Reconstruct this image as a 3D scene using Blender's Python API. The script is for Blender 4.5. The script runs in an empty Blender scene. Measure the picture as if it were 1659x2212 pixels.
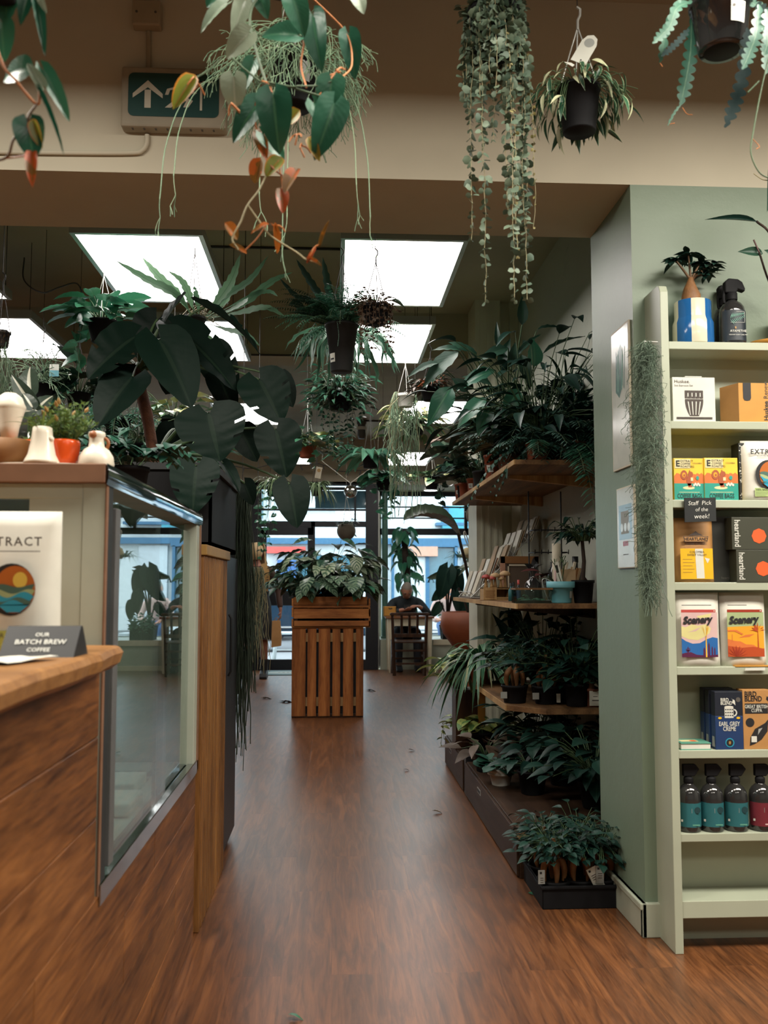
import bpy, math, random
import numpy as np
from mathutils import Matrix, Vector
rnd = random.Random(11)
PI = math.pi
SC = bpy.context.scene
COL = SC.collection
# ---------------------------------------------------------------- camera model (1659 x 2212)
F_PX, CAM_H = 2000.0, 1.2
YAW, PITCH = math.atan(109.5/2000), math.atan(157/2000)
_R = np.array((Matrix.Rotation(-YAW, 3, 'Z') @ Matrix.Rotation(PI/2+PITCH, 3, 'X')))
CAM = np.array((0, 0, CAM_H))
def _ray(px, py): return _R @ np.array(((px-829.5)/F_PX, (1106-py)/F_PX, -1.0))
def P(px, py, Y):            # the point at depth Y along the room
    d = _ray(px, py); return CAM + d*(Y/d[1])
def G(px, py, z=0.0):        # the point at height z
    d = _ray(px, py); return CAM + d*((z-CAM_H)/d[2])
def XP(px, py, x):           # the point on the plane x
    d = _ray(px, py); return CAM + d*(x/d[0])
def V3(*a): return np.array(a, float)
def nrm(v):
    v = np.asarray(v, float); n = np.linalg.norm(v); return v/n if n > 1e-9 else v
# ---------------------------------------------------------------- mesh builder
class MB:
    def __init__(s): s.c = []; s.n = 0; s.mats = []
    def mi(s, m):
        if m not in s.mats: s.mats.append(m)
        return s.mats.index(m)
    def add(s, V, F, m, uv=None, smooth=False):
        V = np.asarray(V, float).reshape(-1, 3)
        if len(V) == 0: return s
        groups = {}
        if isinstance(F, np.ndarray): groups[F.shape[1]] = F
        else:
            for f in F: groups.setdefault(len(f), []).append(f)
        if uv is None: uv = np.zeros((len(V), 2))
        s.c.append((V, {k: np.asarray(g, int)+s.n for k, g in groups.items()}, s.mi(m), np.asarray(uv, float), smooth))
        s.n += len(V); return s
    def arrays(s):
        return s.c
    def xf(s, M, start=0):
        M = np.array(M)
        s.c[start:] = [(v @ M[:3, :3].T + M[:3, 3], f, m, uv, sm) for v, f, m, uv, sm in s.c[start:]]
        return s
    def build(s, name):
        me = bpy.data.meshes.new(name)
        V = np.concatenate([c[0] for c in s.c]) if s.c else np.zeros((0, 3))
        UV = np.concatenate([c[3] for c in s.c]) if s.c else np.zeros((0, 2))
        li, ls, lt, pm, sm = [], [], [], [], []
        off = 0
        for v, gs, m, uv, smo in s.c:
            for k, a in gs.items():
                n = len(a)
                li.append(a.ravel()); ls.append(off+np.arange(n)*k); lt.append(np.full(n, k)); off += n*k
                pm.append(np.full(n, m)); sm.append(np.full(n, smo))
        li = np.concatenate(li); ls = np.concatenate(ls); lt = np.concatenate(lt)
        me.vertices.add(len(V)); me.vertices.foreach_set('co', V.ravel())
        me.loops.add(len(li)); me.loops.foreach_set('vertex_index', li)
        me.polygons.add(len(ls)); me.polygons.foreach_set('loop_start', ls)
        try: me.polygons.foreach_set('loop_total', lt)
        except Exception: pass
        me.polygons.foreach_set('material_index', np.concatenate(pm))
        me.polygons.foreach_set('use_smooth', np.concatenate(sm))
        u = me.uv_layers.new(name='UVMap'); u.data.foreach_set('uv', UV[li].ravel())
        for m in s.mats: me.materials.append(MAT[m])
        me.update(calc_edges=True); me.validate()
        return me
MAT = {}
_BOXF = np.array([[0,3,2,1],[4,5,6,7],[0,1,5,4],[1,2,6,5],[2,3,7,6],[3,0,4,7]])
def box(b, x0, x1, y0, y1, z0, z1, m):
    V = [(x0,y0,z0),(x1,y0,z0),(x1,y1,z0),(x0,y1,z0),(x0,y0,z1),(x1,y0,z1),(x1,y1,z1),(x0,y1,z1)]
    U = [((v[0]),(v[2])) for v in V]
    return b.add(V, _BOXF, m, U)
def cbox(b, c, s, m): return box(b, c[0]-s[0]/2, c[0]+s[0]/2, c[1]-s[1]/2, c[1]+s[1]/2, c[2]-s[2]/2, c[2]+s[2]/2, m)
def beam(b, p, q, w, h, m, up=(0,0,1)):       # a bar of section w x h from p to q
    p, q = np.asarray(p, float), np.asarray(q, float); d = nrm(q-p)
    s = np.cross(d, up); s = nrm(s) if np.linalg.norm(s) > 1e-6 else V3(1,0,0)
    u = np.cross(s, d); V = []
    for e in (p, q):
        for a, c in ((-1,-1),(1,-1),(1,1),(-1,1)): V.append(e+s*a*w/2+u*c*h/2)
    return b.add(V, _BOXF, m)
def frames(pts):
    pts = np.asarray(pts, float); n = len(pts)
    T = np.gradient(pts, axis=0) if n > 1 else np.array([[0,0,1.]])
    T = T/np.maximum(np.linalg.norm(T, axis=1, keepdims=True), 1e-9)
    r = V3(0,0,1) if abs(T[0][2]) < .9 else V3(1,0,0)
    S = np.zeros((n,3)); U = np.zeros((n,3)); u = nrm(r-T[0]*np.dot(r,T[0]))
    for i in range(n):
        u = nrm(u-T[i]*np.dot(u,T[i])); U[i] = u; S[i] = np.cross(T[i], u)
    return pts, T, S, U
def tube(b, pts, r, m, n=6, cap=True, smooth=True):
    pts, T, S, U = frames(pts); k = len(pts)
    r = np.broadcast_to(np.asarray(r, float), (k,))
    a = np.arange(n)*2*PI/n
    V = pts[:,None,:]+r[:,None,None]*(np.cos(a)[None,:,None]*S[:,None,:]+np.sin(a)[None,:,None]*U[:,None,:])
    i = np.arange(k-1)[:,None]*n; j = np.arange(n)[None,:]; j2 = (j+1)%n
    F = np.stack([i+j, i+j2, i+n+j2, i+n+j], -1).reshape(-1,4)
    uv = np.stack([np.broadcast_to(j/n,(k,n)), np.broadcast_to(np.linspace(0,1,k)[:,None],(k,n))],-1).reshape(-1,2)
    b.add(V.reshape(-1,3), F, m, uv, smooth)
    if cap and n >= 3:
        for e in (0, k-1):
            c = V[e]; f = list(range(n)) if e else list(range(n))[::-1]
            b.add(c, [f], m)
    return b
def lathe(b, prof, m, n=24, c=(0,0,0), smooth=True, a0=0, a1=2*PI, M=None):
    prof = np.asarray(prof, float); k = len(prof); full = abs(a1-a0-2*PI) < 1e-6
    a = a0+np.arange(n if full else n+1)*(a1-a0)/n; na = len(a)
    V = np.stack([prof[:,None,0]*np.cos(a), prof[:,None,0]*np.sin(a), np.broadcast_to(prof[:,None,1],(k,na))],-1).reshape(-1,3)
    i = np.arange(k-1)[:,None]*na; j = np.arange(n)[None,:]; j2 = (j+1)%na
    F = np.stack([i+j, i+j2, i+na+j2, i+na+j], -1).reshape(-1,4)
    uv = np.stack([np.broadcast_to(a/(2*PI),(k,na)), np.broadcast_to(np.linspace(0,1,k)[:,None],(k,na))],-1).reshape(-1,2)
    V = V+np.asarray(c, float)
    if M is not None: V = V@np.array(M)[:3,:3].T+np.array(M)[:3,3]
    return b.add(V, F, m, uv, smooth)
def prism(b, poly, axis, a0, a1, m):         # extrude a 2-D outline along an axis (0 x, 1 y, 2 z)
    n = len(poly); V = []
    for a in (a0, a1):
        for p, q in poly:
            V.append({0:(a,p,q), 1:(p,a,q), 2:(p,q,a)}[axis])
    F = [list(range(n))[::-1], [n+i for i in range(n)]]+[[i,(i+1)%n,n+(i+1)%n,n+i] for i in range(n)]
    U = [(p,q) for p,q in poly]*2
    return b.add(V, F, m, U)
def flat(b, poly, M, m, z=0.0):
    V = np.array([(p,q,z) for p,q in poly]); M = np.array(M)
    uv = V[:,:2].copy()
    return b.add(V@M[:3,:3].T+M[:3,3], [list(range(len(poly)))], m, uv)
def rect(x0,x1,y0,y1): return [(x0,y0),(x1,y0),(x1,y1),(x0,y1)]
def circ(cx,cy,r,n=20,ry=None): return [(cx+r*math.cos(2*PI*i/n), cy+(ry or r)*math.sin(2*PI*i/n)) for i in range(n)]
_TX = {}
def text(b, s, M, size, m, z=0.0, align='CENTER', bold=0.0, shear=0.0, sx=1.0, space=1.0):
    key = (s, align, bold, shear, space)
    if key not in _TX:
        cu = bpy.data.curves.new('lettering', 'FONT'); cu.body = s; cu.align_x = align; cu.align_y = 'CENTER'
        cu.size = 1; cu.offset = bold; cu.shear = shear; cu.resolution_u = 2; cu.space_character = space
        o = bpy.data.objects.new('lettering', cu); COL.objects.link(o)
        dg = bpy.context.evaluated_depsgraph_get(); me = bpy.data.meshes.new_from_object(o.evaluated_get(dg))
        me.calc_loop_triangles()
        V = np.zeros(len(me.vertices)*3); me.vertices.foreach_get('co', V)
        T = np.zeros(len(me.loop_triangles)*3, int); me.loop_triangles.foreach_get('vertices', T)
        _TX[key] = (V.reshape(-1,3), T.reshape(-1,3))
        bpy.data.objects.remove(o); bpy.data.curves.remove(cu); bpy.data.meshes.remove(me)
    V, T = _TX[key]
    if len(V) == 0: return b
    V = V*np.array((size*sx, size, 0))+np.array((0,0,z)); M = np.array(M)
    return b.add(V@M[:3,:3].T+M[:3,3], T, m)
def face_M(o, x, y):          # a frame on a surface: origin, right, up
    x, y = nrm(x), nrm(y); z = np.cross(x, y); M = np.eye(4)
    M[:3,0], M[:3,1], M[:3,2], M[:3,3] = x, y, z, o; return M
# ---------------------------------------------------------------- objects
def part(name, b, parent=None, bevel=0, label=None, seg=2):
    o = bpy.data.objects.new(name, b.build(name)); COL.objects.link(o)
    if parent is not None: o.parent = parent
    if bevel:
        md = o.modifiers.new('bevel', 'BEVEL'); md.width = bevel; md.segments = seg; md.limit_method = 'ANGLE'; md.angle_limit = math.radians(40)
    if label: o['label'] = label
    return o
def thing(name, label, cat, loc=(0,0,0), rz=0, group=None):
    o = bpy.data.objects.new(name, None); COL.objects.link(o); o.empty_display_size = .05
    o.location = Vector([float(x) for x in loc]); o.rotation_euler = (0,0,rz); tag(o, label, cat, group); return o
def tag(o, label, cat, group=None):
    o['label'] = label; o['category'] = cat
    if group: o['group'] = group
    return o
def single(name, b, label, cat, group=None, bevel=0, loc=None, rz=0):
    o = part(name, b, None, bevel); tag(o, label, cat, group)
    if loc is not None: o.location = Vector([float(x) for x in loc])
    o.rotation_euler = (0,0,rz); return o
def struct(name, b, bevel=0):
    o = part(name, b, None, bevel); o['kind'] = 'structure'; return o
def dup(r, loc=None, rz=None, label=None, scale=None):
    c = r.copy(); COL.objects.link(c)
    if loc is not None: c.location = Vector([float(x) for x in loc])
    if rz is not None: c.rotation_euler = (0,0,rz)
    if scale is not None: c.scale = (scale,)*3
    if label: c['label'] = label
    for ch in [o for o in bpy.data.objects if o.parent == r]:
        d = ch.copy(); COL.objects.link(d); d.parent = c
        for g in [o for o in bpy.data.objects if o.parent == ch]:
            e = g.copy(); COL.objects.link(e); e.parent = d
    return c
# ---------------------------------------------------------------- leaves
def leaf_tpl(prof, lobe=0.0, nl=8, nw=3, droop=.35, fold=.15, wave=0.0, cup=0.0, holes=0.0, wn=5):
    """unit leaf: grows along +Y from the origin, blade faces +Z; prof(t) = half width"""
    V, UV = [], []; W = 2*nw+1
    for i in range(nl+1):
        t = i/nl; w = max(prof(t), .004)
        for j in range(-nw, nw+1):
            s = j/nw
            y = t-lobe*abs(s)**1.6*(1-t)**2.2
            x = s*w
            z = -droop*t*t+fold*abs(s)*w*2-cup*(s*s)*w+wave*math.sin(t*wn*2*PI+(1.3 if j>0 else 0))*abs(s)
            V.append((x, y, z)); UV.append((s*.5+.5, t))
    F = []
    for i in range(nl):
        for j in range(2*nw):
            if holes and abs(j+.5-nw) > nw*(.62 if j < nw else .7) and (i+(j>nw)) % 5 == 2 and .3 < i/nl < .8: continue
            a = i*W+j; F.append((a, a+1, a+W+1, a+W))
    return np.array(V), np.array(F), np.array(UV)
def pr_oval(w, p=.45): return lambda t: w*.5*(math.sin(PI*min(1,max(0,t))**(p*2 if p<.5 else 1))**.8)
def pr_heart(w): return lambda t: w*.5*(max(0,1-((.28-t)/.285)**2.6)**.5 if t < .28 else max(0, math.cos((t-.28)/.72*PI/2))**.75)
def pr_strap(w): return lambda t: w*.5*min(1, .35+t*5)*(1-max(0,(t-.35)/.65)**2.2)
def pr_lance(w): return lambda t: w*.5*(math.sin(PI*t**.75))
def pr_round(w): return lambda t: w*.5*math.sqrt(max(0, 1-(2*t-1)**2))
T_HEART = leaf_tpl(pr_heart(.90), .20, 12, 4, .28, .14, .012)
T_HEART2 = leaf_tpl(pr_heart(.82), .20, 7, 2, .4, .14)
T_MONST = leaf_tpl(pr_heart(1.02), .24, 20, 6, .22, .10, .012, 0, 1)
T_MONST0 = leaf_tpl(pr_heart(1.0), .24, 12, 4, .22, .10, .01)
T_EGG = leaf_tpl(lambda t: .36*max(0,math.sin(PI*t**.72))**.6, .10, 8, 3, .15, .25)
T_OVAL = leaf_tpl(pr_lance(.55), 0, 6, 2, .3, .12)
T_OVALB = leaf_tpl(pr_lance(.50), 0, 9, 3, .35, .14, .02)
T_LANCE = leaf_tpl(pr_lance(.26), 0, 6, 1, .35, .2)
T_LANCE2 = leaf_tpl(pr_lance(.34), 0, 8, 2, .45, .2)
T_ROUND = leaf_tpl(pr_round(.9), 0, 4, 1, .1, .12)
T_TINY = leaf_tpl(pr_round(.8), 0, 2, 1, .1, .2)
T_CAL = leaf_tpl(pr_lance(.62), .05, 8, 3, .4, .14, .02)
T_PINNA = leaf_tpl(pr_lance(.3), 0, 2, 1, .2, .1)
T_FIDDLE = leaf_tpl(pr_lance(.45), 0, 8, 2, .15, .25)
def leaf_mat(base, direc, up, L, wf=1.0):
    y = nrm(direc); x = np.cross(y, nrm(up)); x = nrm(x) if np.linalg.norm(x) > 1e-4 else nrm(np.cross(y, V3(1,.2,.3)))
    z = np.cross(x, y); M = np.eye(4)
    M[:3,0], M[:3,1], M[:3,2], M[:3,3] = x*L*wf, y*L, z*L, base; return M
def scatter(b, tpl, Ms, m, smooth=True):
    if len(Ms) == 0: return b
    V, F, UV = tpl; Ms = np.asarray(Ms); n = len(Ms); k = len(V)
    W = np.einsum('nij,kj->nki', Ms[:,:3,:3], V)+Ms[:,None,:3,3]
    FF = (F[None]+np.arange(n)[:,None,None]*k).reshape(-1, F.shape[1])
    return b.add(W.reshape(-1,3), FF, m, np.tile(UV,(n,1)), smooth)
def bez(p0, p1, p2, n=8):
    t = np.linspace(0,1,n)[:,None]; p0,p1,p2 = (np.asarray(p,float) for p in (p0,p1,p2))
    return (1-t)**2*p0+2*t*(1-t)*p1+t*t*p2
def spline(pts, n=6):
    pts = np.asarray(pts, float); k = len(pts); out = []
    q = np.vstack([2*pts[0]-pts[1], pts, 2*pts[-1]-pts[-2]])
    for i in range(k-1):
        a,b_,c,d = q[i:i+4]
        for t in np.linspace(0,1,n,endpoint=False):
            out.append(.5*((2*b_)+(c-a)*t+(2*a-5*b_+4*c-d)*t*t+(-a+3*b_-3*c+d)*t**3))
    out.append(pts[-1]); return np.array(out)
def ru(a, b): return rnd.uniform(a, b)
def rdir(z0=-.2, z1=.6):
    a = ru(0, 2*PI); z = ru(z0, z1); r = math.sqrt(max(0,1-z*z)); return V3(r*math.cos(a), r*math.sin(a), z)
# ---- plant habits: each returns a mesh holding the foliage of one plant
def rosette(n, L, tpl, m, stem_m='stem', stem=(.3,.9), up=(.2,1.0), wf=1.0, r0=.02, sr=.0022, asym=None, tilt=.5, z0=0.0):
    """leaves on petioles that rise and arch away from the crown"""
    b = MB(); Ms = []
    for i in range(n):
        a = i*2.39996+ru(-.4,.4); e = ru(*up)
        h = V3(math.cos(a), math.sin(a), 0); d = nrm(h*math.cos(e)+V3(0,0,math.sin(e)))
        l = L*ru(.7,1.15); s = l*ru(*stem)
        if asym is not None and np.dot(h, asym) < 0: s *= .6
        p0 = h*r0*ru(.2,1)+V3(0,0,z0); p2 = p0+d*s+h*s*.15; p1 = p0+V3(0,0,s*.55)+h*s*.15
        if stem_m and s > .01: tube(b, bez(p0,p1,p2,5), [sr*1.3,sr*1.2,sr,sr,sr*.8], stem_m, 4, False)
        ld = nrm(h*ru(.7,1)+V3(0,0,ru(-.5,.5)*tilt+(.5-tilt)*.6)+.25*rdir())
        Ms.append(leaf_mat(p2, ld, V3(0,0,1)+.35*rdir(), l, wf*ru(.85,1.15)))
    return scatter(b, tpl, Ms, m)
def ribbon(b, pts, w, m, up=None, fold=.25, wavy=0.0, wn=8):
    """a strap leaf along a curve, w = width per point"""
    pts, T, S, U = frames(pts); k = len(pts); w = np.broadcast_to(np.asarray(w,float),(k,))
    if up is not None:
        S = np.cross(T, np.asarray(up,float)); S /= np.maximum(np.linalg.norm(S,axis=1,keepdims=True),1e-6); U = np.cross(S, T)
    t = np.linspace(0,1,k)
    wl = w*(1+wavy*np.sin(t*wn*2*PI)); wr = w*(1+wavy*np.sin(t*wn*2*PI+PI*.7))
    L = pts-S*wl[:,None]/2+U*(fold*w)[:,None]*.5; Rr = pts+S*wr[:,None]/2+U*(fold*w)[:,None]*.5
    V = np.stack([L, pts, Rr], 1).reshape(-1,3)
    uv = np.stack([np.tile([0,.5,1],(k,1)), np.repeat(t[:,None],3,1)], -1).reshape(-1,2)
    i = np.arange(k-1)[:,None]*3; F = np.concatenate([np.stack([i+0,i+1,i+4,i+3],-1), np.stack([i+1,i+2,i+5,i+4],-1)],1).reshape(-1,4)
    return b.add(V, F, m, uv, True)
def straps(n, L, w, m, up=(.5,1.3), droop=.9, r0=.02, z0=0.0, wavy=0.0, wn=8):
    b = MB()
    for i in range(n):
        a = i*2.39996+ru(-.3,.3); e = ru(*up); h = V3(math.cos(a),math.sin(a),0); l = L*ru(.6,1.1)
        d = h*math.cos(e)+V3(0,0,math.sin(e)); p0 = h*r0*ru(.2,1)+V3(0,0,z0)
        p1 = p0+d*l*.55; p2 = p1+h*l*.45*ru(.6,1)+V3(0,0,-l*droop*ru(.3,.9))+rdir()*l*.05
        pts = bez(p0,p1,p2,9); t = np.linspace(0,1,9)
        ribbon(b, pts, w*ru(.8,1.2)*np.minimum(1,.4+t*3)*(1.02-t**3), m, V3(0,0,1)+.3*rdir(), .25, wavy, wn)
    return b
def fern(n, L, m, pin=.045, up=(.3,1.2), droop=.7, r0=.02, z0=0.0, npin=16, stem_m='stem', dirs=None, tpl=None):
    b = MB(); Ms = []
    for i in range(n):
        a = i*2.39996+ru(-.3,.3); e = ru(*up); h = V3(math.cos(a),math.sin(a),0)
        if dirs is not None: h = nrm(dirs(i)); h[2] = 0
        l = L*ru(.65,1.1); d = h*math.cos(e)+V3(0,0,math.sin(e)); p0 = h*r0*ru(.2,1)+V3(0,0,z0)
        p1 = p0+d*l*.6; p2 = p1+h*l*.4+V3(0,0,-l*droop*ru(.3,1))
        pts = bez(p0,p1,p2,npin); tube(b, pts[::3], .0013, stem_m, 3, False)
        _,T,S,U = frames(pts)
        for k in range(2,npin):
            t = k/npin; pl = pin*(math.sin(PI*min(1,t*.86+.12))**.7)*ru(.85,1.1)
            s = nrm(np.cross(T[k], V3(0,0,1)+.1*rdir()))
            for q in (-1,1):
                Ms.append(leaf_mat(pts[k], nrm(s*q+T[k]*.35-V3(0,0,.2)), V3(0,0,1)+.3*rdir(), pl, 1.3))
    return scatter(b, tpl or T_PINNA, Ms, m)
def vines(starts, drop, m, leafL, tpl=T_ROUND, step=.03, stem_m='stem', sway=.04, lean=None, sr=.0012, density=1.0, pair=True, out=.05, upn=.4, wf=1.0):
    """trailing strands: from each start they arch out and fall, with leaves along them"""
    b = MB(); Ms = []
    for s in starts:
        p = np.asarray(s[:3], float).copy(); dl = (s[3] if len(s) > 3 else drop*ru(.5,1.1))
        h = nrm(V3(p[0],p[1],0)+1e-6) if lean is None else np.asarray(lean,float)
        pts = [p.copy()]; n = max(3,int(dl/step)); v = h*out
        for k in range(n):
            f = k/n; p = p+V3(0,0,-step*min(1,.25+f*6))+v*step*8*math.exp(-f*7)+V3(ru(-1,1),ru(-1,1),0)*sway*step*3
            pts.append(p.copy())
        tube(b, pts, sr, stem_m, 3, False)
        for k in range(len(pts)):
            if rnd.random() > density: continue
            a = ru(0,2*PI)
            for q in ((0,PI) if pair else (0,)):
                d = nrm(V3(math.cos(a+q),math.sin(a+q),ru(-.7,.3)))
                Ms.append(leaf_mat(pts[k], d, V3(0,0,1)*upn+rdir(), leafL*ru(.65,1.2)*(1 if k < len(pts)*.85 else .7), wf))
    return scatter(b, tpl, Ms, m)
def twigs(b, p, d, L, m, r=.0016, depth=4, nb=2, spread=.6, grav=.25, seg=3):
    """branching pencil stems that sag under their weight"""
    q = np.asarray(p,float); d = nrm(d); pts = [q]
    for k in range(seg):
        d = nrm(d+V3(0,0,-grav/seg)+.12*rdir(-1,1)); q = q+d*L/seg; pts.append(q)
    tube(b, pts, r, m, 3, False)
    if depth > 0:
        for i in range(nb):
            twigs(b, q, nrm(d+spread*rdir(-1,.6)), L*ru(.6,.9), m, r*.9, depth-1, nb if rnd.random() < .8 else 1, spread, grav, seg)
def pot_prof(rt, rb, h, lip=.006, th=.003):
    return [(0,0),(rb*.97,0),(rb,.004),(rt-.001,h-lip*2.2),(rt+lip*.5,h-lip*2.2),(rt+lip*.6,h),(rt-th,h),(rt-th-.002,h-.03),(rt*.6,h-.022),(0,h-.02)]
def pot(b, rt, rb, h, m, c=(0,0,0), n=24, lip=.006, soil='soil'):
    pr = pot_prof(rt, rb, h, lip)
    lathe(b, pr[:8], m, n, c); lathe(b, pr[7:], soil, n, c); return b
def merge(*mbs):
    o = MB()
    for mb in mbs:
        off = 0
        for v,g,mi,uv,s in mb.c:
            o.c.append((v,{k:f-off+o.n for k,f in g.items()},o.mi(mb.mats[mi]),uv,s)); o.n += len(v); off += len(v)
    return o
# ---------------------------------------------------------------- procedural materials
def _lin(c): 
    if isinstance(c, str):
        c = tuple(int(c[i:i+2],16)/255 for i in (0,2,4))
        return tuple((x/12.92 if x <= .04045 else ((x+.055)/1.055)**2.4) for x in c)
    return c
class NT:
    def __init__(s, name):
        s.m = bpy.data.materials.new(name); s.m.use_nodes = True; s.t = s.m.node_tree; s.t.nodes.clear()
        s.out = s.n('ShaderNodeOutputMaterial'); MAT[name] = s.m
    def n(s, k, **kw):
        x = s.t.nodes.new(k)
        for a, v in kw.items():
            if a.startswith('_'): setattr(x, a[1:], v)
            else: x.inputs[a.replace('_',' ')].default_value = v
        return x
    def l(s, a, b): s.t.links.new(a, b)
    def coord(s, kind='Object', scale=(1,1,1), rot=(0,0,0)):
        t = s.n('ShaderNodeTexCoord'); mp = s.n('ShaderNodeMapping'); mp.inputs['Scale'].default_value = scale; mp.inputs['Rotation'].default_value = rot
        s.l(t.outputs[kind], mp.inputs['Vector']); return mp.outputs[0]
    def noise(s, vec, scale=5, detail=4, rough=.55, dist=0):
        x = s.n('ShaderNodeTexNoise', Scale=scale, Detail=detail, Roughness=rough, Distortion=dist); s.l(vec, x.inputs['Vector']); return x.outputs['Fac']
    def ramp(s, fac, stops):
        x = s.n('ShaderNodeValToRGB'); e = x.color_ramp.elements
        while len(e) > 1: e.remove(e[-1])
        e[0].position = stops[0][0]; e[0].color = (*_lin(stops[0][1]),1)
        for p, c in stops[1:]:
            k = e.new(p); k.color = (*_lin(c),1)
        s.l(fac, x.inputs[0]); return x.outputs[0]
    def mix(s, fac, a, b, mode='MIX'):
        x = s.t.nodes.new('ShaderNodeMix'); x.data_type = 'RGBA'; x.blend_type = mode
        for k, v in ((0, fac), (6, a), (7, b)):
            if hasattr(v, 'links') or hasattr(v, 'is_linked'): s.l(v, x.inputs[k])
            elif k == 0: x.inputs[0].default_value = v
            else: x.inputs[k].default_value = (*_lin(v),1)
        return x.outputs[2]
    def math(s, op, a, b=0.0, c=0.0):
        x = s.t.nodes.new('ShaderNodeMath'); x.operation = op
        for i, v in enumerate((a,b,c)):
            if hasattr(v,'is_linked'): s.l(v, x.inputs[i])
            else: x.inputs[i].default_value = v
        return x.outputs[0]
    def bsdf(s, color=None, rough=.5, metal=0.0, spec=.5, bump=None, bd=.004, **kw):
        p = s.n('ShaderNodeBsdfPrincipled'); p.inputs['Metallic'].default_value = metal; p.inputs['Specular IOR Level'].default_value = spec
        if hasattr(rough,'is_linked'): s.l(rough, p.inputs['Roughness'])
        else: p.inputs['Roughness'].default_value = rough
        if hasattr(color,'is_linked'): s.l(color, p.inputs['Base Color'])
        elif color is not None: p.inputs['Base Color'].default_value = (*_lin(color),1)
        for k, v in kw.items(): p.inputs[k.replace('_',' ')].default_value = v
        if bump is not None:
            b = s.n('ShaderNodeBump', Strength=.6, Distance=bd); s.l(bump, b.inputs['Height']); s.l(b.outputs[0], p.inputs['Normal'])
        s.l(p.outputs[0], s.out.inputs[0]); s.p = p; return p
def plain(name, c, rough=.5, metal=0.0, spec=.5, var=.12, scale=9, bump=0.0, **kw):
    t = NT(name); v = t.coord(); f = t.noise(v, scale, 3)
    c = _lin(c); lo = tuple(x*(1-var) for x in c); hi = tuple(min(1,x*(1+var)) for x in c)
    col = t.ramp(f, ((.3,lo),(.7,hi)))
    t.bsdf(col, rough, metal, spec, t.noise(v, scale*6, 3) if bump else None, bump or .001, **kw); return t
def wood(name, c1, c2, c3, axis=1, scale=3.0, rough=.5, knots=True, stretch=14, spec=.35, coat=0.0):
    t = NT(name); sc = [stretch*.55]*3; sc[axis] = .75
    v = t.coord('Object', tuple(sc)); f = t.noise(v, scale, 8, .66, .9); fine = t.noise(t.coord('Object', tuple(x*4 for x in sc)), scale, 3)
    w = t.n('ShaderNodeTexWave', Scale=scale*.35, Distortion=7.0, Detail=3.0); w.bands_direction = 'XYZ'[(axis+1)%3] if False else 'X'
    sc2 = [2.6]*3; sc2[axis] = .35; t.l(t.coord('Object', tuple(sc2)), w.inputs['Vector'])
    mixf = t.math('ADD', t.math('MULTIPLY', f, .75), t.math('MULTIPLY', w.outputs['Fac'], .25))
    col = t.ramp(mixf, ((.28,c1),(.5,c2),(.72,c3)))
    g = t.n('ShaderNodeNewGeometry'); rv = t.math('MULTIPLY_ADD', g.outputs['Random Per Island'], .5, .72)
    hsv = t.n('ShaderNodeHueSaturation'); t.l(col, hsv.inputs['Color']); t.l(rv, hsv.inputs['Value'])
    col = t.mix(.25, hsv.outputs[0], t.ramp(fine, ((.35,c1),(.65,c3))))
    t.bsdf(col, rough, 0, spec, f, .002); t.p.inputs['Coat Weight'].default_value = coat; return t
def leafm(name, c1, c2, rib=None, rough=.42, stripes=None, edge=None, spec=.5, sss=0.0, under=None, ribw=.035, mottled=None, vn=.025):
    """leaf blade: colour differs leaf by leaf; UV runs across (x) and along (y) the blade"""
    t = NT(name); g = t.n('ShaderNodeNewGeometry'); uv = t.n('ShaderNodeTexCoord'); sp = t.n('ShaderNodeSeparateXYZ'); t.l(uv.outputs['UV'], sp.inputs[0])
    ax = t.math('ABSOLUTE', t.math('SUBTRACT', sp.outputs[0], .5))
    col = t.mix(g.outputs['Random Per Island'], c1, c2)
    nz = t.noise(t.coord(), 14, 3)
    if stripes:
        w = t.math('SINE', t.math('MULTIPLY', t.math('SUBTRACT', sp.outputs[1], t.math('MULTIPLY', ax, stripes[2] if len(stripes) > 2 else .7)), stripes[1]))
        col = t.mix(t.math('MULTIPLY', t.math('GREATER_THAN', w, .05), .85), col, stripes[0])
    if mottled: col = t.mix(t.math('GREATER_THAN', t.noise(t.coord('Object',(1,1,1)), mottled[1], 2), mottled[2]), col, mottled[0])
    if edge: col = t.mix(t.math('GREATER_THAN', ax, edge[1]), col, edge[0])
    if rib: col = t.mix(t.math('MULTIPLY', t.math('LESS_THAN', ax, ribw), .8), col, rib)
    if under: col = t.mix(g.outputs['Backfacing'], col, under)
    vein = t.math('SINE', t.math('MULTIPLY', t.math('SUBTRACT', sp.outputs[1], t.math('MULTIPLY', ax, .8)), 55))
    t.bsdf(col, rough, 0, spec, t.math('MULTIPLY_ADD', vein, vn, nz), .003)
    if sss:
        tr = t.n('ShaderNodeBsdfTranslucent'); t.l(col, tr.inputs[0]); mx = t.n('ShaderNodeMixShader'); mx.inputs[0].default_value = sss
        t.l(t.p.outputs[0], mx.inputs[1]); t.l(tr.outputs[0], mx.inputs[2]); t.l(mx.outputs[0], t.out.inputs[0])
    return t
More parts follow.
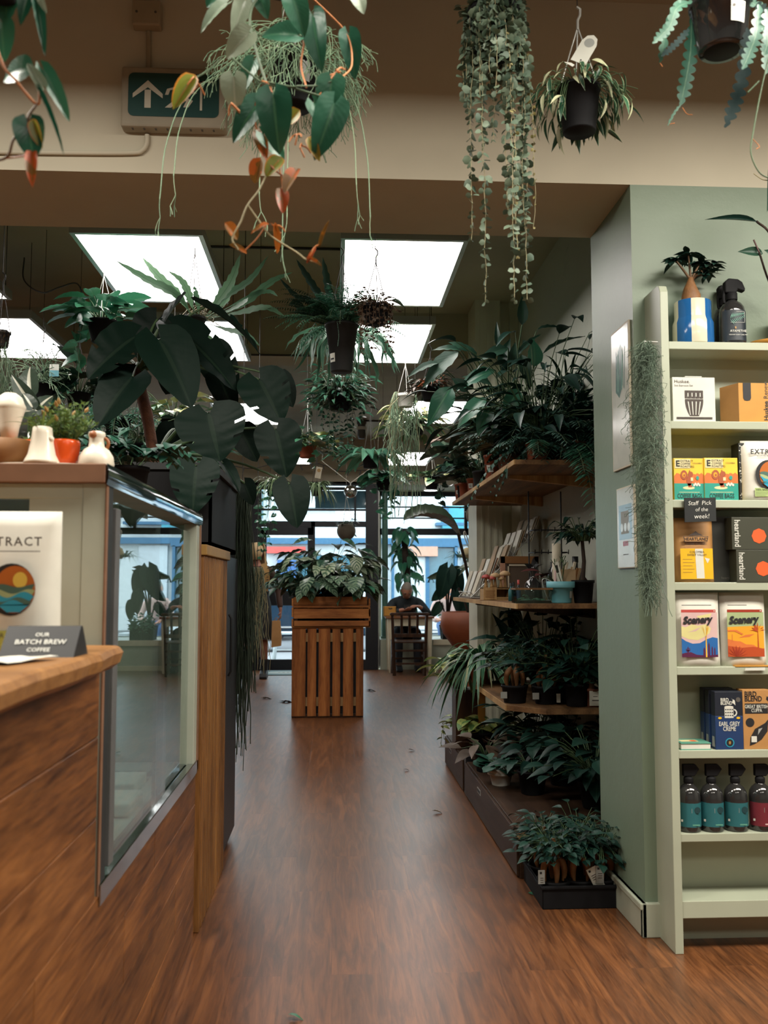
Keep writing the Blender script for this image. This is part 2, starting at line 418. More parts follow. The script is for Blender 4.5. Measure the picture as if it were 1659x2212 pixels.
def glass(name, tint=(.9,.95,.95), rough=0.0, refl=1.0):
    t = NT(name); tr = t.n('ShaderNodeBsdfTransparent'); tr.inputs[0].default_value = (*tint,1)
    gl = t.n('ShaderNodeBsdfGlossy'); gl.inputs['Roughness'].default_value = rough
    ge = t.n('ShaderNodeNewGeometry'); dp = t.n('ShaderNodeVectorMath'); dp.operation = 'DOT_PRODUCT'; t.l(ge.outputs['Incoming'], dp.inputs[0]); t.l(ge.outputs['Normal'], dp.inputs[1])
    c1 = t.math('SUBTRACT', 1.0, t.math('ABSOLUTE', dp.outputs['Value'])); fr = t.math('MULTIPLY_ADD', t.math('POWER', c1, 4.6), .93, .04); mx = t.n('ShaderNodeMixShader')
    t.l(t.math('MINIMUM', t.math('MULTIPLY', fr, refl), 1.0), mx.inputs[0]); t.l(tr.outputs[0], mx.inputs[1]); t.l(gl.outputs[0], mx.inputs[2]); t.l(mx.outputs[0], t.out.inputs[0])
def emit(name, c, s):
    t = NT(name); e = t.n('ShaderNodeEmission'); e.inputs[0].default_value = (*_lin(c),1); e.inputs[1].default_value = s; t.l(e.outputs[0], t.out.inputs[0])
# --- setting
plain('cream_paint', (.56,.515,.40), .75, var=.05, scale=2.5, bump=.0012, spec=.2)
plain('ceiling_paint', (.40,.36,.27), .85, var=.06, scale=2, bump=.001, spec=.15)
def wall_mat(name, c, c2, rough=.55, spec=.3):
    t = NT(name); v = t.coord('Object'); n1 = t.noise(v, 1.7, 4, .6); n2 = t.noise(v, 14, 4, .7)
    scuff = t.ramp(t.noise(v, 5.5, 6, .75, .8), ((.60,(0,0,0)),(.74,(1,1,1))))
    col = t.mix(n1, c, c2); col = t.mix(t.math('MULTIPLY', scuff, .22), col, (.10,.11,.08))
    t.bsdf(col, rough, 0, spec, t.math('ADD', t.math('MULTIPLY', n2, .6), n1), .003)
wall_mat('sage_wall', (.155,.205,.145), (.20,.26,.185), .42, .38)
wall_mat('shop_wall', (.43,.45,.38), (.49,.50,.43), .8, .1)
wall_mat('grey_wall', (.26,.26,.24), (.31,.31,.29), .7, .2)
plain('shelf_paint', (.385,.415,.315), .42, var=.05, scale=4, bump=.0006)
plain('pillar_paint', (.62,.62,.49), .5, var=.06, scale=5, bump=.001)
plain('skirting_paint', (.40,.43,.34), .35, var=.06)
def floor_mat():
    t = NT('floor_planks'); v = t.coord('Object',(1,1,1),(0,0,PI/2))
    br = t.n('ShaderNodeTexBrick', Scale=1.0, Mortar_Size=.0012, Brick_Width=1.25, Row_Height=.155, Bias=0.0); br.offset = .37; t.l(v, br.inputs['Vector'])
    br.inputs['Color1'].default_value = (.25,.25,.25,1); br.inputs['Color2'].default_value = (.85,.85,.85,1); br.inputs['Mortar'].default_value = (.5,.5,.5,1)
    off = t.n('ShaderNodeVectorMath'); off.operation = 'MULTIPLY_ADD'
    c1 = t.coord('Object',(9,.8,1)); cb = t.n('ShaderNodeCombineXYZ'); sepc = t.n('ShaderNodeSeparateColor'); t.l(br.outputs['Color'], sepc.inputs[0])
    t.l(t.math('MULTIPLY', sepc.outputs[0], 17.0), cb.inputs[1])
    ad = t.n('ShaderNodeVectorMath'); ad.operation = 'ADD'; t.l(c1, ad.inputs[0]); t.l(cb.outputs[0], ad.inputs[1])
    f = t.noise(ad.outputs[0], 3.2, 7, .62, 1.1)
    fine = t.noise(t.coord('Object',(70,3,1)), 2.0, 4, .7)
    col = t.ramp(f, ((.30,(.026,.008,.003)),(.47,(.105,.034,.010)),(.60,(.20,.070,.020)),(.78,(.31,.12,.038))))
    col = t.mix(.35, col, t.ramp(fine, ((.35,(.05,.02,.009)),(.65,(.20,.09,.04)))))
    hs = t.n('ShaderNodeHueSaturation'); t.l(col, hs.inputs['Color']); t.l(t.math('MULTIPLY_ADD', sepc.outputs[0], .45, .72), hs.inputs['Value'])
    big = t.noise(t.coord('Object',(1.2,.5,1)), 1.6, 3)
    rough = t.math('ADD', t.math('MULTIPLY_ADD', fine, .16, .20), t.math('MULTIPLY', big, .14))
    h = t.math('ADD', t.math('MULTIPLY', br.outputs['Fac'], -.8), t.math('MULTIPLY', fine, .35))
    t.bsdf(hs.outputs[0], rough, 0, .5, h, .0012); t.p.inputs['Coat Weight'].default_value = .2; t.p.inputs['Coat Roughness'].default_value = .3
floor_mat()
emit('panel_light', (1.0,.95,.90), 10.0)
emit('lamp_glow', (.85,1,1), 6.0)
# --- timber and metal
wood('counter_wood', (.032,.010,.003), (.165,.058,.015), (.34,.135,.038), 1, 3.2, .42)
wood('slab_wood', (.16,.065,.018), (.31,.145,.045), (.44,.23,.085), 0, 2.2, .45)
wood('batten_wood', (.10,.038,.010), (.24,.100,.026), (.36,.17,.05), 2, 3.5, .5)
wood('crate_wood', (.12,.034,.007), (.33,.105,.022), (.50,.19,.05), 2, 3.2, .7)
wood('crate_wood_x', (.14,.042,.009), (.38,.13,.03), (.56,.23,.065), 0, 3.2, .7)
wood('shelf_wood', (.075,.033,.012), (.16,.078,.030), (.25,.135,.055), 1, 3, .6)
wood('board_wood', (.10,.055,.03), (.20,.115,.065), (.29,.18,.11), 0, 3, .6)
wood('pine', (.26,.14,.05), (.42,.25,.10), (.54,.35,.16), 2, 4, .6)
wood('dark_wood', (.020,.008,.004), (.048,.019,.008), (.085,.036,.016), 2, 3, .4)
wood('plinth_wood', (.018,.009,.005), (.042,.021,.012), (.07,.038,.022), 1, 2, .5, spec=.2)
wood('table_top_wood', (.12,.045,.016), (.22,.085,.032), (.30,.13,.05), 0, 3, .35)
plain('cream_wood', (.62,.56,.40), .45, var=.06)
plain('brown_edge', (.20,.10,.055), .5, var=.15)
def chrome_mat():
    t = NT('chrome'); v = t.coord('Object',(1,1,1)); t.bsdf((.40,.43,.46), .07, 1.0, .5, t.noise(v, 3.5, 1), .004)
chrome_mat()
plain('brushed_steel', (.42,.43,.41), .34, 1.0, var=.1, scale=20)
plain('aluminium', (.50,.51,.47), .38, .85, var=.06)
plain('case_frame', (.40,.42,.34), .4, var=.05)
plain('black_metal', (.012,.013,.014), .4, .3)
plain('frame_black', (.010,.011,.014), .45, spec=.4)
plain('black_plastic', (.008,.008,.009), .62, spec=.15)
plain('gloss_black', (.022,.022,.022), .06, spec=.8, var=.05)
plain('black_cabinet', (.009,.009,.011), .42, spec=.18)
plain('dark_grey', (.026,.028,.029), .55, spec=.3)
plain('grey_plastic', (.10,.10,.10), .5)
plain('white_plastic', (.68,.66,.60), .4)
plain('wire_grey', (.45,.45,.42), .4, .5)
plain('wire_dark', (.03,.028,.025), .6)
plain('cord_white', (.55,.52,.44), .7)
glass('case_glass', (.80,.88,.86), 0.0, 1.3); glass('window_glass', (.93,.97,.98)); glass('jar_glass', (.85,.9,.88))
# --- plants
plain('soil', (.022,.014,.009), .95, var=.5, scale=60)
plain('stem', (.055,.10,.04), .5); plain('stem_brown', (.13,.07,.03), .6); plain('stem_red', (.34,.09,.025), .5); plain('stem_pale', (.30,.26,.14), .6)
plain('stem_orange', (.50,.16,.03), .5)
plain('bark', (.11,.038,.016), .8, var=.5, scale=18, bump=.006); plain('dark_bark', (.030,.018,.012), .9, var=.5, scale=20, bump=.006)
plain('root_tan', (.21,.095,.032), .6, var=.35, scale=14, bump=.003)
leafm('philo', (.014,.095,.055), (.032,.15,.080), (.06,.20,.10), .33, sss=.12, under=(.16,.23,.17))
leafm('philo_pale', (.20,.27,.19), (.30,.36,.26), (.40,.45,.34), .35, sss=.1)
leafm('philo_yellow', (.18,.22,.03), (.36,.26,.03), (.42,.17,.02), .35, edge=((.50,.20,.02),.42), sss=.25)
leafm('philo_orange', (.36,.13,.018), (.42,.065,.018), (.34,.17,.03), .4, mottled=((.16,.075,.015),30,.52), sss=.25)
leafm('rhipsalis', (.12,.22,.135), (.24,.33,.20), None, .5)
leafm('discidia', (.060,.100,.068), (.15,.20,.135), None, .5, sss=.05)
leafm('discidia_y', (.22,.19,.07), (.28,.24,.09), None, .5)
leafm('hoya_var', (.014,.062,.035), (.034,.105,.055), (.10,.17,.08), .3, edge=((.46,.50,.30),.42))
leafm('hoya_cream', (.44,.46,.28), (.55,.55,.36), (.30,.38,.2), .35)
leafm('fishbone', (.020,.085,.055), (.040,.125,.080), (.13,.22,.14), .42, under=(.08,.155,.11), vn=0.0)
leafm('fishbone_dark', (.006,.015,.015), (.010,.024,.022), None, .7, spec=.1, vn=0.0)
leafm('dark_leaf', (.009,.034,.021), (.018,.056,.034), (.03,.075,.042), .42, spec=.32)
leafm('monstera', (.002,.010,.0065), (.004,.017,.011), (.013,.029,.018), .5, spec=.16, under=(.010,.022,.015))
leafm('pothos', (.020,.120,.066), (.048,.185,.10), (.08,.2,.1), .28, sss=.1)
leafm('pothos_var', (.04,.13,.06), (.10,.2,.08), None, .32, mottled=((.48,.48,.24),9,.5))
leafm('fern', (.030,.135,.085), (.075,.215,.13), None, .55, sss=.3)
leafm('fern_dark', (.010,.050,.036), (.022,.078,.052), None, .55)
leafm('blade_fern', (.055,.15,.085), (.12,.22,.12), (.05,.12,.06), .45, sss=.3)
leafm('strap', (.020,.090,.052), (.050,.14,.080), None, .45, edge=((.13,.22,.13),.43), sss=.06)
leafm('striped_strap', (.018,.10,.055), (.045,.16,.085), (.20,.30,.15), .4, edge=((.24,.34,.18),.40), ribw=.05, sss=.1)
leafm('spider_var', (.075,.18,.08), (.14,.25,.11), (.50,.53,.32), .4, ribw=.16)
leafm('spider_pale', (.30,.34,.18), (.42,.43,.26), None, .45, sss=.1)
leafm('calathea', (.012,.048,.028), (.024,.078,.042), (.12,.19,.11), .34, stripes=((.22,.30,.19),36,.6))
leafm('cal_pale', (.06,.12,.07), (.10,.17,.09), (.06,.12,.06), .34, stripes=((.42,.46,.31),26,.5))
leafm('cal_dark', (.010,.022,.014), (.020,.035,.022), (.38,.37,.30), .4, ribw=.08)
leafm('fittonia', (.035,.085,.045), (.07,.12,.06), None, .4, stripes=((.40,.44,.30),34,.9))
leafm('aglao', (.012,.050,.030), (.022,.078,.045), (.06,.12,.07), .34, mottled=((.14,.21,.14),22,.58))
leafm('croton', (.40,.15,.02), (.24,.10,.02), (.10,.04,.01), .35, stripes=((.05,.03,.012),46,.8))
leafm('banana', (.045,.075,.045), (.075,.11,.065), (.16,.18,.11), .34, under=(.22,.24,.17))
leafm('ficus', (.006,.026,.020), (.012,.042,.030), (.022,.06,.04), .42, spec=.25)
leafm('ivy', (.010,.050,.034), (.022,.085,.054), None, .42, spec=.35)
leafm('brown_leaf', (.060,.040,.026), (.10,.065,.042), None, .5)
leafm('purple_leaf', (.07,.018,.018), (.11,.03,.028), None, .4)
leafm('lime_leaf', (.28,.34,.09), (.40,.42,.14), (.1,.2,.06), .35, mottled=((.10,.20,.06),16,.55), sss=.1)
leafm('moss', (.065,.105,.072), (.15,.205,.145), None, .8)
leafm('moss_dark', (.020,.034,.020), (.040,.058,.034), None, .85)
leafm('bright_fern', (.06,.14,.025), (.14,.20,.04), None, .5, sss=.2)
leafm('dry_leaf', (.09,.055,.02), (.16,.10,.04), None, .7)
# --- goods
for nm, c, r in (('terracotta',(.30,.070,.028),.7), ('terracotta_dark',(.14,.045,.022),.75), ('teal_pot',(.13,.36,.42),.5), ('cream_pot',(.55,.50,.38),.5),
    ('paper_white',(.66,.64,.56),.6), ('label_white',(.62,.62,.55),.55), ('label_grey',(.30,.31,.29),.55), ('ceramic_white',(.72,.66,.54),.3), ('ceramic_rust',(.30,.10,.03),.4), ('orange_glaze',(.72,.085,.010),.22),
    ('stripe_blue',(.015,.105,.30),.12), ('stripe_cream',(.64,.61,.46),.14), ('ink_black',(.012,.012,.013),.6), ('ink_grey',(.09,.08,.07),.6),
    ('ink_brown',(.05,.035,.028),.6), ('chalk',(.72,.72,.66),.8), ('chalk_board',(.010,.012,.012),.7),
    ('kraft',(.42,.21,.065),.6), ('kraft_dark',(.24,.105,.03),.6), ('box_orange',(.50,.235,.035),.5), ('box_yellow',(.78,.52,.045),.45), ('box_red_orange',(.62,.16,.040),.45), ('box_teal',(.025,.30,.23),.45),
    ('box_cream',(.70,.62,.34),.5), ('squirrel',(.36,.085,.03),.5), ('label_yellow',(.72,.42,.012),.45), ('lime_label',(.46,.50,.11),.5), ('green_label',(.35,.46,.17),.5),
    ('box_black',(.017,.018,.014),.5), ('box_olive',(.040,.042,.026),.5), ('disc_orange',(.68,.10,.02),.5), ('print_pink',(.62,.42,.40),.5), ('print_yellow',(.66,.60,.26),.5), ('print_blue',(.016,.12,.36),.5), ('print_plum',(.085,.010,.050),.5),
    ('print_amber',(.72,.33,.02),.5), ('print_gold',(.75,.42,.04),.5), ('print_rust',(.42,.06,.012),.5), ('print_sage',(.33,.40,.20),.5), ('print_red',(.45,.06,.05),.5), ('print_maroon',(.30,.03,.010),.5), ('print_cyan',(.02,.30,.45),.45),
    ('print_navy',(.010,.035,.115),.5), ('print_night',(.008,.012,.022),.5), ('print_forest',(.06,.13,.10),.5), ('print_sun',(.72,.50,.08),.45), ('print_sky',(.45,.12,.015),.45),
    ('label_teal',(.018,.120,.135),.5), ('label_teal_d',(.010,.045,.052),.5), ('label_maroon',(.15,.016,.026),.5), ('label_ink',(.014,.022,.030),.45), ('palm_green',(.10,.30,.22),.5), ('blue_cloth',(.02,.12,.42),.6), ('ochre',(.34,.19,.05),.5),
    ('mushroom_red',(.36,.055,.045),.5), ('mushroom_tan',(.42,.27,.13),.6), ('card_cream',(.55,.49,.37),.6), ('card_tan',(.36,.24,.13),.6), ('card_pink',(.42,.22,.14),.6), ('card_dark',(.09,.06,.04),.6),
    ('basket',(.25,.15,.06),.8), ('wicker_red',(.22,.055,.018),.6), ('stone_pot',(.115,.095,.068),.8), ('sign_green',(.006,.050,.045),.4), ('sign_white',(.55,.52,.42),.5), ('glow_sign',(.30,.26,.19),.5), ('switch_paint',(.34,.28,.19),.6),
    ('poster_white',(.55,.56,.50),.18), ('poster_teal',(.06,.16,.14),.25), ('poster_blue',(.25,.36,.42),.2), ('poster_red',(.35,.05,.05),.3),
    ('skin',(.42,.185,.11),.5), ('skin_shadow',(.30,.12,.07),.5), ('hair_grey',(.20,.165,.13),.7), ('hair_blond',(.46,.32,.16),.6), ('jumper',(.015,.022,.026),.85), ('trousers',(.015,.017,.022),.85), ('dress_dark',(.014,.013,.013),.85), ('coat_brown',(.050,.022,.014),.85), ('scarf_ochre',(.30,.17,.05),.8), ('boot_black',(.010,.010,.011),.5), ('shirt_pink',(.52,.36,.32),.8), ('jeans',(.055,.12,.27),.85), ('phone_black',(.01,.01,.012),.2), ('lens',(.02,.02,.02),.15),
    ('green_post',(.075,.165,.125),.35), ('mat_teal',(.13,.19,.20),.9), ('mat_pale',(.30,.33,.30),.9), ('road',(.10,.11,.12),.8), ('pavement',(.22,.23,.24),.85), ('facade_white',(.50,.55,.56),.7), ('facade_blue',(.020,.10,.19),.5), ('facade_teal',(.03,.24,.32),.5), ('facade_grey',(.42,.47,.50),.6), ('shop_pink',(.42,.24,.17),.6), ('car_navy',(.012,.035,.065),.25), ('car_red',(.30,.035,.03),.2), ('car_glass',(.05,.13,.17),.1), ('blue_panel',(.03,.10,.26),.4), ('tyre',(.012,.012,.012),.8), ('hub',(.45,.45,.45),.35)):
    plain(nm, c, r, var=.07, scale=12)
def mirror_ball_mat():
    t = NT('mirror_tiles'); t.bsdf((.62,.62,.58), .12, 1.0)
mirror_ball_mat()
def woven(name, c1, c2, sc):
    t = NT(name); w = t.n('ShaderNodeTexWave', Scale=sc, Distortion=1.0); w.bands_direction = 'Z'; t.l(t.coord(), w.inputs['Vector'])
    t.bsdf(t.mix(w.outputs['Fac'], c1, c2), .8, 0, .2, w.outputs['Fac'], .004)
woven('straw', (.36,.27,.13), (.52,.42,.24), 60)
woven('corrugated', (.26,.27,.24), (.44,.45,.40), 70)
# ---------------------------------------------------------------- the shell
WY, WY2, BZ, WX, EY, GY = 3.22, 3.74, 2.655, 1.35, 13.2, 14.1
COLX = 1.075
def slab(name, *a): b = MB(); box(b, *a); return struct(name, b)
slab('floor', -4.2, 4.6, -3.2, EY+.12, -.12, 0, 'floor_planks')
slab('ceiling', -4.2, 4.6, -3.2, WY, 3.35, 3.47, 'ceiling_paint')
slab('ceiling_far', -4.2, 4.6, WY2, GY+.2, 3.28, 3.40, 'ceiling_paint')
slab('wall_beam', -4.2, 4.6, WY, WY2, BZ, 3.45, 'cream_paint')
slab('wall_column', COLX, 4.6, WY, WY2, 0, BZ, 'sage_wall')
slab('wall_back', -4.2, 4.6, -3.32, -3.2, 0, 3.4, 'grey_wall')
slab('wall_left', -4.32, -4.2, -3.2, GY, 0, 3.4, 'grey_wall')
slab('wall_right_near', 4.6, 4.72, -3.2, WY, 0, 3.4, 'grey_wall')
slab('wall_right', WX, WX+.12, WY2, 6.62, 0, 3.3, 'shop_wall')
slab('wall_right_far', 2.5, 2.62, 6.6, GY, 0, 3.3, 'grey_wall')
slab('wall_crossbeam', -4.2, WX+1.2, 6.95, 7.25, 2.93, 3.30, 'ceiling_paint')
b = MB(); px0 = P(1030,1200,6.6)[0]; px1 = P(1086,1200,6.6)[0]; px2 = P(1108,1200,6.6)[0]
box(b, px0, px1, 6.60, 7.0, 0, 3.3, 'pillar_paint'); box(b, px1, px2, 6.66, 7.0, 0, 3.3, 'pillar_paint'); box(b, px2, 2.5, 6.62, 7.0, 0, 3.3, 'pillar_paint')
for k in range(3): box(b, px0+.035+k*.05, px0+.05+k*.05, 6.594, 6.6, .25, 3.2, 'pillar_paint')
struct('wall_pillar', b)
b = MB(); box(b, COLX-.018, COLX, WY-.02, WY2+.01, 0, .115, 'skirting_paint'); box(b, COLX-.024, COLX, WY-.02, WY2+.012, .092, .115, 'skirting_paint'); box(b, COLX-.018, COLX+.05, WY-.02, WY, 0, .115, 'skirting_paint')
struct('baseboard_column', b, .004)
b = MB(); box(b, WX-.02, WX, 3.76, 3.79, 0, 1.1, 'cream_wood'); struct('trim_1', b, .003)
# exit sign, junction box and conduit on the beam
fy = WY-.001
def onb(px, py): q = P(px, py, WY); return q[0], q[2]
x0, z1 = onb(270,160); x1, z0 = onb(492,294)
t = thing('exit_sign', 'green emergency exit sign with white arrow in a cream case on the beam', 'exit sign', ((x0+x1)/2, WY, z0))
w, h = x1-x0, z1-z0
b = MB(); box(b, -w/2, w/2, -.055, 0, 0, h, 'glow_sign'); part('case', b, t, .008)
b = MB(); M = face_M((0,-.0565,h/2+.006), (1,0,0), (0,0,1)); W2, H2 = w*.43, h*.36
pl = [( W2*sx_+ -sx_*.012*(1-math.cos(a)), H2*sy_) for sx_,sy_,a in ()]
rr = []
for cx, cy, a0 in ((W2-.02,H2-.02,0),(-W2+.02,H2-.02,90),(-W2+.02,-H2+.02,180),(W2-.02,-H2+.02,270)):
    rr += [(cx+.02*math.cos(math.radians(a0+k*22.5)), cy+.02*math.sin(math.radians(a0+k*22.5))) for k in range(5)]
flat(b, rr, M, 'sign_green'); 
ax = -W2*.57; s = H2*.62
flat(b, [(ax-.011,-s),(ax+.011,-s),(ax+.011,s*.35),(ax-.011,s*.35)], M, 'sign_white', .001)
flat(b, [(ax,s*1.05),(ax-.052,s*.05),(ax-.052,-s*.28),(ax,s*.52)], M, 'sign_white', .0013)
flat(b, [(ax,s*.52),(ax+.052,-s*.28),(ax+.052,s*.05),(ax,s*1.05)], M, 'sign_white', .0013)
rx = W2*.2                                          # the running figure and its doorway
flat(b, circ(rx+.01,s*.95,.011,12), M, 'sign_white', .001)
for pts in ([(rx-.015,s*.75),(rx+.012,s*.7),(rx-.002,-s*.1),(rx-.028,s*.0)], [(rx-.02,s*.05),(rx+.0,-s*.1),(rx-.04,-s*.95),(rx-.062,-s*.95),(rx-.036,-s*.5)],
            [(rx-.012,s*.0),(rx+.006,-s*.08),(rx+.036,-s*.4),(rx+.02,-s*.9),(rx+.002,-s*.9),(rx+.012,-s*.45)], [(rx+.008,s*.65),(rx+.05,s*.2),(rx+.042,s*.08),(rx+.0,s*.4)], [(rx-.012,s*.7),(rx-.055,s*.45),(rx-.062,s*.0),(rx-.05,s*.0),(rx-.044,s*.35),(rx-.012,s*.5)],
            rect(rx+.06,rx+.068,-s*1.1,s*1.1), rect(rx+.06,rx+.105,s*1.0,s*1.1)):
    flat(b, pts, M, 'sign_white', .001)
part('sign_face', b, t)
b = MB(); 
for k in range(8): box(b, -w*.4+k*w*.11, -w*.4+k*w*.11+.006, -.045, -.03, -.0015, .001, 'ink_grey')
part('vent_slot', b, t)
x0, z1 = onb(291,14); x1, z0 = onb(351,70)
t = thing('junction_box', 'square cream electrical box with two screws high on the beam above exit sign', 'electrical box', ((x0+x1)/2, WY, z0))
w, h = x1-x0, z1-z0
b = MB(); box(b, -w/2, w/2, -.045, 0, 0, h, 'switch_paint'); part('box_body', b, t, .006)
for s in (-1,1): b = MB(); tube(b, [(s*w*.33,-.047,h*.5),(s*w*.33,-.044,h*.5)], .0045, 'ink_grey', 8); part('screw', b, t)
b = MB()
def cpt(px,py): q = P(px,py,WY); return (q[0], WY-.009, q[2])
tube(b, [cpt(322,72), cpt(322,162)], .0085, 'switch_paint', 8); part_c = [cpt(319,294), cpt(318,314), cpt(308,328), cpt(285,333), cpt(160,333), cpt(-60,330)]
single('conduit_drop', b, 'thin cream conduit between the square box and exit sign', 'conduit')
b = MB(); tube(b, spline(part_c,4), .0085, 'cream_paint', 8); single('conduit_run', b, 'cream conduit bending from under the exit sign towards the left', 'conduit')
# ---------------------------------------------------------------- ceiling panels
panels = []
def panel(x0, x1, y0, y1, z, label, rods=True):
    t = thing('ceiling_panel_light', label, 'ceiling light', ((x0+x1)/2, (y0+y1)/2, z), 0, 'suspended panel lights')
    w, d = (x1-x0)/2, (y1-y0)/2; f = .022
    b = MB(); box(b, -w+f, w-f, -d+f, d-f, .003, .006, 'panel_light'); part('diffuser', b, t)
    b = MB()
    box(b, -w, -w+f, -d, d, 0, .05, 'aluminium'); box(b, w-f, w, -d, d, 0, .05, 'aluminium'); box(b, -w+f, w-f, -d, -d+f, 0, .05, 'aluminium'); box(b, -w+f, w-f, d-f, d, 0, .05, 'aluminium'); box(b, -w+f, w-f, -d+f, d-f, .02, .05, 'aluminium')
    part('frame', b, t)
    top = 3.28-z if y0 > WY2 else 3.35-z
    for sx in (-1,1):
        for sy in (-1,1):
            b = MB(); tube(b, [(sx*w*.92, sy*d*.92, .05), (sx*w*.92, sy*d*.92, top)], .0022, 'wire_dark', 5); part('suspension_wire', b, t)
    panels.append(t)
YA, YB, YC, YD = 4.18, 5.22, 5.57, 6.60
panel(-1.21, -.605, YA, YB, 2.8, 'bright ceiling panel nearest on the left, above the serrated fern straps')
panel(.028, .625, YA, YB, 2.8, 'bright ceiling panel nearest on the right, above the tall black hanging pot')
panel(-2.42, -1.815, YA, YB, 2.8, 'ceiling panel cut by the left edge of the photo')
panel(-2.42, -1.82, YC, YD, 2.8, 'ceiling panel at far left behind the hanging pothos')
panel(-1.20, -.597, YC, YD, 2.8, 'second ceiling panel of the left row, mostly behind monstera leaves')
panel(.03, .625, YC, YD, 2.8, 'second ceiling panel of the right row, behind the small brown button plant')
panel(-1.1, -.49, 8.15, 9.25, 2.8, 'third ceiling panel of the left row behind a big monstera leaf')
panel(.60, 1.2, 7.95, 9.10, 2.8, 'third ceiling panel of the right row, beside the peace lily leaves')
panel(.64, 1.25, 11.1, 12.35, 2.8, 'farthest ceiling panel, near the shop window')
panel(-.75, -.3, 11.1, 12.3, 2.8, 'farthest ceiling panel on the left behind the variegated hanging pothos')
# cables and clips on the far ceiling
b = MB(); q = [P(60,575,4.9), P(20,600,5.0), P(60,640,5.1), P(120,625,5.1), P(170,612,5.1), P(180,660,5.2)]
tube(b, spline([P(52,576,5.0)+V3(0,0,.05), P(52,605,5.0), P(90,632,5.0), P(130,620,5.0), P(165,612,5.0), P(181,640,5.0)],6), .004, 'wire_dark', 6)
single('ceiling_cable', b, 'loose dark cable looping below the far ceiling at left', 'cable')
b = MB(); q0, q1 = P(58,578,5.0), P(200,580,5.0); tube(b, [(q0[0],5.0,3.268),(q1[0]+.4,5.0,3.268)], .011, 'ceiling_paint', 8); tube(b, [(q0[0],5.0,3.268),(q0[0]-.05,5.0,3.262),(q0[0]-.06,5.0,3.20)], .02, 'ceiling_paint', 8)
single('ceiling_conduit', b, 'thin conduit running across the far ceiling at left', 'conduit')
for k,(px,py,Y,l) in enumerate(((620,590,5.6,.55),(570,770,6.9,.4))):
    q = P(px,py,Y); b = MB(); tube(b, [(q[0]-l,Y,3.272 if k==0 else 2.925),(q[0]+l,Y,3.272 if k==0 else 2.925)], .008, 'wire_dark', 6)
    single('ceiling_rail', b, ('thin dark rail on the far ceiling between the two lit panels','short dark strip under the crossbeam')[k], 'rail')
# ---------------------------------------------------------------- light of the room
def lamp(name, x, y, z, sx, sy, power, color):
    l = bpy.data.lights.new(name, 'AREA'); l.shape = 'RECTANGLE'; l.size = sx; l.size_y = sy; l.energy = power; l.color = color
    o = bpy.data.objects.new(name, l); COL.objects.link(o); o.location = (x,y,z); return o
for k,(x,y,pw) in enumerate(((-1.5,1.75,78),(.35,1.6,34),(1.85,1.6,96),(3.2,1.7,68),(.2,-.9,20),(1.9,-.9,34))):
    lamp('ceiling_lamp', x, y, 2.98, 1.2, .6, pw, (1.0,.94,.83))
wd = bpy.data.worlds.new('World'); SC.world = wd; wd.use_nodes = True
bg = wd.node_tree.nodes['Background']; bg.inputs[0].default_value = (.86,.95,1.0,1); bg.inputs[1].default_value = 6.0
# ---------------------------------------------------------------- the bookcase and its goods
BY = 3.06; BXL, BXI, BXR = 1.118, 1.146, 2.3
SHZ = [2.033, 1.757, 1.487, 1.208, .926, .652, .382, .166]
t = thing('bookcase', 'tall narrow pale green painted bookcase against the sage wall', 'bookcase', (BXL, WY, 0)); BC = t
def bl(x): return x-BXL
b = MB(); prism(b, [(BY-WY,0),(0,0),(0,2.235),(BY-WY+.03,2.235),(BY-WY+.012,2.228),(BY-WY,2.205)], 0, 0, BXI-BXL, 'shelf_paint'); part('side_panel', b, t, .002)
b = MB(); prism(b, [(BY-WY,0),(0,0),(0,2.235),(BY-WY,2.235)], 0, BXR-BXL, BXR-BXL+.028, 'shelf_paint'); part('side_panel', b, t, .002)
for z in SHZ:
    b = MB(); box(b, bl(BXI), bl(BXR), BY-WY+.004, 0, z-.027 if z > .2 else z-.055, z, 'shelf_paint'); part('shelf', b, t, .002)
b = MB(); box(b, bl(BXI), bl(BXR), -.03, -.02, 0, .11, 'shelf_paint'); part('kickboard', b, t)
b = MB(); box(b, bl(BXI), bl(BXR), -.012, -.001, .1, 2.033, 'shelf_paint'); part('back_panel', b, t)
def pb(px0, px1, py0, py1, Y):
    a, c = P(px0,(py0+py1)/2,Y), P(px1,(py0+py1)/2,Y); u, d = P((px0+px1)/2,py0,Y), P((px0+px1)/2,py1,Y)
    return a[0], c[0], d[2], u[2]
FR = lambda y: face_M((0,y,0),(1,0,0),(0,0,1))         # a frame on a front face (towards the camera)
# --- shelf 1: striped pot with a ginseng ficus, spray bottles
x0,x1,_,z1 = pb(1452,1536,655,727,3.14); z0 = SHZ[0]; r = (x1-x0)/2; h = z1-z0
t = thing('ficus_bonsai', 'small ginseng ficus in a blue and cream striped pot on the bookcase top shelf', 'potted plant', ((x0+x1)/2+.002, 3.135, z0))
b = MB(); n = 32
pr = [(0,0),(r*.98,0),(r,.004),(r,h*.50),(r*.93,h*.58),(r*.90,h*.62),(r*.90,h*.98),(r*.88,h),(r*.84,h),(r*.82,h*.9)]
for k in range(8):
    lathe(b, pr, 'stripe_blue' if k%2 else 'stripe_cream', 5, (0,0,0), True, -PI/2-.45+k*PI/4, -PI/2-.45+(k+1)*PI/4)
lathe(b, [(r*.84,h*.9),(0,h*.92)], 'soil', 20); part('pot', b, t)
b = MB(); tube(b, [(-.005,0,h*.9),(-.004,0,h+.025),(-.006,0,h+.05),(-.004,0,h+.075),(-.002,0,h+.09)], [.034,.033,.024,.013,.009], 'root_tan', 12)
tube(b, [(.012,-.012,h*.9),(.010,-.012,h+.03),(.002,-.006,h+.06)], [.014,.012,.006], 'root_tan', 8); part('root_trunk', b, t)
b = MB(); br = []
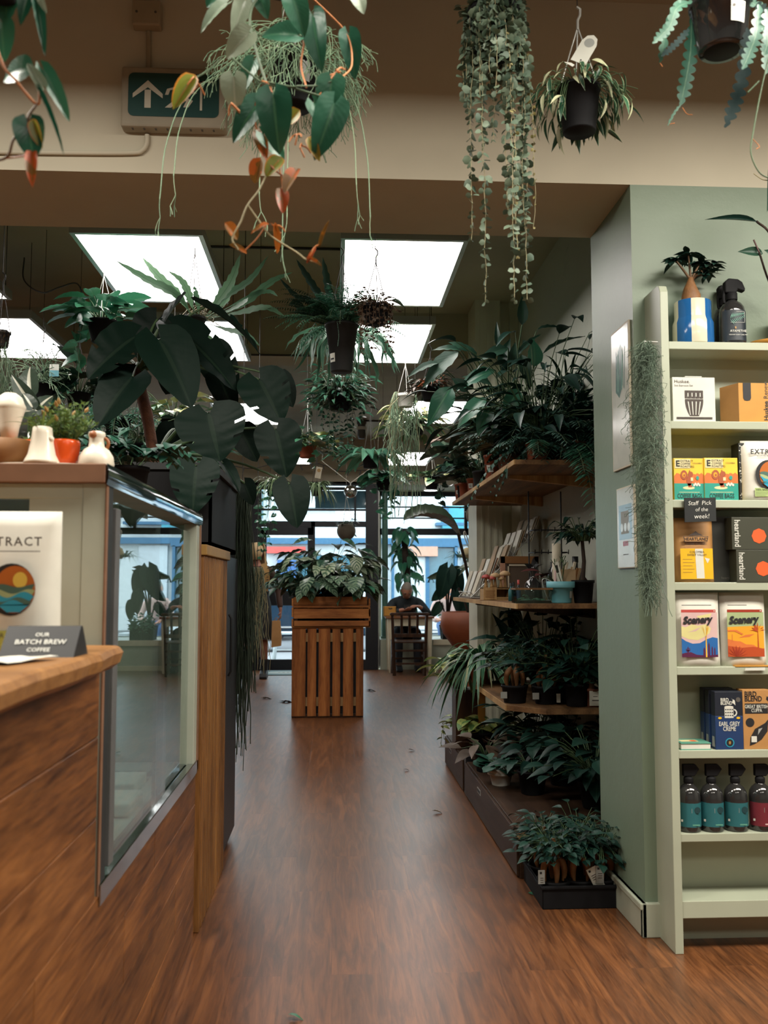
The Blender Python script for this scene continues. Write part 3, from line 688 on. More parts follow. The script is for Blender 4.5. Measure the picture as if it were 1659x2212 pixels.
for (dx,dz,l) in ((-.055,.15,0),(.03,.14,0),(.075,.145,0),(-.01,.17,0),(.05,.10,0)):
    p2 = V3(dx,ru(-.02,.02),h+dz); tube(b, bez((-.002,0,h+.08),(dx*.4,0,h+.11),p2,5), [.006,.005,.0045,.004,.003], 'stem_brown', 5, False); br.append(p2)
part('branch', b, t)
b = MB(); Ms = []
for p in br:
    for k in range(15):
        d = rdir(-.35,.5); Ms.append(leaf_mat(p+rdir()*.008, d, V3(0,0,1)+.4*rdir(), ru(.045,.065), .8))
scatter(b, T_OVAL, Ms, 'ficus'); part('foliage', b, t)
def spray_bottle(name, label, x, y, z, r, h, body, lab, lab2, kind, turn=0, group=None):
    t = thing(name, label, 'spray bottle', (x,y,z), turn, group)
    b = MB(); s = h*.62
    lathe(b, [(0,0),(r*.93,0),(r,r*.12),(r,s*.74),(r*.93,s*.84),(r*.72,s*.93),(r*.42,s*.985),(r*.36,s*1.0),(r*.36,s*1.06),(0,s*1.06)], body, 24); part('body', b, t)
    b = MB(); lathe(b, [(r*.44,0),(r*.44,h*.09),(r*.36,h*.10),(0,h*.10)], 'black_plastic', 18, (0,0,s*1.02))
    part('collar', b, t)
    b = MB(); zz = s*1.02+h*.09
    prism(b, [(-r*.62,zz),(r*.30,zz),(r*.42,zz+h*.05),(r*.98,zz+h*.02),(r*1.02,zz+h*.06),(r*.80,zz+h*.15),(r*.45,zz+h*.19),(-r*.30,zz+h*.20),(-r*.62,zz+h*.15)], 1, -r*.3, r*.3, 'black_plastic'); part('spray_head', b, t, .004)
    b = MB(); tube(b, bez((-r*.5,0,zz+h*.06),(-r*.75,0,zz-h*.02),(-r*.62,0,zz-h*.13),6), r*.13, 'black_plastic', 8); part('trigger', b, t)
    b = MB(); a = 1.25
    lathe(b, [(r*1.012,s*lab[0]),(r*1.012,s*lab[1])], lab[2], 16, (0,0,0), True, -PI/2-a, -PI/2+a)
    if kind == 'palm':
        M = face_M((0,-r*1.03,s*.5),(1,0,0),(0,0,1)); u = r
        for k in range(9):
            f = k/8; px, pz = (-.15+.45*f)*u, (.15+.05*f)*u
            c = (-.62*u+f*1.05*u, (.10+.34*f)*u)
            for sgn in (1,-1):
                L = u*(.62-.35*f); dx, dz = (.35*L, sgn*.85*L) if sgn > 0 else (.55*L, -.72*L)
                flat(b, [c,(c[0]+dx*.5+.02*u,c[1]+dz*.5),(c[0]+dx,c[1]+dz),(c[0]+dx*.5-.045*u,c[1]+dz*.5)], M, 'palm_green', .0005)
        for pl in (rect(.52*u,.535*u,-.15*u,.72*u), rect(-.1*u,.535*u,.70*u,.72*u), rect(-.6*u,.535*u,-.17*u,-.155*u)): flat(b, pl, M, 'label_white', .0004)
        text(b, 'AYAMETHE', face_M((0,-r*1.035,s*.27),(1,0,0),(0,0,1)), r*.26, 'label_white'); text(b, 'INDOOR PLANT CARE MIST', face_M((0,-r*1.035,s*.19),(1,0,0),(0,0,1)), r*.12, 'label_white')
        flat(b, circ(-.0,0,r*.07,10,r*.10), face_M((-r*.2,-r*1.03,s*.345),(1,0,0),(0,0,1)), 'ochre')
    part('printed_label', b, t); return t
x0,x1,_,z1 = pb(1553,1606,592,727,3.13)
spray_bottle('spray_bottle', 'black spray bottle with palm leaf label on top shelf beside the striped pot', (x0+x1)/2, 3.125, z0, (x1-x0)/2, z1-z0, 'gloss_black', (.08,.74,'label_ink'), None, 'palm', .0)
x0,x1,_,z1 = pb(1541,1590,604,727,3.18)
spray_bottle('spray_bottle', 'second black spray bottle half hidden behind the palm leaf one', (x0+x1)/2-.004, 3.188, z0, (x1-x0)/2*.8, z1-z0, 'gloss_black', (.08,.74,'label_teal_d'), None, '', .4)
b = MB(); q = P(1668,728,3.1); lathe(b, [(0,.002),(.055,.002),(.075,.014),(.077,.013),(.056,0),(0,0)], 'box_orange', 24); single('saucer', b, 'orange saucer on the bookcase top shelf at the right edge of the photo', 'saucer', loc=(q[0],3.125,z0))
# --- shelf 2: white espresso cup box, orange box
z0 = SHZ[1]; x0,x1,_,z1 = pb(1453,1545,815,905,3.075)
t = thing('cup_box', 'white carton with a dark ribbed cup drawing on the second shelf', 'box', ((x0+x1)/2,3.075,z0)); w,h = x1-x0, z1-z0
b = MB(); box(b,-w/2,w/2,0,.09,0,h,'label_white'); box(b,-w*.2,w*.2,.0,.088,h,h+.004,'label_white'); part('carton', b, t, .0015)
b = MB(); M = FR(-.001)
text(b,'Huskee.',face_M((-w*.46,-.001,h*.90),(1,0,0),(0,0,1)),.017,'ink_brown',align='LEFT'); text(b,'3oz Espresso Set',face_M((-w*.46,-.001,h*.81),(1,0,0),(0,0,1)),.0095,'ink_grey',align='LEFT')
cw = w*.215
for k in range(9):
    a0, a1 = -1+k*2/9, -1+(k+1)*2/9; g = .03 if k%2 else 0
    for (zb, zt, sc0, sc1) in ((.52,.70,.97,1.0),):
        c0 = a0*cw; c1 = a1*cw
        flat(b, [(c0+.001*(k%2),h*zb),(c1-.0002,h*zb),(c1-.0002,h*zt),(c0,h*zt)], M, 'ink_brown' if k%2==0 else 'ink_brown')
    n = 7
    for i in range(n):
        t0, t1 = i/n, (i+1)/n; wd_ = lambda t_: (1-.52*t_**2.2)*cw
        flat(b, [(a0*wd_(t1),h*(.505-.38*t1)),(a1*wd_(t1),h*(.505-.38*t1)),(a1*wd_(t0),h*(.505-.38*t0)),(a0*wd_(t0),h*(.505-.38*t0))], M, 'ink_brown')
for k in (-3,-1,1,3):
    flat(b, rect(k*cw*.22-.0016,k*cw*.22+.0016,h*.56,h*.645), M, 'label_white', .0006); flat(b, [(k*cw*.15-.0012,h*.15),(k*cw*.15+.0012,h*.15),(k*cw*.22+.0018,h*.45),(k*cw*.22-.0018,h*.45)], M, 'label_white', .0006)
for q in (.062,.09): flat(b, rect(-w*.42,w*.42,h*q-.0016,h*q+.0016), M, 'ink_brown')
part('print', b, t)
x0,x1,_,z1 = pb(1595,1690,828,905,3.085); w,h = x1-x0, z1-z0
t = thing('orange_carton', 'orange carton with a dark rounded window on the second shelf', 'box', (x0,3.082,z0), .0)
b = MB(); box(b,0,w,0,.085,0,h,'box_orange'); V = [(0,0,0),(0,0,h),(-.035,.085,h),(-.035,.085,0)]; b.add([(0,0,0),(0,0,h),(-.03,.085,h),(-.03,.085,0),(0,.085,0),(0,.085,h)], [(0,1,2,3),(1,5,2),(0,3,4)], 'kraft'); part('carton', b, t)
b = MB(); wx = w*.19; flat(b, [(wx-.014,h)]+[(wx-.014+.0,h*.62)]+[(wx-.010,h*.56),(wx,h*.545),(wx+.010,h*.56)]+[(wx+.014,h*.62),(wx+.014,h)], FR(-.001), 'ink_black'); part('window_cutout', b, t)
b = MB(); text(b,'Huskee',face_M((w*.62,-.001,h*.05),(0,0,1),(-1,0,0)),.0225,'ink_black',align='LEFT',bold=.02); text(b,'Renew',face_M((w*.62,-.001,h*.60),(0,0,1),(-1,0,0)),.022,'ink_brown',align='LEFT'); part('lettering', b, t)
# --- shelf 3: two coffee bag cartons, a black patterned box, a white coffee bag
z0 = SHZ[2]
def coffee_carton(px0,px1,py0,label,Y):
    x0,x1,_,z1 = pb(px0,px1,py0,1075,Y); w,h = x1-x0,z1-z0
    t = thing('coffee_carton', label, 'box', ((x0+x1)/2,Y,z0), 0, 'yellow and teal coffee cartons')
    b = MB(); box(b,-w/2,w/2,0,.075,0,h,'box_yellow'); part('carton', b, t, .001)
    b = MB(); M = FR(-.0008); e = .0004
    cl = [(-w/2,h*.38)]+[(w/2,h*.38)]+[(w*(.5-k/12), h*(.60+.035*math.sin(k*1.9)+.03*math.sin(k*.8))) for k in range(13)]
    flat(b, cl, M, 'box_red_orange'); flat(b, rect(-w/2,w/2,0,h*.40), M, 'box_teal', e)
    flat(b, rect(-w*.47,w*.06,h*.76,h*.98), M, 'box_cream', e)
    text(b,'E',face_M((-w*.37,-.002,h*.865),(1,0,0),(0,0,1)),h*.20,'ink_black',bold=.03)
    for k,s in enumerate(('EXTRACT','COFFEE','ROASTERS')): text(b,s,face_M((-w*.28,-.002,h*(.93-.065*k)),(1,0,0),(0,0,1)),h*.07,'ink_black',align='LEFT')
    text(b,'COLOMBIA',face_M((w*.28,-.002,h*.88),(1,0,0),(0,0,1)),h*.045,'ink_brown')
    # a plain surfing squirrel picture: body, head, big tail, board, cup
    flat(b, circ(-w*.02,h*.295,w*.20,20,h*.038), M, 'box_cream', e*2)
    flat(b, circ(w*.0,h*.47,w*.085,16,h*.13), M, 'squirrel', e*3); flat(b, circ(w*.05,h*.62,w*.085,14,h*.065), M, 'squirrel', e*3.2); flat(b, [(w*.0,h*.68),(w*.02,h*.73),(w*.05,h*.67)], M, 'squirrel', e*3)
    flat(b, circ(-w*.17,h*.60,w*.115,18,h*.115), M, 'squirrel', e*3); flat(b, circ(-w*.175,h*.60,w*.06,14,h*.06), M, 'print_amber', e*4); flat(b, circ(-w*.165,h*.59,w*.03,12,h*.03), M, 'squirrel', e*5)
    flat(b, [(-w*.06,h*.40),(w*.06,h*.40),(w*.10,h*.31),(-w*.03,h*.31)], M, 'squirrel', e*3)
    flat(b, rect(w*.05,w*.13,h*.46,h*.54), M, 'box_cream', e*4); flat(b, circ(w*.28,h*.53,w*.05,12,h*.05), M, 'box_teal', e*4); flat(b, circ(w*.28,h*.56,w*.085,12,h*.085), M, 'box_red_orange', e*2)
    for k in range(5): flat(b, circ(w*(.16+.045*k),h*(.36+.03*(k%2)),w*.035,8,h*.03), M, 'paper_white', e*4)
    text(b,'COFFEE BAGS',face_M((0,-.002,h*.095),(1,0,0),(0,0,1)),h*.155,'ink_black',bold=.012,sx=.62); flat(b, rect(-w*.34,w*.34,h*.185,h*.195), M, 'box_cream', e*2)
    part('printed_front', b, t)
coffee_carton(1456,1520.5,990,'left yellow and teal carton of coffee bags above the handwritten sign',3.085)
coffee_carton(1521.5,1594,989,'right yellow and teal carton of coffee bags beside the white coffee bag',3.08)
x0,x1,_,z1 = pb(1594,1612,958,1075,3.11)
b = MB(); box(b,0,.02,0,.06,0,z1-z0,'box_black')
for k in range(70):
    cx, cz = ru(.001,.017), ru(.004,z1-z0-.006); flat(b, circ(cx,cz,ru(.001,.0026),6), FR(-.0005), 'label_white')
single('patterned_box', b, 'narrow black speckled packet between the coffee cartons and white bag', 'box', loc=(x0,3.10,z0))
def coffee_bag(name, label, cat, x0, x1, z0, h, Y, m, depth=.07, group=None, crimp=.0):
    """a filled stand-up pouch: fat below, flat sealed top"""
    w = x1-x0; t = thing(name, label, cat, ((x0+x1)/2,Y,z0), 0, group); b = MB(); nz, nx = 9, 8; V = []; F = []
    for side in (-1,1):
        for i in range(nz+1):
            f = i/nz; d = depth/2*(1-f**2.4*.93)
            for j in range(nx+1):
                s = j/nx*2-1; bul = d*(1-abs(s)**4*.75)+(.004*math.sin(s*7+f*9)*(1-f) if side < 0 else 0)*.3
                V.append((s*w/2*(1-.015*math.sin(f*PI)), side*bul+depth/2, f*h))
    k = (nz+1)*(nx+1)
    for q in (0,1):
        for i in range(nz):
            for j in range(nx):
                a = q*k+i*(nx+1)+j; f = (a,a+1,a+nx+2,a+nx+1); F.append(f if q == 0 else f[::-1])
    for i in range(nz):
        a = i*(nx+1); F.append((a+k,a,a+nx+1,a+k+nx+1)); c = a+nx; F.append((c,c+k,c+k+nx+1,c+nx+1))
    for j in range(nx): a = nz*(nx+1)+j; F.append((a,a+1,a+k+1,a+k)); F.append((j+1,j,j+k,j+k+1))
    b.add(V, F, m, None, True); part('pouch', b, t); return t, w, h
def landscape(b, M, cx, cz, r, e=.0006):
    """round picture: sunset over green hills and blue water, in a dark rimmed oval"""
    Mm = M
    flat(b, circ(cx-r*.10,cz,r,28,r*1.10), Mm, 'ink_black', e)
    flat(b, circ(cx+r*.05,cz,r*.86,28,r*1.0), Mm, 'print_sky', e*2); flat(b, circ(cx+r*.27,cz+r*.40,r*.30,16,r*.34), Mm, 'print_sun', e*3)
    def band(z_lo, z_hi, m, k, amp=.07):
        pts = []
        for i in range(13):
            u = -1+i/6; zz = z_hi+amp*math.sin(u*4+k); lim = math.sqrt(max(0,1-min(1,abs(zz))**2)); pts.append((max(-lim,min(lim,u)),zz))
        for i in range(13):
            u = 1-i/6; zz = z_lo; lim = math.sqrt(max(0,1-min(1,abs(zz))**2)); pts.append((max(-lim,min(lim,u)),zz))
        flat(b, [(cx+r*.05+p*r*.86, cz+q*r) for p,q in pts], Mm, m, e*k)
    band(-.95,.16,'print_forest',4); band(-.95,-.08,'print_sage',5,.10); band(-.95,-.22,'print_cyan',6,.13); band(-.95,-.42,'print_forest',7,.10); band(-.95,-.55,'print_cyan',8,.12)
x0,x1,_,z1 = pb(1608,1712,950,1075,3.075)
t,w,h = coffee_bag('coffee_bag','white coffee bag with a round landscape picture on the third shelf','coffee bag',x0,x1,z0,z1-z0,3.068,'paper_white',.07)
b = MB(); M = FR(-.004); text(b,'EXTRACT',face_M((0,.010,h*.80),(1,0,0),(0,-.06,1)),.0235,'ink_black',bold=.025,space=1.25); text(b,'COFFEE ROASTERS',face_M((0,.008,h*.73),(1,0,0),(0,-.06,1)),.009,'ink_grey')
landscape(b, face_M((0,-.002,0),(1,0,0),(0,0,1)), -.0, h*.42, w*.27); part('print', b, t)
b = MB(); flat(b, rect(-w*.32,w*.32,h*.06,h*.20), FR(-.002), 'green_label'); text(b,'100% SINGLE ORIGIN',face_M((-w*.30,-.003,h*.17),(1,0,0),(0,0,1)),.009,'ink_black',align='LEFT')
for k in range(3): flat(b, rect(-w*.30,w*(.1-.1*k),h*(.13-.025*k),h*(.133-.025*k)), FR(-.0025), 'ink_grey')
part('sticker', b, t)
# --- the little hand-lettered sign
x0,x1,zz0,zz1 = pb(1480,1548,1075,1128,3.045)
t = thing('chalk_sign', 'small black hand-lettered sign hanging from the edge of the third shelf', 'sign', ((x0+x1)/2,3.050,zz0)); w,h = x1-x0,zz1-zz0
b = MB(); prism(b, [(-w/2,0),(w/2,.004),(w/2,h),(-w/2,h)], 1, 0, .004, 'chalk_board'); part('board', b, t)
b = MB()
for s,cx,cz,sz in (('Staff  Pick',-.002,h*.78,.0205),('of the',.004,h*.52,.0185),('week!',.004,h*.24,.022)): text(b,s,face_M((cx,-.001,cz),(1,0,.03),(0,0,1)),sz,'chalk',shear=.12,bold=-.006)
part('handwriting', b, t)
# --- shelf 4: kraft bag, black box, two dark cartons
z0 = SHZ[3]; x0,x1,_,z1 = pb(1461,1546,1118,1252,3.085)
t,w,h = coffee_bag('coffee_bag','brown kraft coffee bag with yellow label under the handwritten sign','coffee bag',x0,x1,z0,z1-z0,3.082,'kraft',.065)
b = MB(); flat(b, [(-w*.30,h*.62),(w*.28,h*.62),(w*.31,h*.71),(-w*.33,h*.71)], FR(-.0005), 'ink_brown'); flat(b, [(-w*.285,h*.63),(w*.265,h*.63),(w*.29,h*.70),(-w*.31,h*.70)], FR(-.001), 'kraft'); text(b,'HEARTLAND',face_M((-w*.01,-.002,h*.665),(1,0,0),(0,0,1)),.0145,'ink_brown',bold=.02); flat(b, [(-w*.20,h*.72),(w*.18,h*.72),(w*.05,h*.76),(-.001,h*.79),(-w*.08,h*.76)], FR(-.0008), 'ink_brown'); text(b,'COFFEE ROASTERS',face_M((0,-.002,h*.59),(1,0,0),(0,0,1)),.0085,'ink_brown'); part('print', b, t)
b = MB(); flat(b, rect(-w*.42,w*.40,h*.05,h*.52), FR(-.004), 'label_yellow'); flat(b, [(-w*.02,h*.06),(w*.18,h*.06),(w*.15,h*.515),(-w*.05,h*.515)], FR(-.0045), 'label_white')
text(b,'COLOMBIA',face_M((0,-.005,h*.465),(1,0,0),(0,0,1)),.010,'ink_brown'); text(b,'SWEET VALLEY',face_M((0,-.005,h*.42),(1,0,0),(0,0,1)),.010,'ink_brown')
for k in range(5): flat(b, rect(-w*.36,-w*(.12-.05*(k%2)),h*(.35-.05*k),h*(.356-.05*k)), FR(-.0046), 'ochre')
flat(b, [(w*.19,h*.38),(w*.32,h*.36),(w*.26,h*.29)], FR(-.0046), 'label_white'); part('sticker', b, t)
x0,x1,_,z1 = pb(1540,1592,1110,1252,3.11)
b = MB(); box(b,0,x1-x0,0,.08,0,z1-z0-.01,'box_black'); text(b,'heartland',face_M(((x1-x0)*.62,-.0006,.015),(1,0,0),(0,0,1)),.012,'ink_grey'); single('black_carton', b, 'plain black carton between the kraft bag and the dark striped cartons', 'box', loc=(x0,3.118,z0), bevel=.001)
for k,(a,c,u,d) in enumerate(((1590,1720,1184,1254),(1580,1712,1113,1183))):
    x0,x1,zz0,zz1 = pb(a,c,u,d,3.065)
    if k == 0: zb = z0; hh = zz1-zz0
    else: zb = z0+hh+.001
    t = thing('heartland_carton'.replace('heartland','dark'), ('lower of two dark green cartons with an orange disc','upper of two dark green cartons with an orange disc')[k], 'box', (x0,3.062,zb), 0, 'dark cartons with orange discs'); w,h = x1-x0,hh
    b = MB(); box(b,0,w,0,.095,0,h,'box_olive'); part('carton', b, t, .001)
    b = MB(); flat(b, circ(w*.44,h*.42,h*.235,8), FR(-.0008), 'disc_orange'); part('orange_disc', b, t); b = MB(); text(b,'heartland',face_M((w*.085,-.001,h*.5),(0,0,-1),(1,0,0)),.0285,'label_white',bold=.012,sx=.86)
    part('lettering', b, t)
# --- shelf 5: two pouches with landscape labels
z0 = SHZ[4]
def scenery(px0,px1,py0,py1,label,kind,Y):
    x0,x1,zz0,z1 = pb(px0,px1,py0,py1,Y)
    t,w,h = coffee_bag('coffee_bag',label,'coffee bag',x0,x1,z0,z1-z0,Y,'paper_white',.06,'white pouches with landscape labels')
    b = MB(); lw, l0, l1 = w*.40, h*.13, h*.80; lx = -w*.02; lh = l1-l0; M = FR(-.0045); e = .00025
    X = lambda u: lx-lw+2*lw*u
    Z = lambda v: l0+lh*v
    if kind == 0:
        flat(b, rect(X(0),X(1),Z(0),Z(.90)), M, 'print_pink'); 
        flat(b, [(X(0),Z(.42)),(X(.2),Z(.36)),(X(.45),Z(.34)),(X(.62),Z(.40)),(X(.78),Z(.48)),(X(.82),Z(.58)),(X(.7),Z(.66)),(X(.45),Z(.63)),(X(.3),Z(.66)),(X(.12),Z(.60)),(X(0),Z(.62))], M, 'print_yellow', e)
        flat(b, [(X(.18),Z(.50)),(X(.4),Z(.52)),(X(.55),Z(.60)),(X(.45),Z(.58)),(X(.3),Z(.53))], M, 'print_pink', e*2); flat(b, [(X(.42),Z(.82)),(X(.85),Z(.88)),(X(.8),Z(.80)),(X(.5),Z(.78))], M, 'print_yellow', e)
        flat(b, [(X(0),Z(.0)),(X(1),Z(0)),(X(1),Z(.38)),(X(.86),Z(.40)),(X(.7),Z(.36)),(X(.5),Z(.28)),(X(.3),Z(.27)),(X(.12),Z(.32)),(X(0),Z(.38))], M, 'print_blue', e*3)
        flat(b, [(X(0),Z(0)),(X(1),Z(0)),(X(1),Z(.05)),(X(.7),Z(.03)),(X(.4),Z(.05)),(X(.25),Z(.10)),(X(.1),Z(.09)),(X(0),Z(.07))], M, 'print_plum', e*4)
        for cx,w_,hh_ in ((.17,.022,.22),(.75,.03,.30),(.84,.022,.22),(.91,.02,.20),(.62,.03,.2)): flat(b, [(X(cx-w_),Z(0)),(X(cx+w_),Z(0)),(X(cx+w_*.8),Z(hh_*.8)),(X(cx),Z(hh_)),(X(cx-w_*.8),Z(hh_*.8))], M, 'print_plum', e*5)
        flat(b, rect(X(.12),X(.22),Z(.12),Z(.14)), M, 'print_plum', e*5); flat(b, rect(X(.115),X(.135),Z(.13),Z(.17)), M, 'print_plum', e*5); flat(b, rect(X(.205),X(.225),Z(.13),Z(.18)), M, 'print_plum', e*5)
        flat(b, [(X(.655),Z(0)),(X(.70),Z(0)),(X(.69),Z(.42)),(X(.665),Z(.42))], M, 'print_gold', e*6)
        for ang in (-.62,-.42,.08,.3): q = (X(.677),Z(.38)); flat(b, [q,(q[0]+lw*.45*math.sin(ang)-.001,q[1]+lh*.26),(q[0]+lw*.40*math.sin(ang)+.002,q[1]+lh*.20)], M, 'print_gold', e*6)
        red = 'print_red'
    else:
        flat(b, rect(X(0),X(1),Z(0),Z(.90)), M, 'print_sage'); flat(b, [(X(0),Z(0)),(X(1),Z(0)),(X(1),Z(.62)),(X(.6),Z(.62)),(X(0),Z(.60))], M, 'print_amber', e)
        flat(b, [(X(.3),Z(.38)),(X(.6),Z(.40)),(X(.75),Z(.46)),(X(.5),Z(.44))], M, 'box_red_orange', e*2)
        flat(b, [(X(0),Z(0)),(X(1),Z(0)),(X(1),Z(.17)),(X(.9),Z(.16)),(X(.7),Z(.24)),(X(.5),Z(.25)),(X(.35),Z(.31)),(X(.2),Z(.32)),(X(0),Z(.36))], M, 'box_red_orange', e*2)
        flat(b, [(X(0),Z(0)),(X(1),Z(0)),(X(1),Z(.16)),(X(.7),Z(.20)),(X(.4),Z(.18)),(X(0),Z(.22))], M, 'print_rust', e*3)
        flat(b, [(X(.82),Z(.18)),(X(.855),Z(.18)),(X(.84),Z(.52)),(X(.825),Z(.52))], M, 'print_rust', e*5)
        for i in range(7):
            a = math.radians(25+i*22); q = (X(.832),Z(.50)); L = lw*(.62 if 1 < i < 5 else .5)
            flat(b, [q,(q[0]+L*.5*math.cos(a)+.0015,q[1]+L*.62*math.sin(a)),(q[0]+L*math.cos(a),q[1]+L*.85*math.sin(a)-.006*abs(math.cos(a))),(q[0]+L*.5*math.cos(a)-.0025,q[1]+L*.4*math.sin(a))], M, 'print_rust', e*6)
        for i in range(8):
            a = math.radians(15+i*20); q = (X(.25),Z(.0)); L = lw*.62
            flat(b, [q,(q[0]+L*.5*math.cos(a)+.003,q[1]+L*.5*math.sin(a)),(q[0]+L*math.cos(a),q[1]+L*math.sin(a)),(q[0]+L*.5*math.cos(a)-.003,q[1]+L*.5*math.sin(a))], M, 'print_maroon', e*6)
        flat(b, [(X(.0),Z(.54)),(X(.25),Z(.54)),(X(.43),Z(.46)),(X(.40),Z(.44)),(X(.2),Z(.51)),(X(.0),Z(.51))], M, 'box_red_orange', e*4)
        flat(b, [(X(.12),Z(.3)),(X(.13),Z(.3)),(X(.135),Z(.45)),(X(.12),Z(.45))], M, 'box_red_orange', e*4)
        red = 'print_maroon'
    flat(b, rect(X(0),X(.96),Z(.90),Z(.955)), M, red, e*2); flat(b, circ(X(.92),Z(.928),lw*.035,10), M, 'label_white', e*3)
    flat(b, rect(X(.02),X(.55 if kind else .85),Z(1.035),Z(1.05)), M, 'ink_grey', e)
    text(b,'Scenery',face_M((X(.44),-.0072,Z(.745)),(1,0,.05),(0,0,1)),w*.215,'ink_black',bold=.05,shear=.18,sx=.92)
    part('printed_label', b, t)
scenery(1462,1560,1282,1434,'left white pouch with a pink and blue desert picture label','','','') if False else None
scenery(1463,1560,1280,1437,'left white pouch, its label a pink sky over blue desert',0,3.07)
scenery(1562,1660,1280,1430,'right white pouch, its label an orange desert with palms',1,3.08)
b = MB(); q0,q1 = P(1592,1432,3.05), P(1690,1432,3.05); box(b,0,q1[0]-q0[0],0,.03,0,.003,'box_orange'); single('price_strip', b, 'thin orange strip lying at the front of the fifth shelf', 'strip', loc=(q0[0],3.062,z0))
b = MB(); prism(b,[(0,0),(.07,0),(.07,.010),(.003,.008)],1,0,.002,'label_white'); q = P(1610,1440,3.05); single('price_card', b, 'small white card sticking out below the right pouch', 'card', loc=(q[0],3.0555,z0-.012))
# --- shelf 6: tea cartons, a flat book
z0 = SHZ[5]
def tea(px0,px1,py0,Y,label,kind,dx=0):
    x0,x1,_,z1 = pb(px0,px1,py0,1617,Y); w,h = x1-x0,z1-z0; w_side = .0
    t = thing('tea_carton', label, 'box', ((x0+x1)/2,Y,z0), 0, 'tea cartons in a row'); b = MB()
    if kind: box(b,-w/2,w/2,0,.05,0,h,'kraft')
    else: box(b,-w/2,w/2,0,.034,0,h*.58,'print_navy'); box(b,-w/2,w/2,0,.034,h*.58,h,'print_night')
    part('carton', b, t, .0012); b = MB(); M = FR(-.0008); c = 'ink_black' if kind else 'label_white'
    if kind:
        text(b,'BIRD',face_M((-w*.43,-.001,h*.925),(1,0,0),(0,0,1)),.0245,c,align='LEFT',bold=.02,sx=.8); text(b,'BLEND',face_M((-w*.43,-.001,h*.845),(1,0,0),(0,0,1)),.0245,c,align='LEFT',bold=.02,sx=.8)
        flat(b, rect(-w*.42,w*.42,h*.60,h*.77), M, 'ink_black'); text(b,'GREAT BRITISH',face_M((0,-.002,h*.715),(1,0,0),(0,0,1)),.0165,'label_white',bold=.01,sx=.72); text(b,'CUPPA',face_M((0,-.002,h*.65),(1,0,0),(0,0,1)),.0165,'label_white',bold=.01,sx=.72)
        flat(b, circ(-w*.25,h*.45,w*.16,16), M, 'ink_black'); flat(b, [(-w*.28,h*.06),(-w*.25,h*.20),(-w*.08,h*.34),(w*.30,h*.44),(w*.42,h*.50),(w*.38,h*.30),(w*.15,h*.16),(-w*.10,h*.09)], M, 'ink_black'); flat(b, rect(-w*.22,-w*.02,h*.12,h*.22), M, 'label_white', .0006)
        flat(b, [(w*.02,h*.24),(w*.2,h*.36),(w*.05,h*.34)], M, 'label_grey', .0006)
        bx_, bz_ = w*.30, h*.86
    else:
        text(b,'BIRD',face_M((-w*.30,-.001,h*.855),(1,0,0),(0,0,1)),.0165,c,align='LEFT',bold=.02,sx=.8); text(b,'BLEND',face_M((-w*.30,-.001,h*.80),(1,0,0),(0,0,1)),.0165,c,align='LEFT',bold=.02,sx=.8)
        flat(b, rect(-w*.16,w*.16,h*.545,h*.73), M, c); flat(b, circ(0,h*.735,w*.165,16,h*.02), M, 'paper_white', .0004); 
        for k in range(3): 
            for i in range(4): flat(b, circ(-w*.115+i*w*.078,h*(.69-.05*k),w*.03,6,h*.011), M, 'print_night', .0006)
        for i in range(9):
            a0,a1 = math.radians(80-i*20), math.radians(60-i*20); ro,ri = w*.135,w*.09; cx,cz = w*.16,h*.635
            flat(b, [(cx+ro*math.cos(a0),cz+ro*1.0*math.sin(a0)),(cx+ri*math.cos(a0),cz+ri*math.sin(a0)),(cx+ri*math.cos(a1),cz+ri*math.sin(a1)),(cx+ro*math.cos(a1),cz+ro*math.sin(a1))], M, c)
        for s in (-1,1): flat(b, circ(s*w*.33,h*.545,w*.07,10,h*.02), M, 'label_yellow')
        text(b,'EARL GREY',face_M((0,-.001,h*.44),(1,0,0),(0,0,1)),.0205,c,bold=.012,sx=.70); text(b,'CREME',face_M((0,-.001,h*.355),(1,0,0),(0,0,1)),.0205,c,bold=.012,sx=.70)
        flat(b, circ(0,h*.12,w*.16,18), M, 'print_cyan'); flat(b, circ(0,h*.12,w*.125,18), M, 'ink_black', .0004); flat(b, circ(0,h*.12,w*.04,10,h*.03), M, 'ochre', .0006)
        bx_, bz_ = w*.06, h*.835; flat(b, circ(w*.34,h*.86,w*.085,14), M, 'ink_grey')
        b.add([(-w/2-.0005,.006,h*.04),(-w/2-.0005,.03,h*.04),(-w/2-.0005,.026,h*.22),(-w/2-.0005,.010,h*.22)],[(0,3,2,1)],'label_grey')
    flat(b, [(bx_+w*.06,bz_-.004),(bx_+w*.10,bz_+.006),(bx_+w*.16,bz_+.002),(bx_+w*.18,bz_-.014)], M, c); flat(b, [(bx_+w*.10,bz_),(bx_+w*.03,bz_+.012),(bx_+w*.09,bz_+.003)], M, c)
    part('print', b, t)
tea(1521,1584,1486,3.153,'rearmost of the three dark blue tea cartons',0)
tea(1532,1594,1490,3.112,'middle of the three dark blue tea cartons',0)
tea(1545,1605,1494,3.070,'front dark blue tea carton with a white mug picture',0)
tea(1605,1664,1490,3.072,'brown tea carton with leaf-shaped window beside the dark blue ones',1)
x0,x1,_,_ = pb(1467,1530,1600,1617,3.09)
t = thing('book', 'closed pale teal book lying flat on the sixth shelf', 'book', (x0,3.07,z0)); b = MB(); box(b,0,x1-x0,.002,.085,.003,.020,'paper_white'); part('pages', b, t)
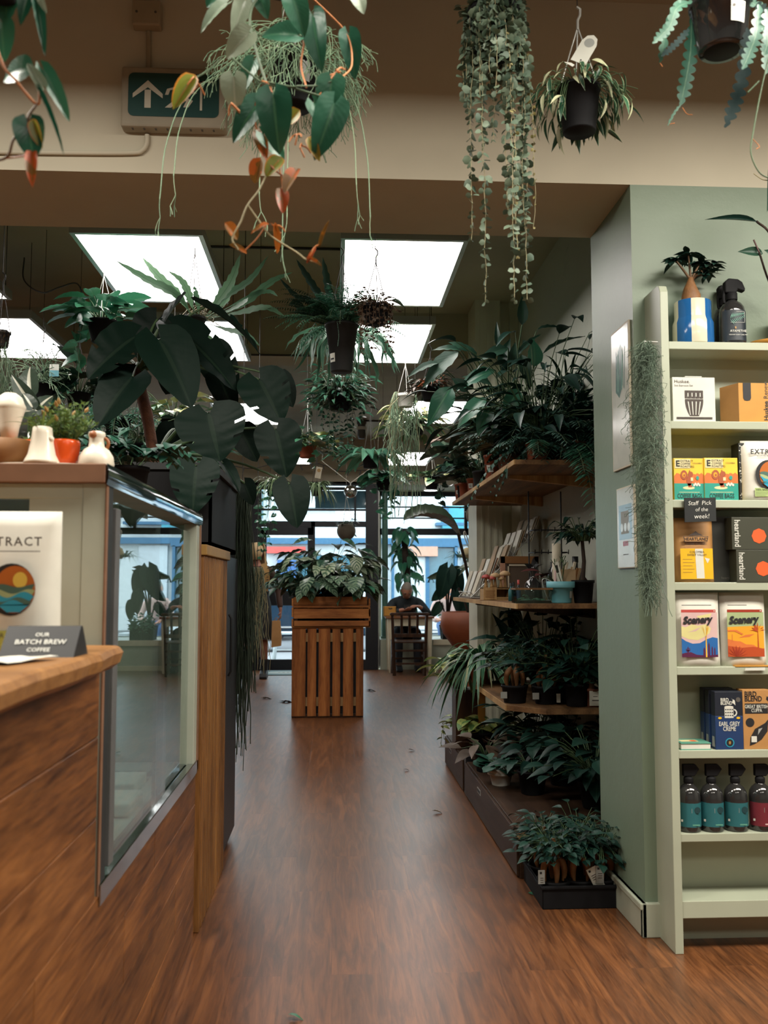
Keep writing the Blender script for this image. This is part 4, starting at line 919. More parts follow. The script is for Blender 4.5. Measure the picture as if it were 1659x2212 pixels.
b = MB(); box(b,-.001,x1-x0+.001,0,.087,.020,.023,'palm_green'); box(b,-.001,x1-x0+.001,0,.087,0,.003,'palm_green'); flat(b, rect(.01,.07,.015,.05), face_M((0,.01,.0235),(1,0,0),(0,1,0)), 'box_cream'); flat(b, circ(.055,.03,.012,12), face_M((0,.01,.0238),(1,0,0),(0,1,0)), 'disc_orange'); part('cover', b, t)
# --- shelf 7: pump bottles
z0 = SHZ[6]
for k,(cx,lab,lb) in enumerate(((1489,'label_teal','first teal labelled dark bottle from the bookcase side'),(1538,'label_teal','second teal labelled dark bottle from the bookcase side'),(1590,'label_teal','third teal labelled dark bottle, next to the maroon one'),(1644,'label_maroon','dark bottle with a maroon label at the end of the bottle row'))):
    x0,x1,_,z1 = pb(cx-24,cx+24,1640,1797,3.10); r = (x1-x0)/2
    t = thing('bottle', lb, 'bottle', ((x0+x1)/2,3.105,z0), 0, 'dark bottles on the lowest shelf but one')
    h = z1-z0; s = h*.66
    b = MB(); lathe(b, [(0,0),(r*.92,0),(r,r*.12),(r,s*.72),(r*.93,s*.83),(r*.72,s*.92),(r*.42,s*.985),(r*.36,s),(r*.36,s*1.05),(0,s*1.05)], 'gloss_black', 24); part('body', b, t)
    b = MB(); lathe(b, [(0,s),(r*.42,s),(r*.42,s+h*.08),(r*.2,s+h*.1),(0,s+h*.1)], 'black_plastic', 16); prism(b, [(-r*.5,s+h*.1),(r*.5,s+h*.1),(r*.95,s+h*.2),(r*.6,s+h*.27),(-r*.5,s+h*.27)], 1, -r*.25, r*.25, 'black_plastic'); part('spray_head', b, t, .003)
    b = MB(); a = 1.5; lathe(b, [(r*1.012,s*.12),(r*1.012,s*.62)], lab, 18, (0,0,0), True, -PI/2-a, -PI/2+a)
    M = face_M((0,-r*1.02,s*.37),(1,0,0),(0,0,1)); flat(b, circ(r*.35,r*.45,r*.28,14), M, 'label_teal_d' if k < 3 else 'label_maroon'); flat(b, rect(-r*.1,r*.55,-s*.215,-s*.185), M, 'palm_green' if k < 3 else 'print_pink'); flat(b, rect(-r*.16,-r*.13,r*.2,r*.6), M, 'label_grey')
    flat(b, rect(0,r*.24,0,r*.2), face_M((-r*.93,-r*.5,s*.22),(.75,-.66,0),(0,0,1)), 'label_white'); part('printed_label', b, t)
# ---------------------------------------------------------------- the counter on the left
CX = -.47; CY0, CYF = 1.95, 3.28; SZ = 1.08; CT = 1.45
t = thing('counter', 'long wood-clad counter along the left side of the aisle', 'counter', (CX,0,0)); CT_ = t
b = MB(); z = 0
hs = [.15,.15,.15,.125,.16,.16,.14]
for k,h in enumerate(hs):
    y1 = CYF if z < .56 else CY0-.03
    cut = [(.25,1.15+.4*(k%2)),(1.15+.4*(k%2),2.2+.35*((k+1)%3)),(2.2+.35*((k+1)%3),CYF)] if y1 > 2 else [(.25,y1)]
    for a,c in cut: box(b, -.022, 0, a+.0008, c-.0008, z+.001, min(z+h,1.035)-.001, 'counter_wood')
    z += h
part('cladding', b, t, .0015, seg=1)
b = MB(); box(b, -.75, -.024, .25, CYF, 0, .55, 'dark_grey'); box(b, -.75, -.024, .25, CY0-.04, .55, 1.035, 'dark_grey'); part('carcass', b, t)
# live-edge slab
t = thing('worktop', 'thick live-edge timber worktop slab on the near counter', 'worktop', (CX,0,1.036)); b = MB()
n = 26; edge = []
for i in range(n+1):
    y = .2+(1.86-.2)*i/n; edge.append((.055+.010*math.sin(y*5.3+1)+.006*math.sin(y*13)+(.012 if i > n-4 else 0), y))
edge += [(.05,1.885),(.0,1.90),(-.75,1.90)]
pl = edge+[(-.75,.2)]; k = len(pl); V = []; hh = SZ-1.036
for f,ins in ((0,.016),(.25,.002),(.7,-.003),(.93,.003),(1,.010)):
    for x,y in pl: V.append((x-(ins if x > -.5 else 0), y-(ins if y > 1.87 else 0), hh*f))
F = [list(range(k))[::-1],[4*k+i for i in range(k)]]
for q in range(4):
    for i in range(k): j = (i+1)%k; F.append([q*k+i,q*k+j,(q+1)*k+j,(q+1)*k+i])
b.add(V,F,'slab_wood',None,False); part('slab', b, t)
# --- glass display case
t = thing('display_case', 'glass-fronted display case with a chrome top edge built into the counter', 'display case', (CX,CY0,.56)); o = V3(CX,CY0,.56)
L = CYF+.04-CY0; H = 1.41-.56
b = MB(); box(b,-.68,0,0,L,0,.014,'brushed_steel'); box(b,-.02,.004,0,L,-.008,.036,'chrome'); box(b,-.045,-.03,0,L,.014,.03,'chrome'); part('bottom_track', b, t, .002)
b = MB(); box(b,-.66,-.05,.03,L-.03,.016,.03,'poster_white')
for i in range(9):
    for j in range(4): box(b,-.13-j*.04,-.105-j*.04,.06+i*.13,.15+i*.13,.0301,.0306,'ink_grey')
part('base_tray', b, t)
b = MB(); box(b,-.05,-.004,-.002,.05,.0,H,'case_frame'); box(b,-.004,.0,-.004,.012,.0,H,'brown_edge'); box(b,-.006,.0,.012,.05,.0,H,'dark_grey'); part('corner_post', b, t, .001)
b = MB(); box(b,-.012,.002,.075,.115,.05,H-.045,'grey_plastic'); part('door_stile', b, t, .002)
b = MB(); box(b,-.045,.0,L-.10,L-.035,.03,H,'case_frame'); box(b,-.02,.004,L-.035,L-.012,.0,H,'brown_edge'); part('end_post', b, t, .002)
b = MB(); box(b,-.70,-.655,-.002,.03,.475,H,'case_frame'); box(b,-.66,-.05,-.002,.03,H-.032,H,'case_frame'); box(b,-.16,-.05,-.001,.025,.475,H-.03,'case_frame'); part('end_frame', b, t, .002)
b = MB(); box(b,-.655,-.16,.010,.015,.478,H-.03,'case_glass'); part('end_glass', b, t)
b = MB(); box(b,-.012,-.007,.10,.78,.028,H-.03,'case_glass'); part('sliding_door', b, t)
b = MB(); box(b,-.028,-.023,.70,L-.06,.028,H-.03,'case_glass'); box(b,-.030,-.020,.695,.705,.028,H-.03,'wire_grey'); part('sliding_door', b, t)
b = MB(); box(b,-.70,-.69,0,L,0,H,'case_frame'); box(b,-.70,0,L-.012,L,0,H,'case_frame'); part('back_wall', b, t)
for z in (.30,.56):
    b = MB(); box(b,-.62,-.25,.06,L-.06,z,z+.006,'case_glass'); part('glass_shelf', b, t)
b = MB(); box(b,-.72,-.001,-.02,L,H,H+.04,'brown_edge'); part('top_board', b, t, .002)
b = MB(); 
V = []; n = 30
for i in range(n+1):
    y = -.02+(L+.02)*i/n; w = .0004*math.sin(i*.8)+.0003*math.sin(i*1.9)
    for z,x in ((H-.004,.002),(H+.012,.006+w),(H+.030,.005-w),(H+.041,.001)): V.append((x,y,z))
F = [(i*4+j,(i+1)*4+j,(i+1)*4+j+1,i*4+j+1) for i in range(n) for j in range(3)]; b.add(V,F,'chrome',None,True); part('chrome_edge', b, t)
l_ = lamp('case_fill_light', CX-.32, 2.6, 1.395, .25, 1.0, 3.0, (.95,1,.95))  # unseen fill light, added to brighten the inside of the case
# things inside the case
q = P(20,1095,2.35)
b = MB(); box(b,-.06,.055,0,.09,0,.10,'blue_cloth'); single('blue_box', b, 'blue box inside the display case behind the white coffee bag', 'box', loc=(-.86,2.3,1.128), bevel=.012)
b = MB(); lathe(b,[(0,0),(.035,0),(.045,.10),(.046,.105),(0,.105)],'paper_white',18); single('paper_cup', b, 'white paper cup inside the case peeping out beside the coffee bag', 'cup', loc=(-.665,2.25,1.128))
for k,(x,y) in enumerate(((-.58,2.6),(-.62,2.85))):
    b = MB(); box(b,-.07,.05,-.09,.09,0,.035,'paper_white'); single('paper_tray', b, ('white paper tray on the floor of the display case','white paper tray at the far end of the display case')[k], 'tray', loc=(x,y,.592), bevel=.006)
# --- goods on the worktop
x0,x1,_,z1 = pb(-48,131,1105,1400,1.72)
t,w,h = coffee_bag('coffee_bag','large white coffee bag with round sunset picture on the timber worktop','coffee bag',x0,x1,SZ,z1-SZ,1.68,'paper_white',.08)
b = MB(); text(b,'EXTRACT',face_M((-.008,.008,h*.775),(1,0,0),(0,-.05,1)),.0225,'ink_grey',bold=.015,space=1.2); flat(b, rect(-w*.30,w*.31,h*.705,h*.712), face_M((0,.008,0),(1,0,0),(0,0,1)), 'ink_grey')
landscape(b, face_M((0,-.002,0),(1,0,0),(0,0,1)), w*.03, h*.44, w*.285); part('print', b, t)
b = MB(); flat(b, rect(-w*.46,w*.32,h*.02,h*.155), FR(-.003), 'lime_label'); text(b,'FILTER ROAST',face_M((-w*.30,-.004,h*.12),(1,0,0),(0,0,1)),.012,'ink_grey',align='LEFT'); part('sticker', b, t)
t = thing('tent_sign', 'black folded tent sign with white writing in front of the coffee bag', 'sign', (P(92,1380,1.6)[0],1.575,SZ)); b = MB()
prism(b, [(-.006,0),(.085,0),(.048,.050),(.038,.050)], 0, -.062, .06, 'ink_black'); part('card', b, t)
b = MB(); Mx = face_M((0,.012,.027),(1,0,0),(0,.044,.050))
for s,v,sz in (('OUR',.016,.011),('BATCH BREW','0',.0135),('COFFEE',-.017,.011)): text(b,s,face_M((0,.0135+float(v)*.62,.0245+float(v)*.72),(1,0,0),(0,.044,.050)),sz,'chalk',bold=.01)
part('lettering', b, t)
b = MB(); n = 10; V = []; 
for i in range(n+1):
    for j in range(5): V.append((-.16+.15*i/n+.01*j, -.06+.03*j+.004*math.sin(i), .002+.004*abs(math.sin(i*.9+j*.7))))
F = [(i*5+j,(i+1)*5+j,(i+1)*5+j+1,i*5+j+1) for i in range(n) for j in range(4)]; b.add(V,F,'paper_white',None,True)
single('napkin', b, 'crumpled white napkin at the left edge of the timber worktop', 'napkin', loc=(P(75,1400,1.5)[0],1.47,SZ+.001))
# --- ornaments on top of the case
ty = CT
b = MB(); lathe(b,[(0,0),(.10,0),(.118,.006),(.12,.010),(.112,.0085),(0,.006)],'ceramic_white',28); o_ = single('tray', b, 'flat white oval tray on top of the display case', 'tray', loc=(-.635,2.06,ty)); o_.scale = (1.12,.55,1)
TY = ty+.0085
def at(px,Y): return P(px,995,Y)[0]
t = thing('ceramic_vase', 'white flared ceramic vase holding an air plant on the display case', 'vase', (at(90,2.01),2.01,TY)); b = MB()
lathe(b,[(0,0),(.038,0),(.036,.006),(.029,.020),(.024,.045),(.0215,.065),(.020,.078),(.017,.080),(.015,.07),(0,.06)],'ceramic_white',22); part('body', b, t)
b = MB(); lathe(b,[(0,-.006),(.006,-.003),(.007,.003),(0,.008)],'ceramic_white',8,(.021,-.008,.052)); part('spout', b, t)
b = straps(16,.09,.005,'bright_fern',(.4,1.4),.3,.01,.07); part('air_plant', b, t)
t = thing('succulent_pot', 'glossy orange pot with feathery green plant on the display case', 'potted plant', (at(140,2.05),2.045,TY)); b = MB()
lathe(b,[(0,0),(.024,0),(.029,.012),(.0325,.035),(.033,.05),(.031,.056),(.028,.056),(.027,.048)],'orange_glaze',24); lathe(b,[(.027,.048),(0,.050)],'soil',16); part('pot', b, t)
b = MB(); Ms = []
for k in range(54):
    a = ru(0,2*PI); e = ru(.45,1.5); h = V3(math.cos(a),math.sin(a),0); L2_ = ru(.045,.10); p0 = h*.02*rnd.random()+V3(0,0,.045); p2 = p0+(h*math.cos(e)*.8+V3(0,0,math.sin(e)))*L2_; pts = bez(p0,(p0+p2)/2+V3(0,0,.01),p2,9); tube(b,pts,.0007,'stem',3,False)
    for p in pts[1:]: Ms += [leaf_mat(p,nrm(rdir(-.1,.8)+V3(0,0,.3)),rdir(),ru(.010,.017),1.1) for _ in range(3)]
scatter(b,T_PINNA,Ms,'bright_fern'); part('foliage', b, t)
b = MB(); 
for k in range(9): d = rdir(.6,1); e = d*ru(.06,.10)+V3(0,0,.05); tube(b,[V3(0,0,.05),e*.6+V3(0,0,.03),e],.0008,'stem',3,False); tube(b,[e-d*.006,e,e+d*.008],[.002,.0045,.001],'ochre',6)
part('blossom', b, t)
t = thing('succulent_pot', 'orange glazed pot half hidden behind the white flared vase', 'pot', (at(56,2.12),2.13,TY)); b = MB(); lathe(b,[(0,0),(.026,0),(.032,.03),(.034,.065),(.03,.067),(.028,.06),(0,.058)],'orange_glaze',22); part('pot', b, t); part('foliage', straps(12,.06,.006,'bright_fern',(.6,1.4),.4,.012,.06), t)
t = thing('ceramic_bottle', 'white round ceramic bottle with rust-brown mouth at the corner of the display case', 'ornament', (at(208,2.03),2.03,ty)); b = MB()
lathe(b,[(0,0),(.034,0),(.0385,.010),(.036,.028),(.027,.042),(.0175,.049),(.016,.060),(.0165,.070)],'ceramic_white',24); part('body', b, t)
b = MB(); lathe(b,[(.0165,.068),(.019,.075),(.017,.081),(.011,.083),(.0095,.074),(0,.07)],'ceramic_white',20); lathe(b,[(0,0),(.0085,.0),(.0075,.003),(0,.004)],'ceramic_rust',12,(0,0,0),True,0,2*PI,Matrix.Translation((-.004,-.0165,.074))@Matrix.Rotation(PI/2,4,'X')); part('mouth', b, t)
b = MB(); tube(b, bez((.017,0,.068),(.030,0,.062),(.022,0,.046),8), .004, 'ceramic_rust', 8); part('handle', b, t)
b = MB(); lathe(b,[(0,0),(.046,0),(.055,.018),(.058,.055),(.055,.056),(.05,.025),(0,.012)],'kraft_dark',24); o_ = single('wooden_bowl', b, 'glossy brown bowl at the left edge on the display case', 'bowl', loc=(at(14,2.06),2.055,TY))
b = MB(); lathe(b,[(0,0),(.017,0),(.022,.03),(.033,.07),(.034,.078),(.026,.098),(.013,.108),(0,.110)],'ceramic_white',24); lathe(b,[(.0325,.069),(.0350,.074),(.0342,.079)],'ceramic_white',24); single('tall_cup', b, 'tall pale tapered ceramic cup rising behind the brown bowl', 'cup', loc=(at(6,2.1),2.135,TY+.070))
t = thing('glass_jar', 'clear glass jar of pale biscuits behind the brown bowl', 'jar', (at(46,2.2),2.2,ty)); b = MB(); lathe(b,[(0,0),(.034,0),(.036,.006),(.036,.085),(.030,.10),(.030,.11)],'jar_glass',20); part('glass', b, t)
b = MB()
for k in range(5): lathe(b,[(0,0),(.029,.001),(.030,.010),(0,.012)],'ceramic_white',16,(ru(-.002,.002),ru(-.002,.002),.006+k*.015)); 
part('biscuits', b, t)
# a plinth-like block so the cup stands on something
b = MB(); box(b,-.03,.03,-.015,.015,0,.070,'kraft_dark'); single('box', b, 'brown box under the tall pale cup', 'box', loc=(at(6,2.1),2.135,TY), bevel=.003)
# --- ribbed timber end and black cabinet
t = thing('ribbed_counter', 'vertical ribbed timber counter end with a flat olive cap', 'counter', (CX,CYF+.04,0)); L2 = 4.06-(CYF+.04); b = MB(); n = 15
box(b,-.6,-.012,0,L2,0,1.305,'batten_wood')
for k in range(n): y = (k+.5)*L2/n; box(b,-.012,.012,y-L2/n*.30,y+L2/n*.30,0,1.305,'batten_wood')
part('batten_panel', b, t, .004)
b = MB(); box(b,-.6,.022,0,L2+.004,1.305,1.343,'ochre'); part('cap', b, t, .003)
t = thing('black_cabinet', 'black glossy upright cabinet past the ribbed counter', 'cabinet', (CX,4.07,0)); b = MB(); box(b,-.62,-.012,0,.52,.03,1.343,'black_cabinet'); part('body', b, t, .004)
b = MB(); box(b,-.012,.004,.03,.49,.05,1.325,'black_cabinet'); dr_ = part('door', b, t, .004)
b = MB(); box(b,-.6,-.03,.02,.5,0,.03,'ink_black'); part('plinth', b, t)
b = MB(); tube(b,[(.012,.07,.8),(.022,.07,.82),(.022,.07,1.05),(.012,.07,1.07)],.005,'black_metal',8); part('handle', b, dr_)
# planter with the monstera
b = MB(); q = .012; x0,x1,y0,y1,z0,z1 = -.34,.0,3.6,4.5,1.344,1.672
box(b,x0,x1,y0,y1,z0,z0+.02,'black_plastic')
for a in ((x0,x0+q,y0,y1),(x1-q,x1,y0,y1),(x0,x1,y0,y0+q),(x0,x1,y1-q,y1)): box(b,*a,z0,z1,'black_plastic')
for a in ((x0-.012,x0+q,y0-.012,y1+.012),(x1-q,x1+.012,y0-.012,y1+.012),(x0,x1,y0-.012,y0+q),(x0,x1,y1-q,y1+.012)): box(b,*a,z1-.028,z1,'dark_grey')
MON = thing('monstera', 'huge dark monstera in a black trough planter above the counter end', 'potted plant', (CX,4.05,1.344)); b.xf(Matrix.Translation((0,-4.05,-1.344))); part('planter', b, MON)
b = MB(); box(b,x0+q,x1-q,y0+q-4.05,y1-q-4.05,.2,.27,'soil'); part('soil', b, MON)
mo = V3(CX,4.05,1.344)
b = MB(); pts = [P(338,1010,3.95),P(328,960,3.95),P(318,900,3.96),P(303,840,3.97),P(288,790,3.98)]; tube(b,[p-mo for p in spline(pts,3)],[.024]*6+[.026]*7,'bark',10); part('trunk', b, MON)
def pleaf(base, tip, wpx, Yb, Yt=None, up=(0,-1,.25)):
    """leaf from pixel base to pixel tip at its own depth; wpx = blade width as seen"""
    Yt = Yb if Yt is None else Yt; p, q = P(*base,Yb), P(*tip,Yt); L = np.linalg.norm(q-p); return p, q-p, np.array(up,float), L, (wpx*Yb/F_PX)/(L)
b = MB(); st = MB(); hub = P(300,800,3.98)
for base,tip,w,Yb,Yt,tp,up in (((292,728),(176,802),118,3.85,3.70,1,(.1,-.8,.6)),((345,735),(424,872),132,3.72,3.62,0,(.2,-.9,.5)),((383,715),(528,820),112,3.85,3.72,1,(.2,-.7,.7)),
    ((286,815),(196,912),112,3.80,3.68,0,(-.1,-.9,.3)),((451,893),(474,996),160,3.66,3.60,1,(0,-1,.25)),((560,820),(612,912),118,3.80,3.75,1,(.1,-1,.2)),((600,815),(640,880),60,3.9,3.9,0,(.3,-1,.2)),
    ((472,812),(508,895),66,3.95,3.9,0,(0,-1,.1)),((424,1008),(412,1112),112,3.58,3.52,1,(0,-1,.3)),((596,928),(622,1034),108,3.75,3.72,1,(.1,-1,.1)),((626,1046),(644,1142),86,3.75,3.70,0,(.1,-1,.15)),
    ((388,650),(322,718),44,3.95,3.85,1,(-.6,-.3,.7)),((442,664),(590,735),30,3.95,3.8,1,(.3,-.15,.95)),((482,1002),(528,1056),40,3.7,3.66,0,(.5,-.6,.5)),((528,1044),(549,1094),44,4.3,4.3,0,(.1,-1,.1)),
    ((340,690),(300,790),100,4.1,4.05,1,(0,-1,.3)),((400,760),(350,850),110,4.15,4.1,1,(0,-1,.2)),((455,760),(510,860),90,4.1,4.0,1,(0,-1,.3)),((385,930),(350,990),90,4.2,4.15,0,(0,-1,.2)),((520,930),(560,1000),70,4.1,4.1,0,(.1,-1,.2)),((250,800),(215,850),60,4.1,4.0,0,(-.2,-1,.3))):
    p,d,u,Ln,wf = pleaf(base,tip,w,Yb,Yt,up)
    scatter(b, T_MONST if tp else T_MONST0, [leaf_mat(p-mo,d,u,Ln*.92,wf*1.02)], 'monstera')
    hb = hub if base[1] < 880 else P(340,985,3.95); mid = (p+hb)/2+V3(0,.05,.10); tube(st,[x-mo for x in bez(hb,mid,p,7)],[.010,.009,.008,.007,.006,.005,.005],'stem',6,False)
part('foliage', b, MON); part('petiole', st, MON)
# hanging moss beyond the planter
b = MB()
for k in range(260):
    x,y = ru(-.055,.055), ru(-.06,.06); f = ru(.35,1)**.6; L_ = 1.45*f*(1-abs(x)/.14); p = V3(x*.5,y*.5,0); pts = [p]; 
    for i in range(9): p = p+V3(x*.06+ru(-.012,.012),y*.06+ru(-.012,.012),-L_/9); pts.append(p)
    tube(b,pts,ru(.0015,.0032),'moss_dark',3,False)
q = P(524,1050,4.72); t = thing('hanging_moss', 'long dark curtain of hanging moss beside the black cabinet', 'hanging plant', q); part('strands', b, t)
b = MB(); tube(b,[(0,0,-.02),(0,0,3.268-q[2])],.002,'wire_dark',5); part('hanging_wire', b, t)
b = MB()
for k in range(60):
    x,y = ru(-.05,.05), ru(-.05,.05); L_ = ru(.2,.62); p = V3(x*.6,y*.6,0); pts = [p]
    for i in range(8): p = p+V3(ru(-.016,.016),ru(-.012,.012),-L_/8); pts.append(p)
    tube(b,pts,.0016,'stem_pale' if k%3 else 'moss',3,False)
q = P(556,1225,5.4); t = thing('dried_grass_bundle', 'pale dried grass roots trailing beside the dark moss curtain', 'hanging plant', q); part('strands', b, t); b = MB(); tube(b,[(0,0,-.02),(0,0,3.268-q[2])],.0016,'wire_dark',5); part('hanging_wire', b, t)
t = thing('wooden_box', 'small orange wooden box at the back of the display case top', 'box', (P(300,1030,3.05)[0],3.08,CT)); b = MB(); box(b,-.03,.03,-.04,.04,0,.06,'box_orange'); part('box_body', b, t, .002); b = MB(); box(b,-.032,.032,-.042,.042,.060,.075,'kraft'); part('lid', b, t, .002)
# ---------------------------------------------------------------- the plant shelves on the right
SX = .855
def wallshelf(name, label, y0, y1, z, th, cham=0, mat='shelf_wood', xs=SX):
    t = thing(name, label, 'shelf', (WX,(y0+y1)/2,z)); yc = (y0+y1)/2; b = MB()
    pl = [(xs-WX+cham,y0-yc),(-.002,y0-yc),(-.002,y1-yc),(xs-WX+cham,y1-yc),(xs-WX,y1-yc-cham),(xs-WX,y0-yc+cham)] if cham else [(xs-WX,y0-yc),(-.002,y0-yc),(-.002,y1-yc),(xs-WX,y1-yc)]
    prism(b, pl, 2, -th, 0, mat); part('board', b, t, .002)
    b = MB(); prism(b, [(xs-WX-.006,y0-yc+cham),(xs-WX+.0005,y0-yc+cham),(xs-WX+.0005,y1-yc-cham),(xs-WX-.006,y1-yc-cham)], 2, -th, -.0005, 'pine'); part('edging', b, t)  # yellow wood edge; its pale colour also carries the light on it
    return t
US = wallshelf('wall_shelf','high timber shelf crowded with potted plants on the right',4.30,6.58,1.79,.024)
for k,y in enumerate((4.75,5.9)):
    b = MB(); prism(b,[(-.44,-.024),(-.002,-.024),(-.002,-.085),(-.44,-.04)],1,y-5.44-.02,y-5.44+.02,'pine'); part('bracket', b, US)
MS = wallshelf('wall_shelf','middle timber shelf holding cards, a teal pot and garden gifts',4.28,6.55,1.112,.024)
for k,y in enumerate((4.75,5.9)):
    b = MB(); prism(b,[(-.44,-.024),(-.002,-.024),(-.002,-.085),(-.44,-.04)],1,y-5.415-.02,y-5.415+.02,'dark_wood'); part('bracket', b, MS)
LS = wallshelf('wall_shelf','low timber shelf with a clipped corner holding rooted bonsai pots',4.42,5.75,.61,.028,.16)
b = MB(); box(b,-.46,-.42,.60,.64,-.42,-.03,'box_orange'); part('post', b, LS)
for k,(ya,yb,lab) in enumerate(((3.86,5.37,'near low dark wooden drawer plinth under the plant shelves'),(5.45,6.32,'far low dark wooden drawer plinth beside the aisle'))):
    t = thing('drawer_plinth', lab, 'drawer unit', (WX,(ya+yb)/2,0)); yc = (ya+yb)/2; x0 = .757-WX
    b = MB(); box(b,x0+.012,-.002,ya-yc,yb-yc,.0,.188,'plinth_wood'); part('body', b, t, .003)
    b = MB(); box(b,x0,x0+.012,ya-yc+.004,yb-yc-.004,.008,.182,'plinth_wood'); df = part('drawer_front', b, t, .002)
    b = MB(); yy = (yb-yc)-.35*(yb-ya); box(b,x0-.003,x0,yy-.05,yy+.05,.125,.150,'wire_grey'); box(b,x0-.0035,x0-.002,yy-.044,yy+.044,.129,.146,'ink_black'); part('label_holder', b, df)
b = MB(); box(b,.765,.80,5.375,5.445,0,.215,'frame_black'); single('post', b, 'short black post between the two low drawer plinths', 'post')
b = MB(); box(b,.757,.80,3.80,3.855,.172,.188,'kraft'); single('wood_offcut', b, 'small pale wooden block end at the near plinth corner', 'block', loc=(0,0,.0)); bpy.data.objects['wood_offcut'].location.z = 0
def keep(b, x, y, z):
    """leaves bend along the wall and lie on the shelf instead of passing through it"""
    if x < SX-.2 or y < WY2: return b
    out = []
    for V,g,m,uv,s in b.c:
        V = V.copy(); W = V[:,0]+x; lim = WX-.006; o = W > lim; V[o,0] = lim-x-.02*np.abs(np.sin(W[o]*40))
        for (zs,y0,y1) in ((1.79,4.30,6.58),(1.112,4.28,6.55),(.61,4.42,5.75),(.188,3.86,6.32)):
            if abs(z-zs) < .02: k = (V[:,2] < .006) & (V[:,0]+x > SX-.004) & (V[:,1]+y > y0-.01) & (V[:,1]+y < y1+.01); V[k,2] = .006+.004*np.abs(np.sin(V[k,0]*60))
            elif zs > z and zs-z < .9: k = (V[:,2]+z > zs-.05) & (V[:,0]+x > SX-.01) & (V[:,1]+y > y0-.01) & (V[:,1]+y < y1+.01); V[k,2] = zs-z-.05-.02*np.abs(np.sin(V[k,1]*50))
        if y < 4.6:
            c = (V[:,1]+y < WY2+.01) & (V[:,0]+x > COLX-.03); V[c,1] = WY2+.01-y
        out.append((V,g,m,uv,s))
    b.c = out; return b
def potted(name, label, x, y, z, rt, rb, h, pm, fol, fm_extra=(), group=None, rz=0.0, sticker=None, cat='potted plant', lip=.006):
    t = thing(name, label, cat, (x,y,z), rz, group); b = MB(); pot(b, rt, rb, h, pm, n=20, lip=lip); po = part('pot', b, t)
    if fol is not None: part('foliage', keep(fol,x,y,z), t)
    if sticker:
        b = MB(); w_, h_, a = sticker[:3]; r = rb+(rt-rb)*.55+.0015
        lathe(b,[(r-.002,h*.5-h_/2),(r+.0025,h*.5+h_/2)],sticker[3] if len(sticker) > 3 else 'label_white',5,(0,0,0),True,a-w_/r/2,a+w_/r/2)
        for k in range(2): lathe(b,[(r+.001,h*.5-h_*.25+k*h_*.3),(r+.002,h*.5-h_*.12+k*h_*.3)],'ink_grey',4,(0,0,0),True,a-w_/r*.3,a+w_/r*.25)
        part('sticker', b, po)
    for nm,mb in fm_extra: part(nm, keep(mb,x,y,z), t)
    return t
def up_z(b, h): return b.xf(Matrix.Translation((0,0,h)))
AIM = -2.2   # towards the camera and the aisle
uz = 1.79
def Ys(px, x): return XP(px, 1000, x)[1]
# peace lily: broad leaves placed one by one
q = V3(1.02, Ys(1098,1.02), uz)
t = thing('peace_lily', 'large peace lily with long arching leaves on the high shelf', 'potted plant', q); b = MB(); pot(b,.075,.055,.13,'terracotta_dark'); part('pot', b, t)
b = MB(); st = MB()
for base,tip,w,Yb in (((1128,702),(1131,640),26,4.75),((1077,752),(1071,697),14,4.9),((990,760),(908,814),46,4.7),((948,784),(880,796),22,4.7),((976,836),(926,908),52,4.6),((1126,766),(1145,826),30,4.6),
    ((1098,752),(1038,764),30,4.8),((1118,768),(1160,712),16,4.9),((1160,712),(1212,694),12,4.9),((1172,765),(1252,704),13,4.8),((996,758),(942,740),22,4.8),((1010,758),(978,733),20,4.9),((1030,775),(1006,735),18,5.0),
    ((1154,792),(1160,734),40,4.7),((1070,800),(985,822),40,4.7),((1050,860),(985,905),44,4.6),((1010,845),(985,815),30,4.7),((1080,790),(1100,730),26,4.9),((1105,790),(1115,742),26,4.85),((1060,830),(1010,800),34,4.8),((1060,880),(1030,930),40,4.7),((1120,840),(1090,895),40,4.6),((1100,770),(1068,745),24,4.9)):
    p,d,u,Ln,wf = pleaf(base,tip,w,Yb,Yb-.05,(ru(-.4,.2),-.8,ru(.3,.8))); scatter(b, T_OVALB, [leaf_mat(p-q,d,u,Ln,wf*1.9)], 'dark_leaf' if w < 36 or rnd.random() < .4 else 'philo')
    tube(st, bez((0,0,.11),((p-q)[0]*.4,(p-q)[1]*.4,(p-q)[2]*.7+.05),p-q,7), .0035, 'stem', 4, False)
part('foliage', b, t); part('petiole', st, t)
ALT = lambda L,n,tp,m,**k: rosette(n,L,tp,m,**k)
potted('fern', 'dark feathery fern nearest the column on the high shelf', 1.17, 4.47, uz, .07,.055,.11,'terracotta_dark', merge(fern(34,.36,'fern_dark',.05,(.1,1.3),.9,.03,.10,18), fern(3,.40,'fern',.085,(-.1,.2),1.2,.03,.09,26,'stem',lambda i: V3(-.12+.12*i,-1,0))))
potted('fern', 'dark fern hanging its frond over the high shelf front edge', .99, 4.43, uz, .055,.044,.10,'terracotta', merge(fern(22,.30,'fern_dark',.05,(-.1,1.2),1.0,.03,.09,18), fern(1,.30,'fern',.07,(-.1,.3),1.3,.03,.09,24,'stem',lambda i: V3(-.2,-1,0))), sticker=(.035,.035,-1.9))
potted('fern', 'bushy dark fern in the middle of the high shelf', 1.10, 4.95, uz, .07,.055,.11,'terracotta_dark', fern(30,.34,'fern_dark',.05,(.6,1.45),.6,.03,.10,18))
potted('dracaena', 'dark upright dracaena rising near the wall on the high shelf', 1.22, 4.62, uz, .06,.05,.11,'black_plastic', straps(34,.42,.026,'ficus',(.7,1.5),.35,.02,.25), [('stem', tube(MB(),[(0,0,.08),(0,0,.30)],.012,'dark_bark',8))])
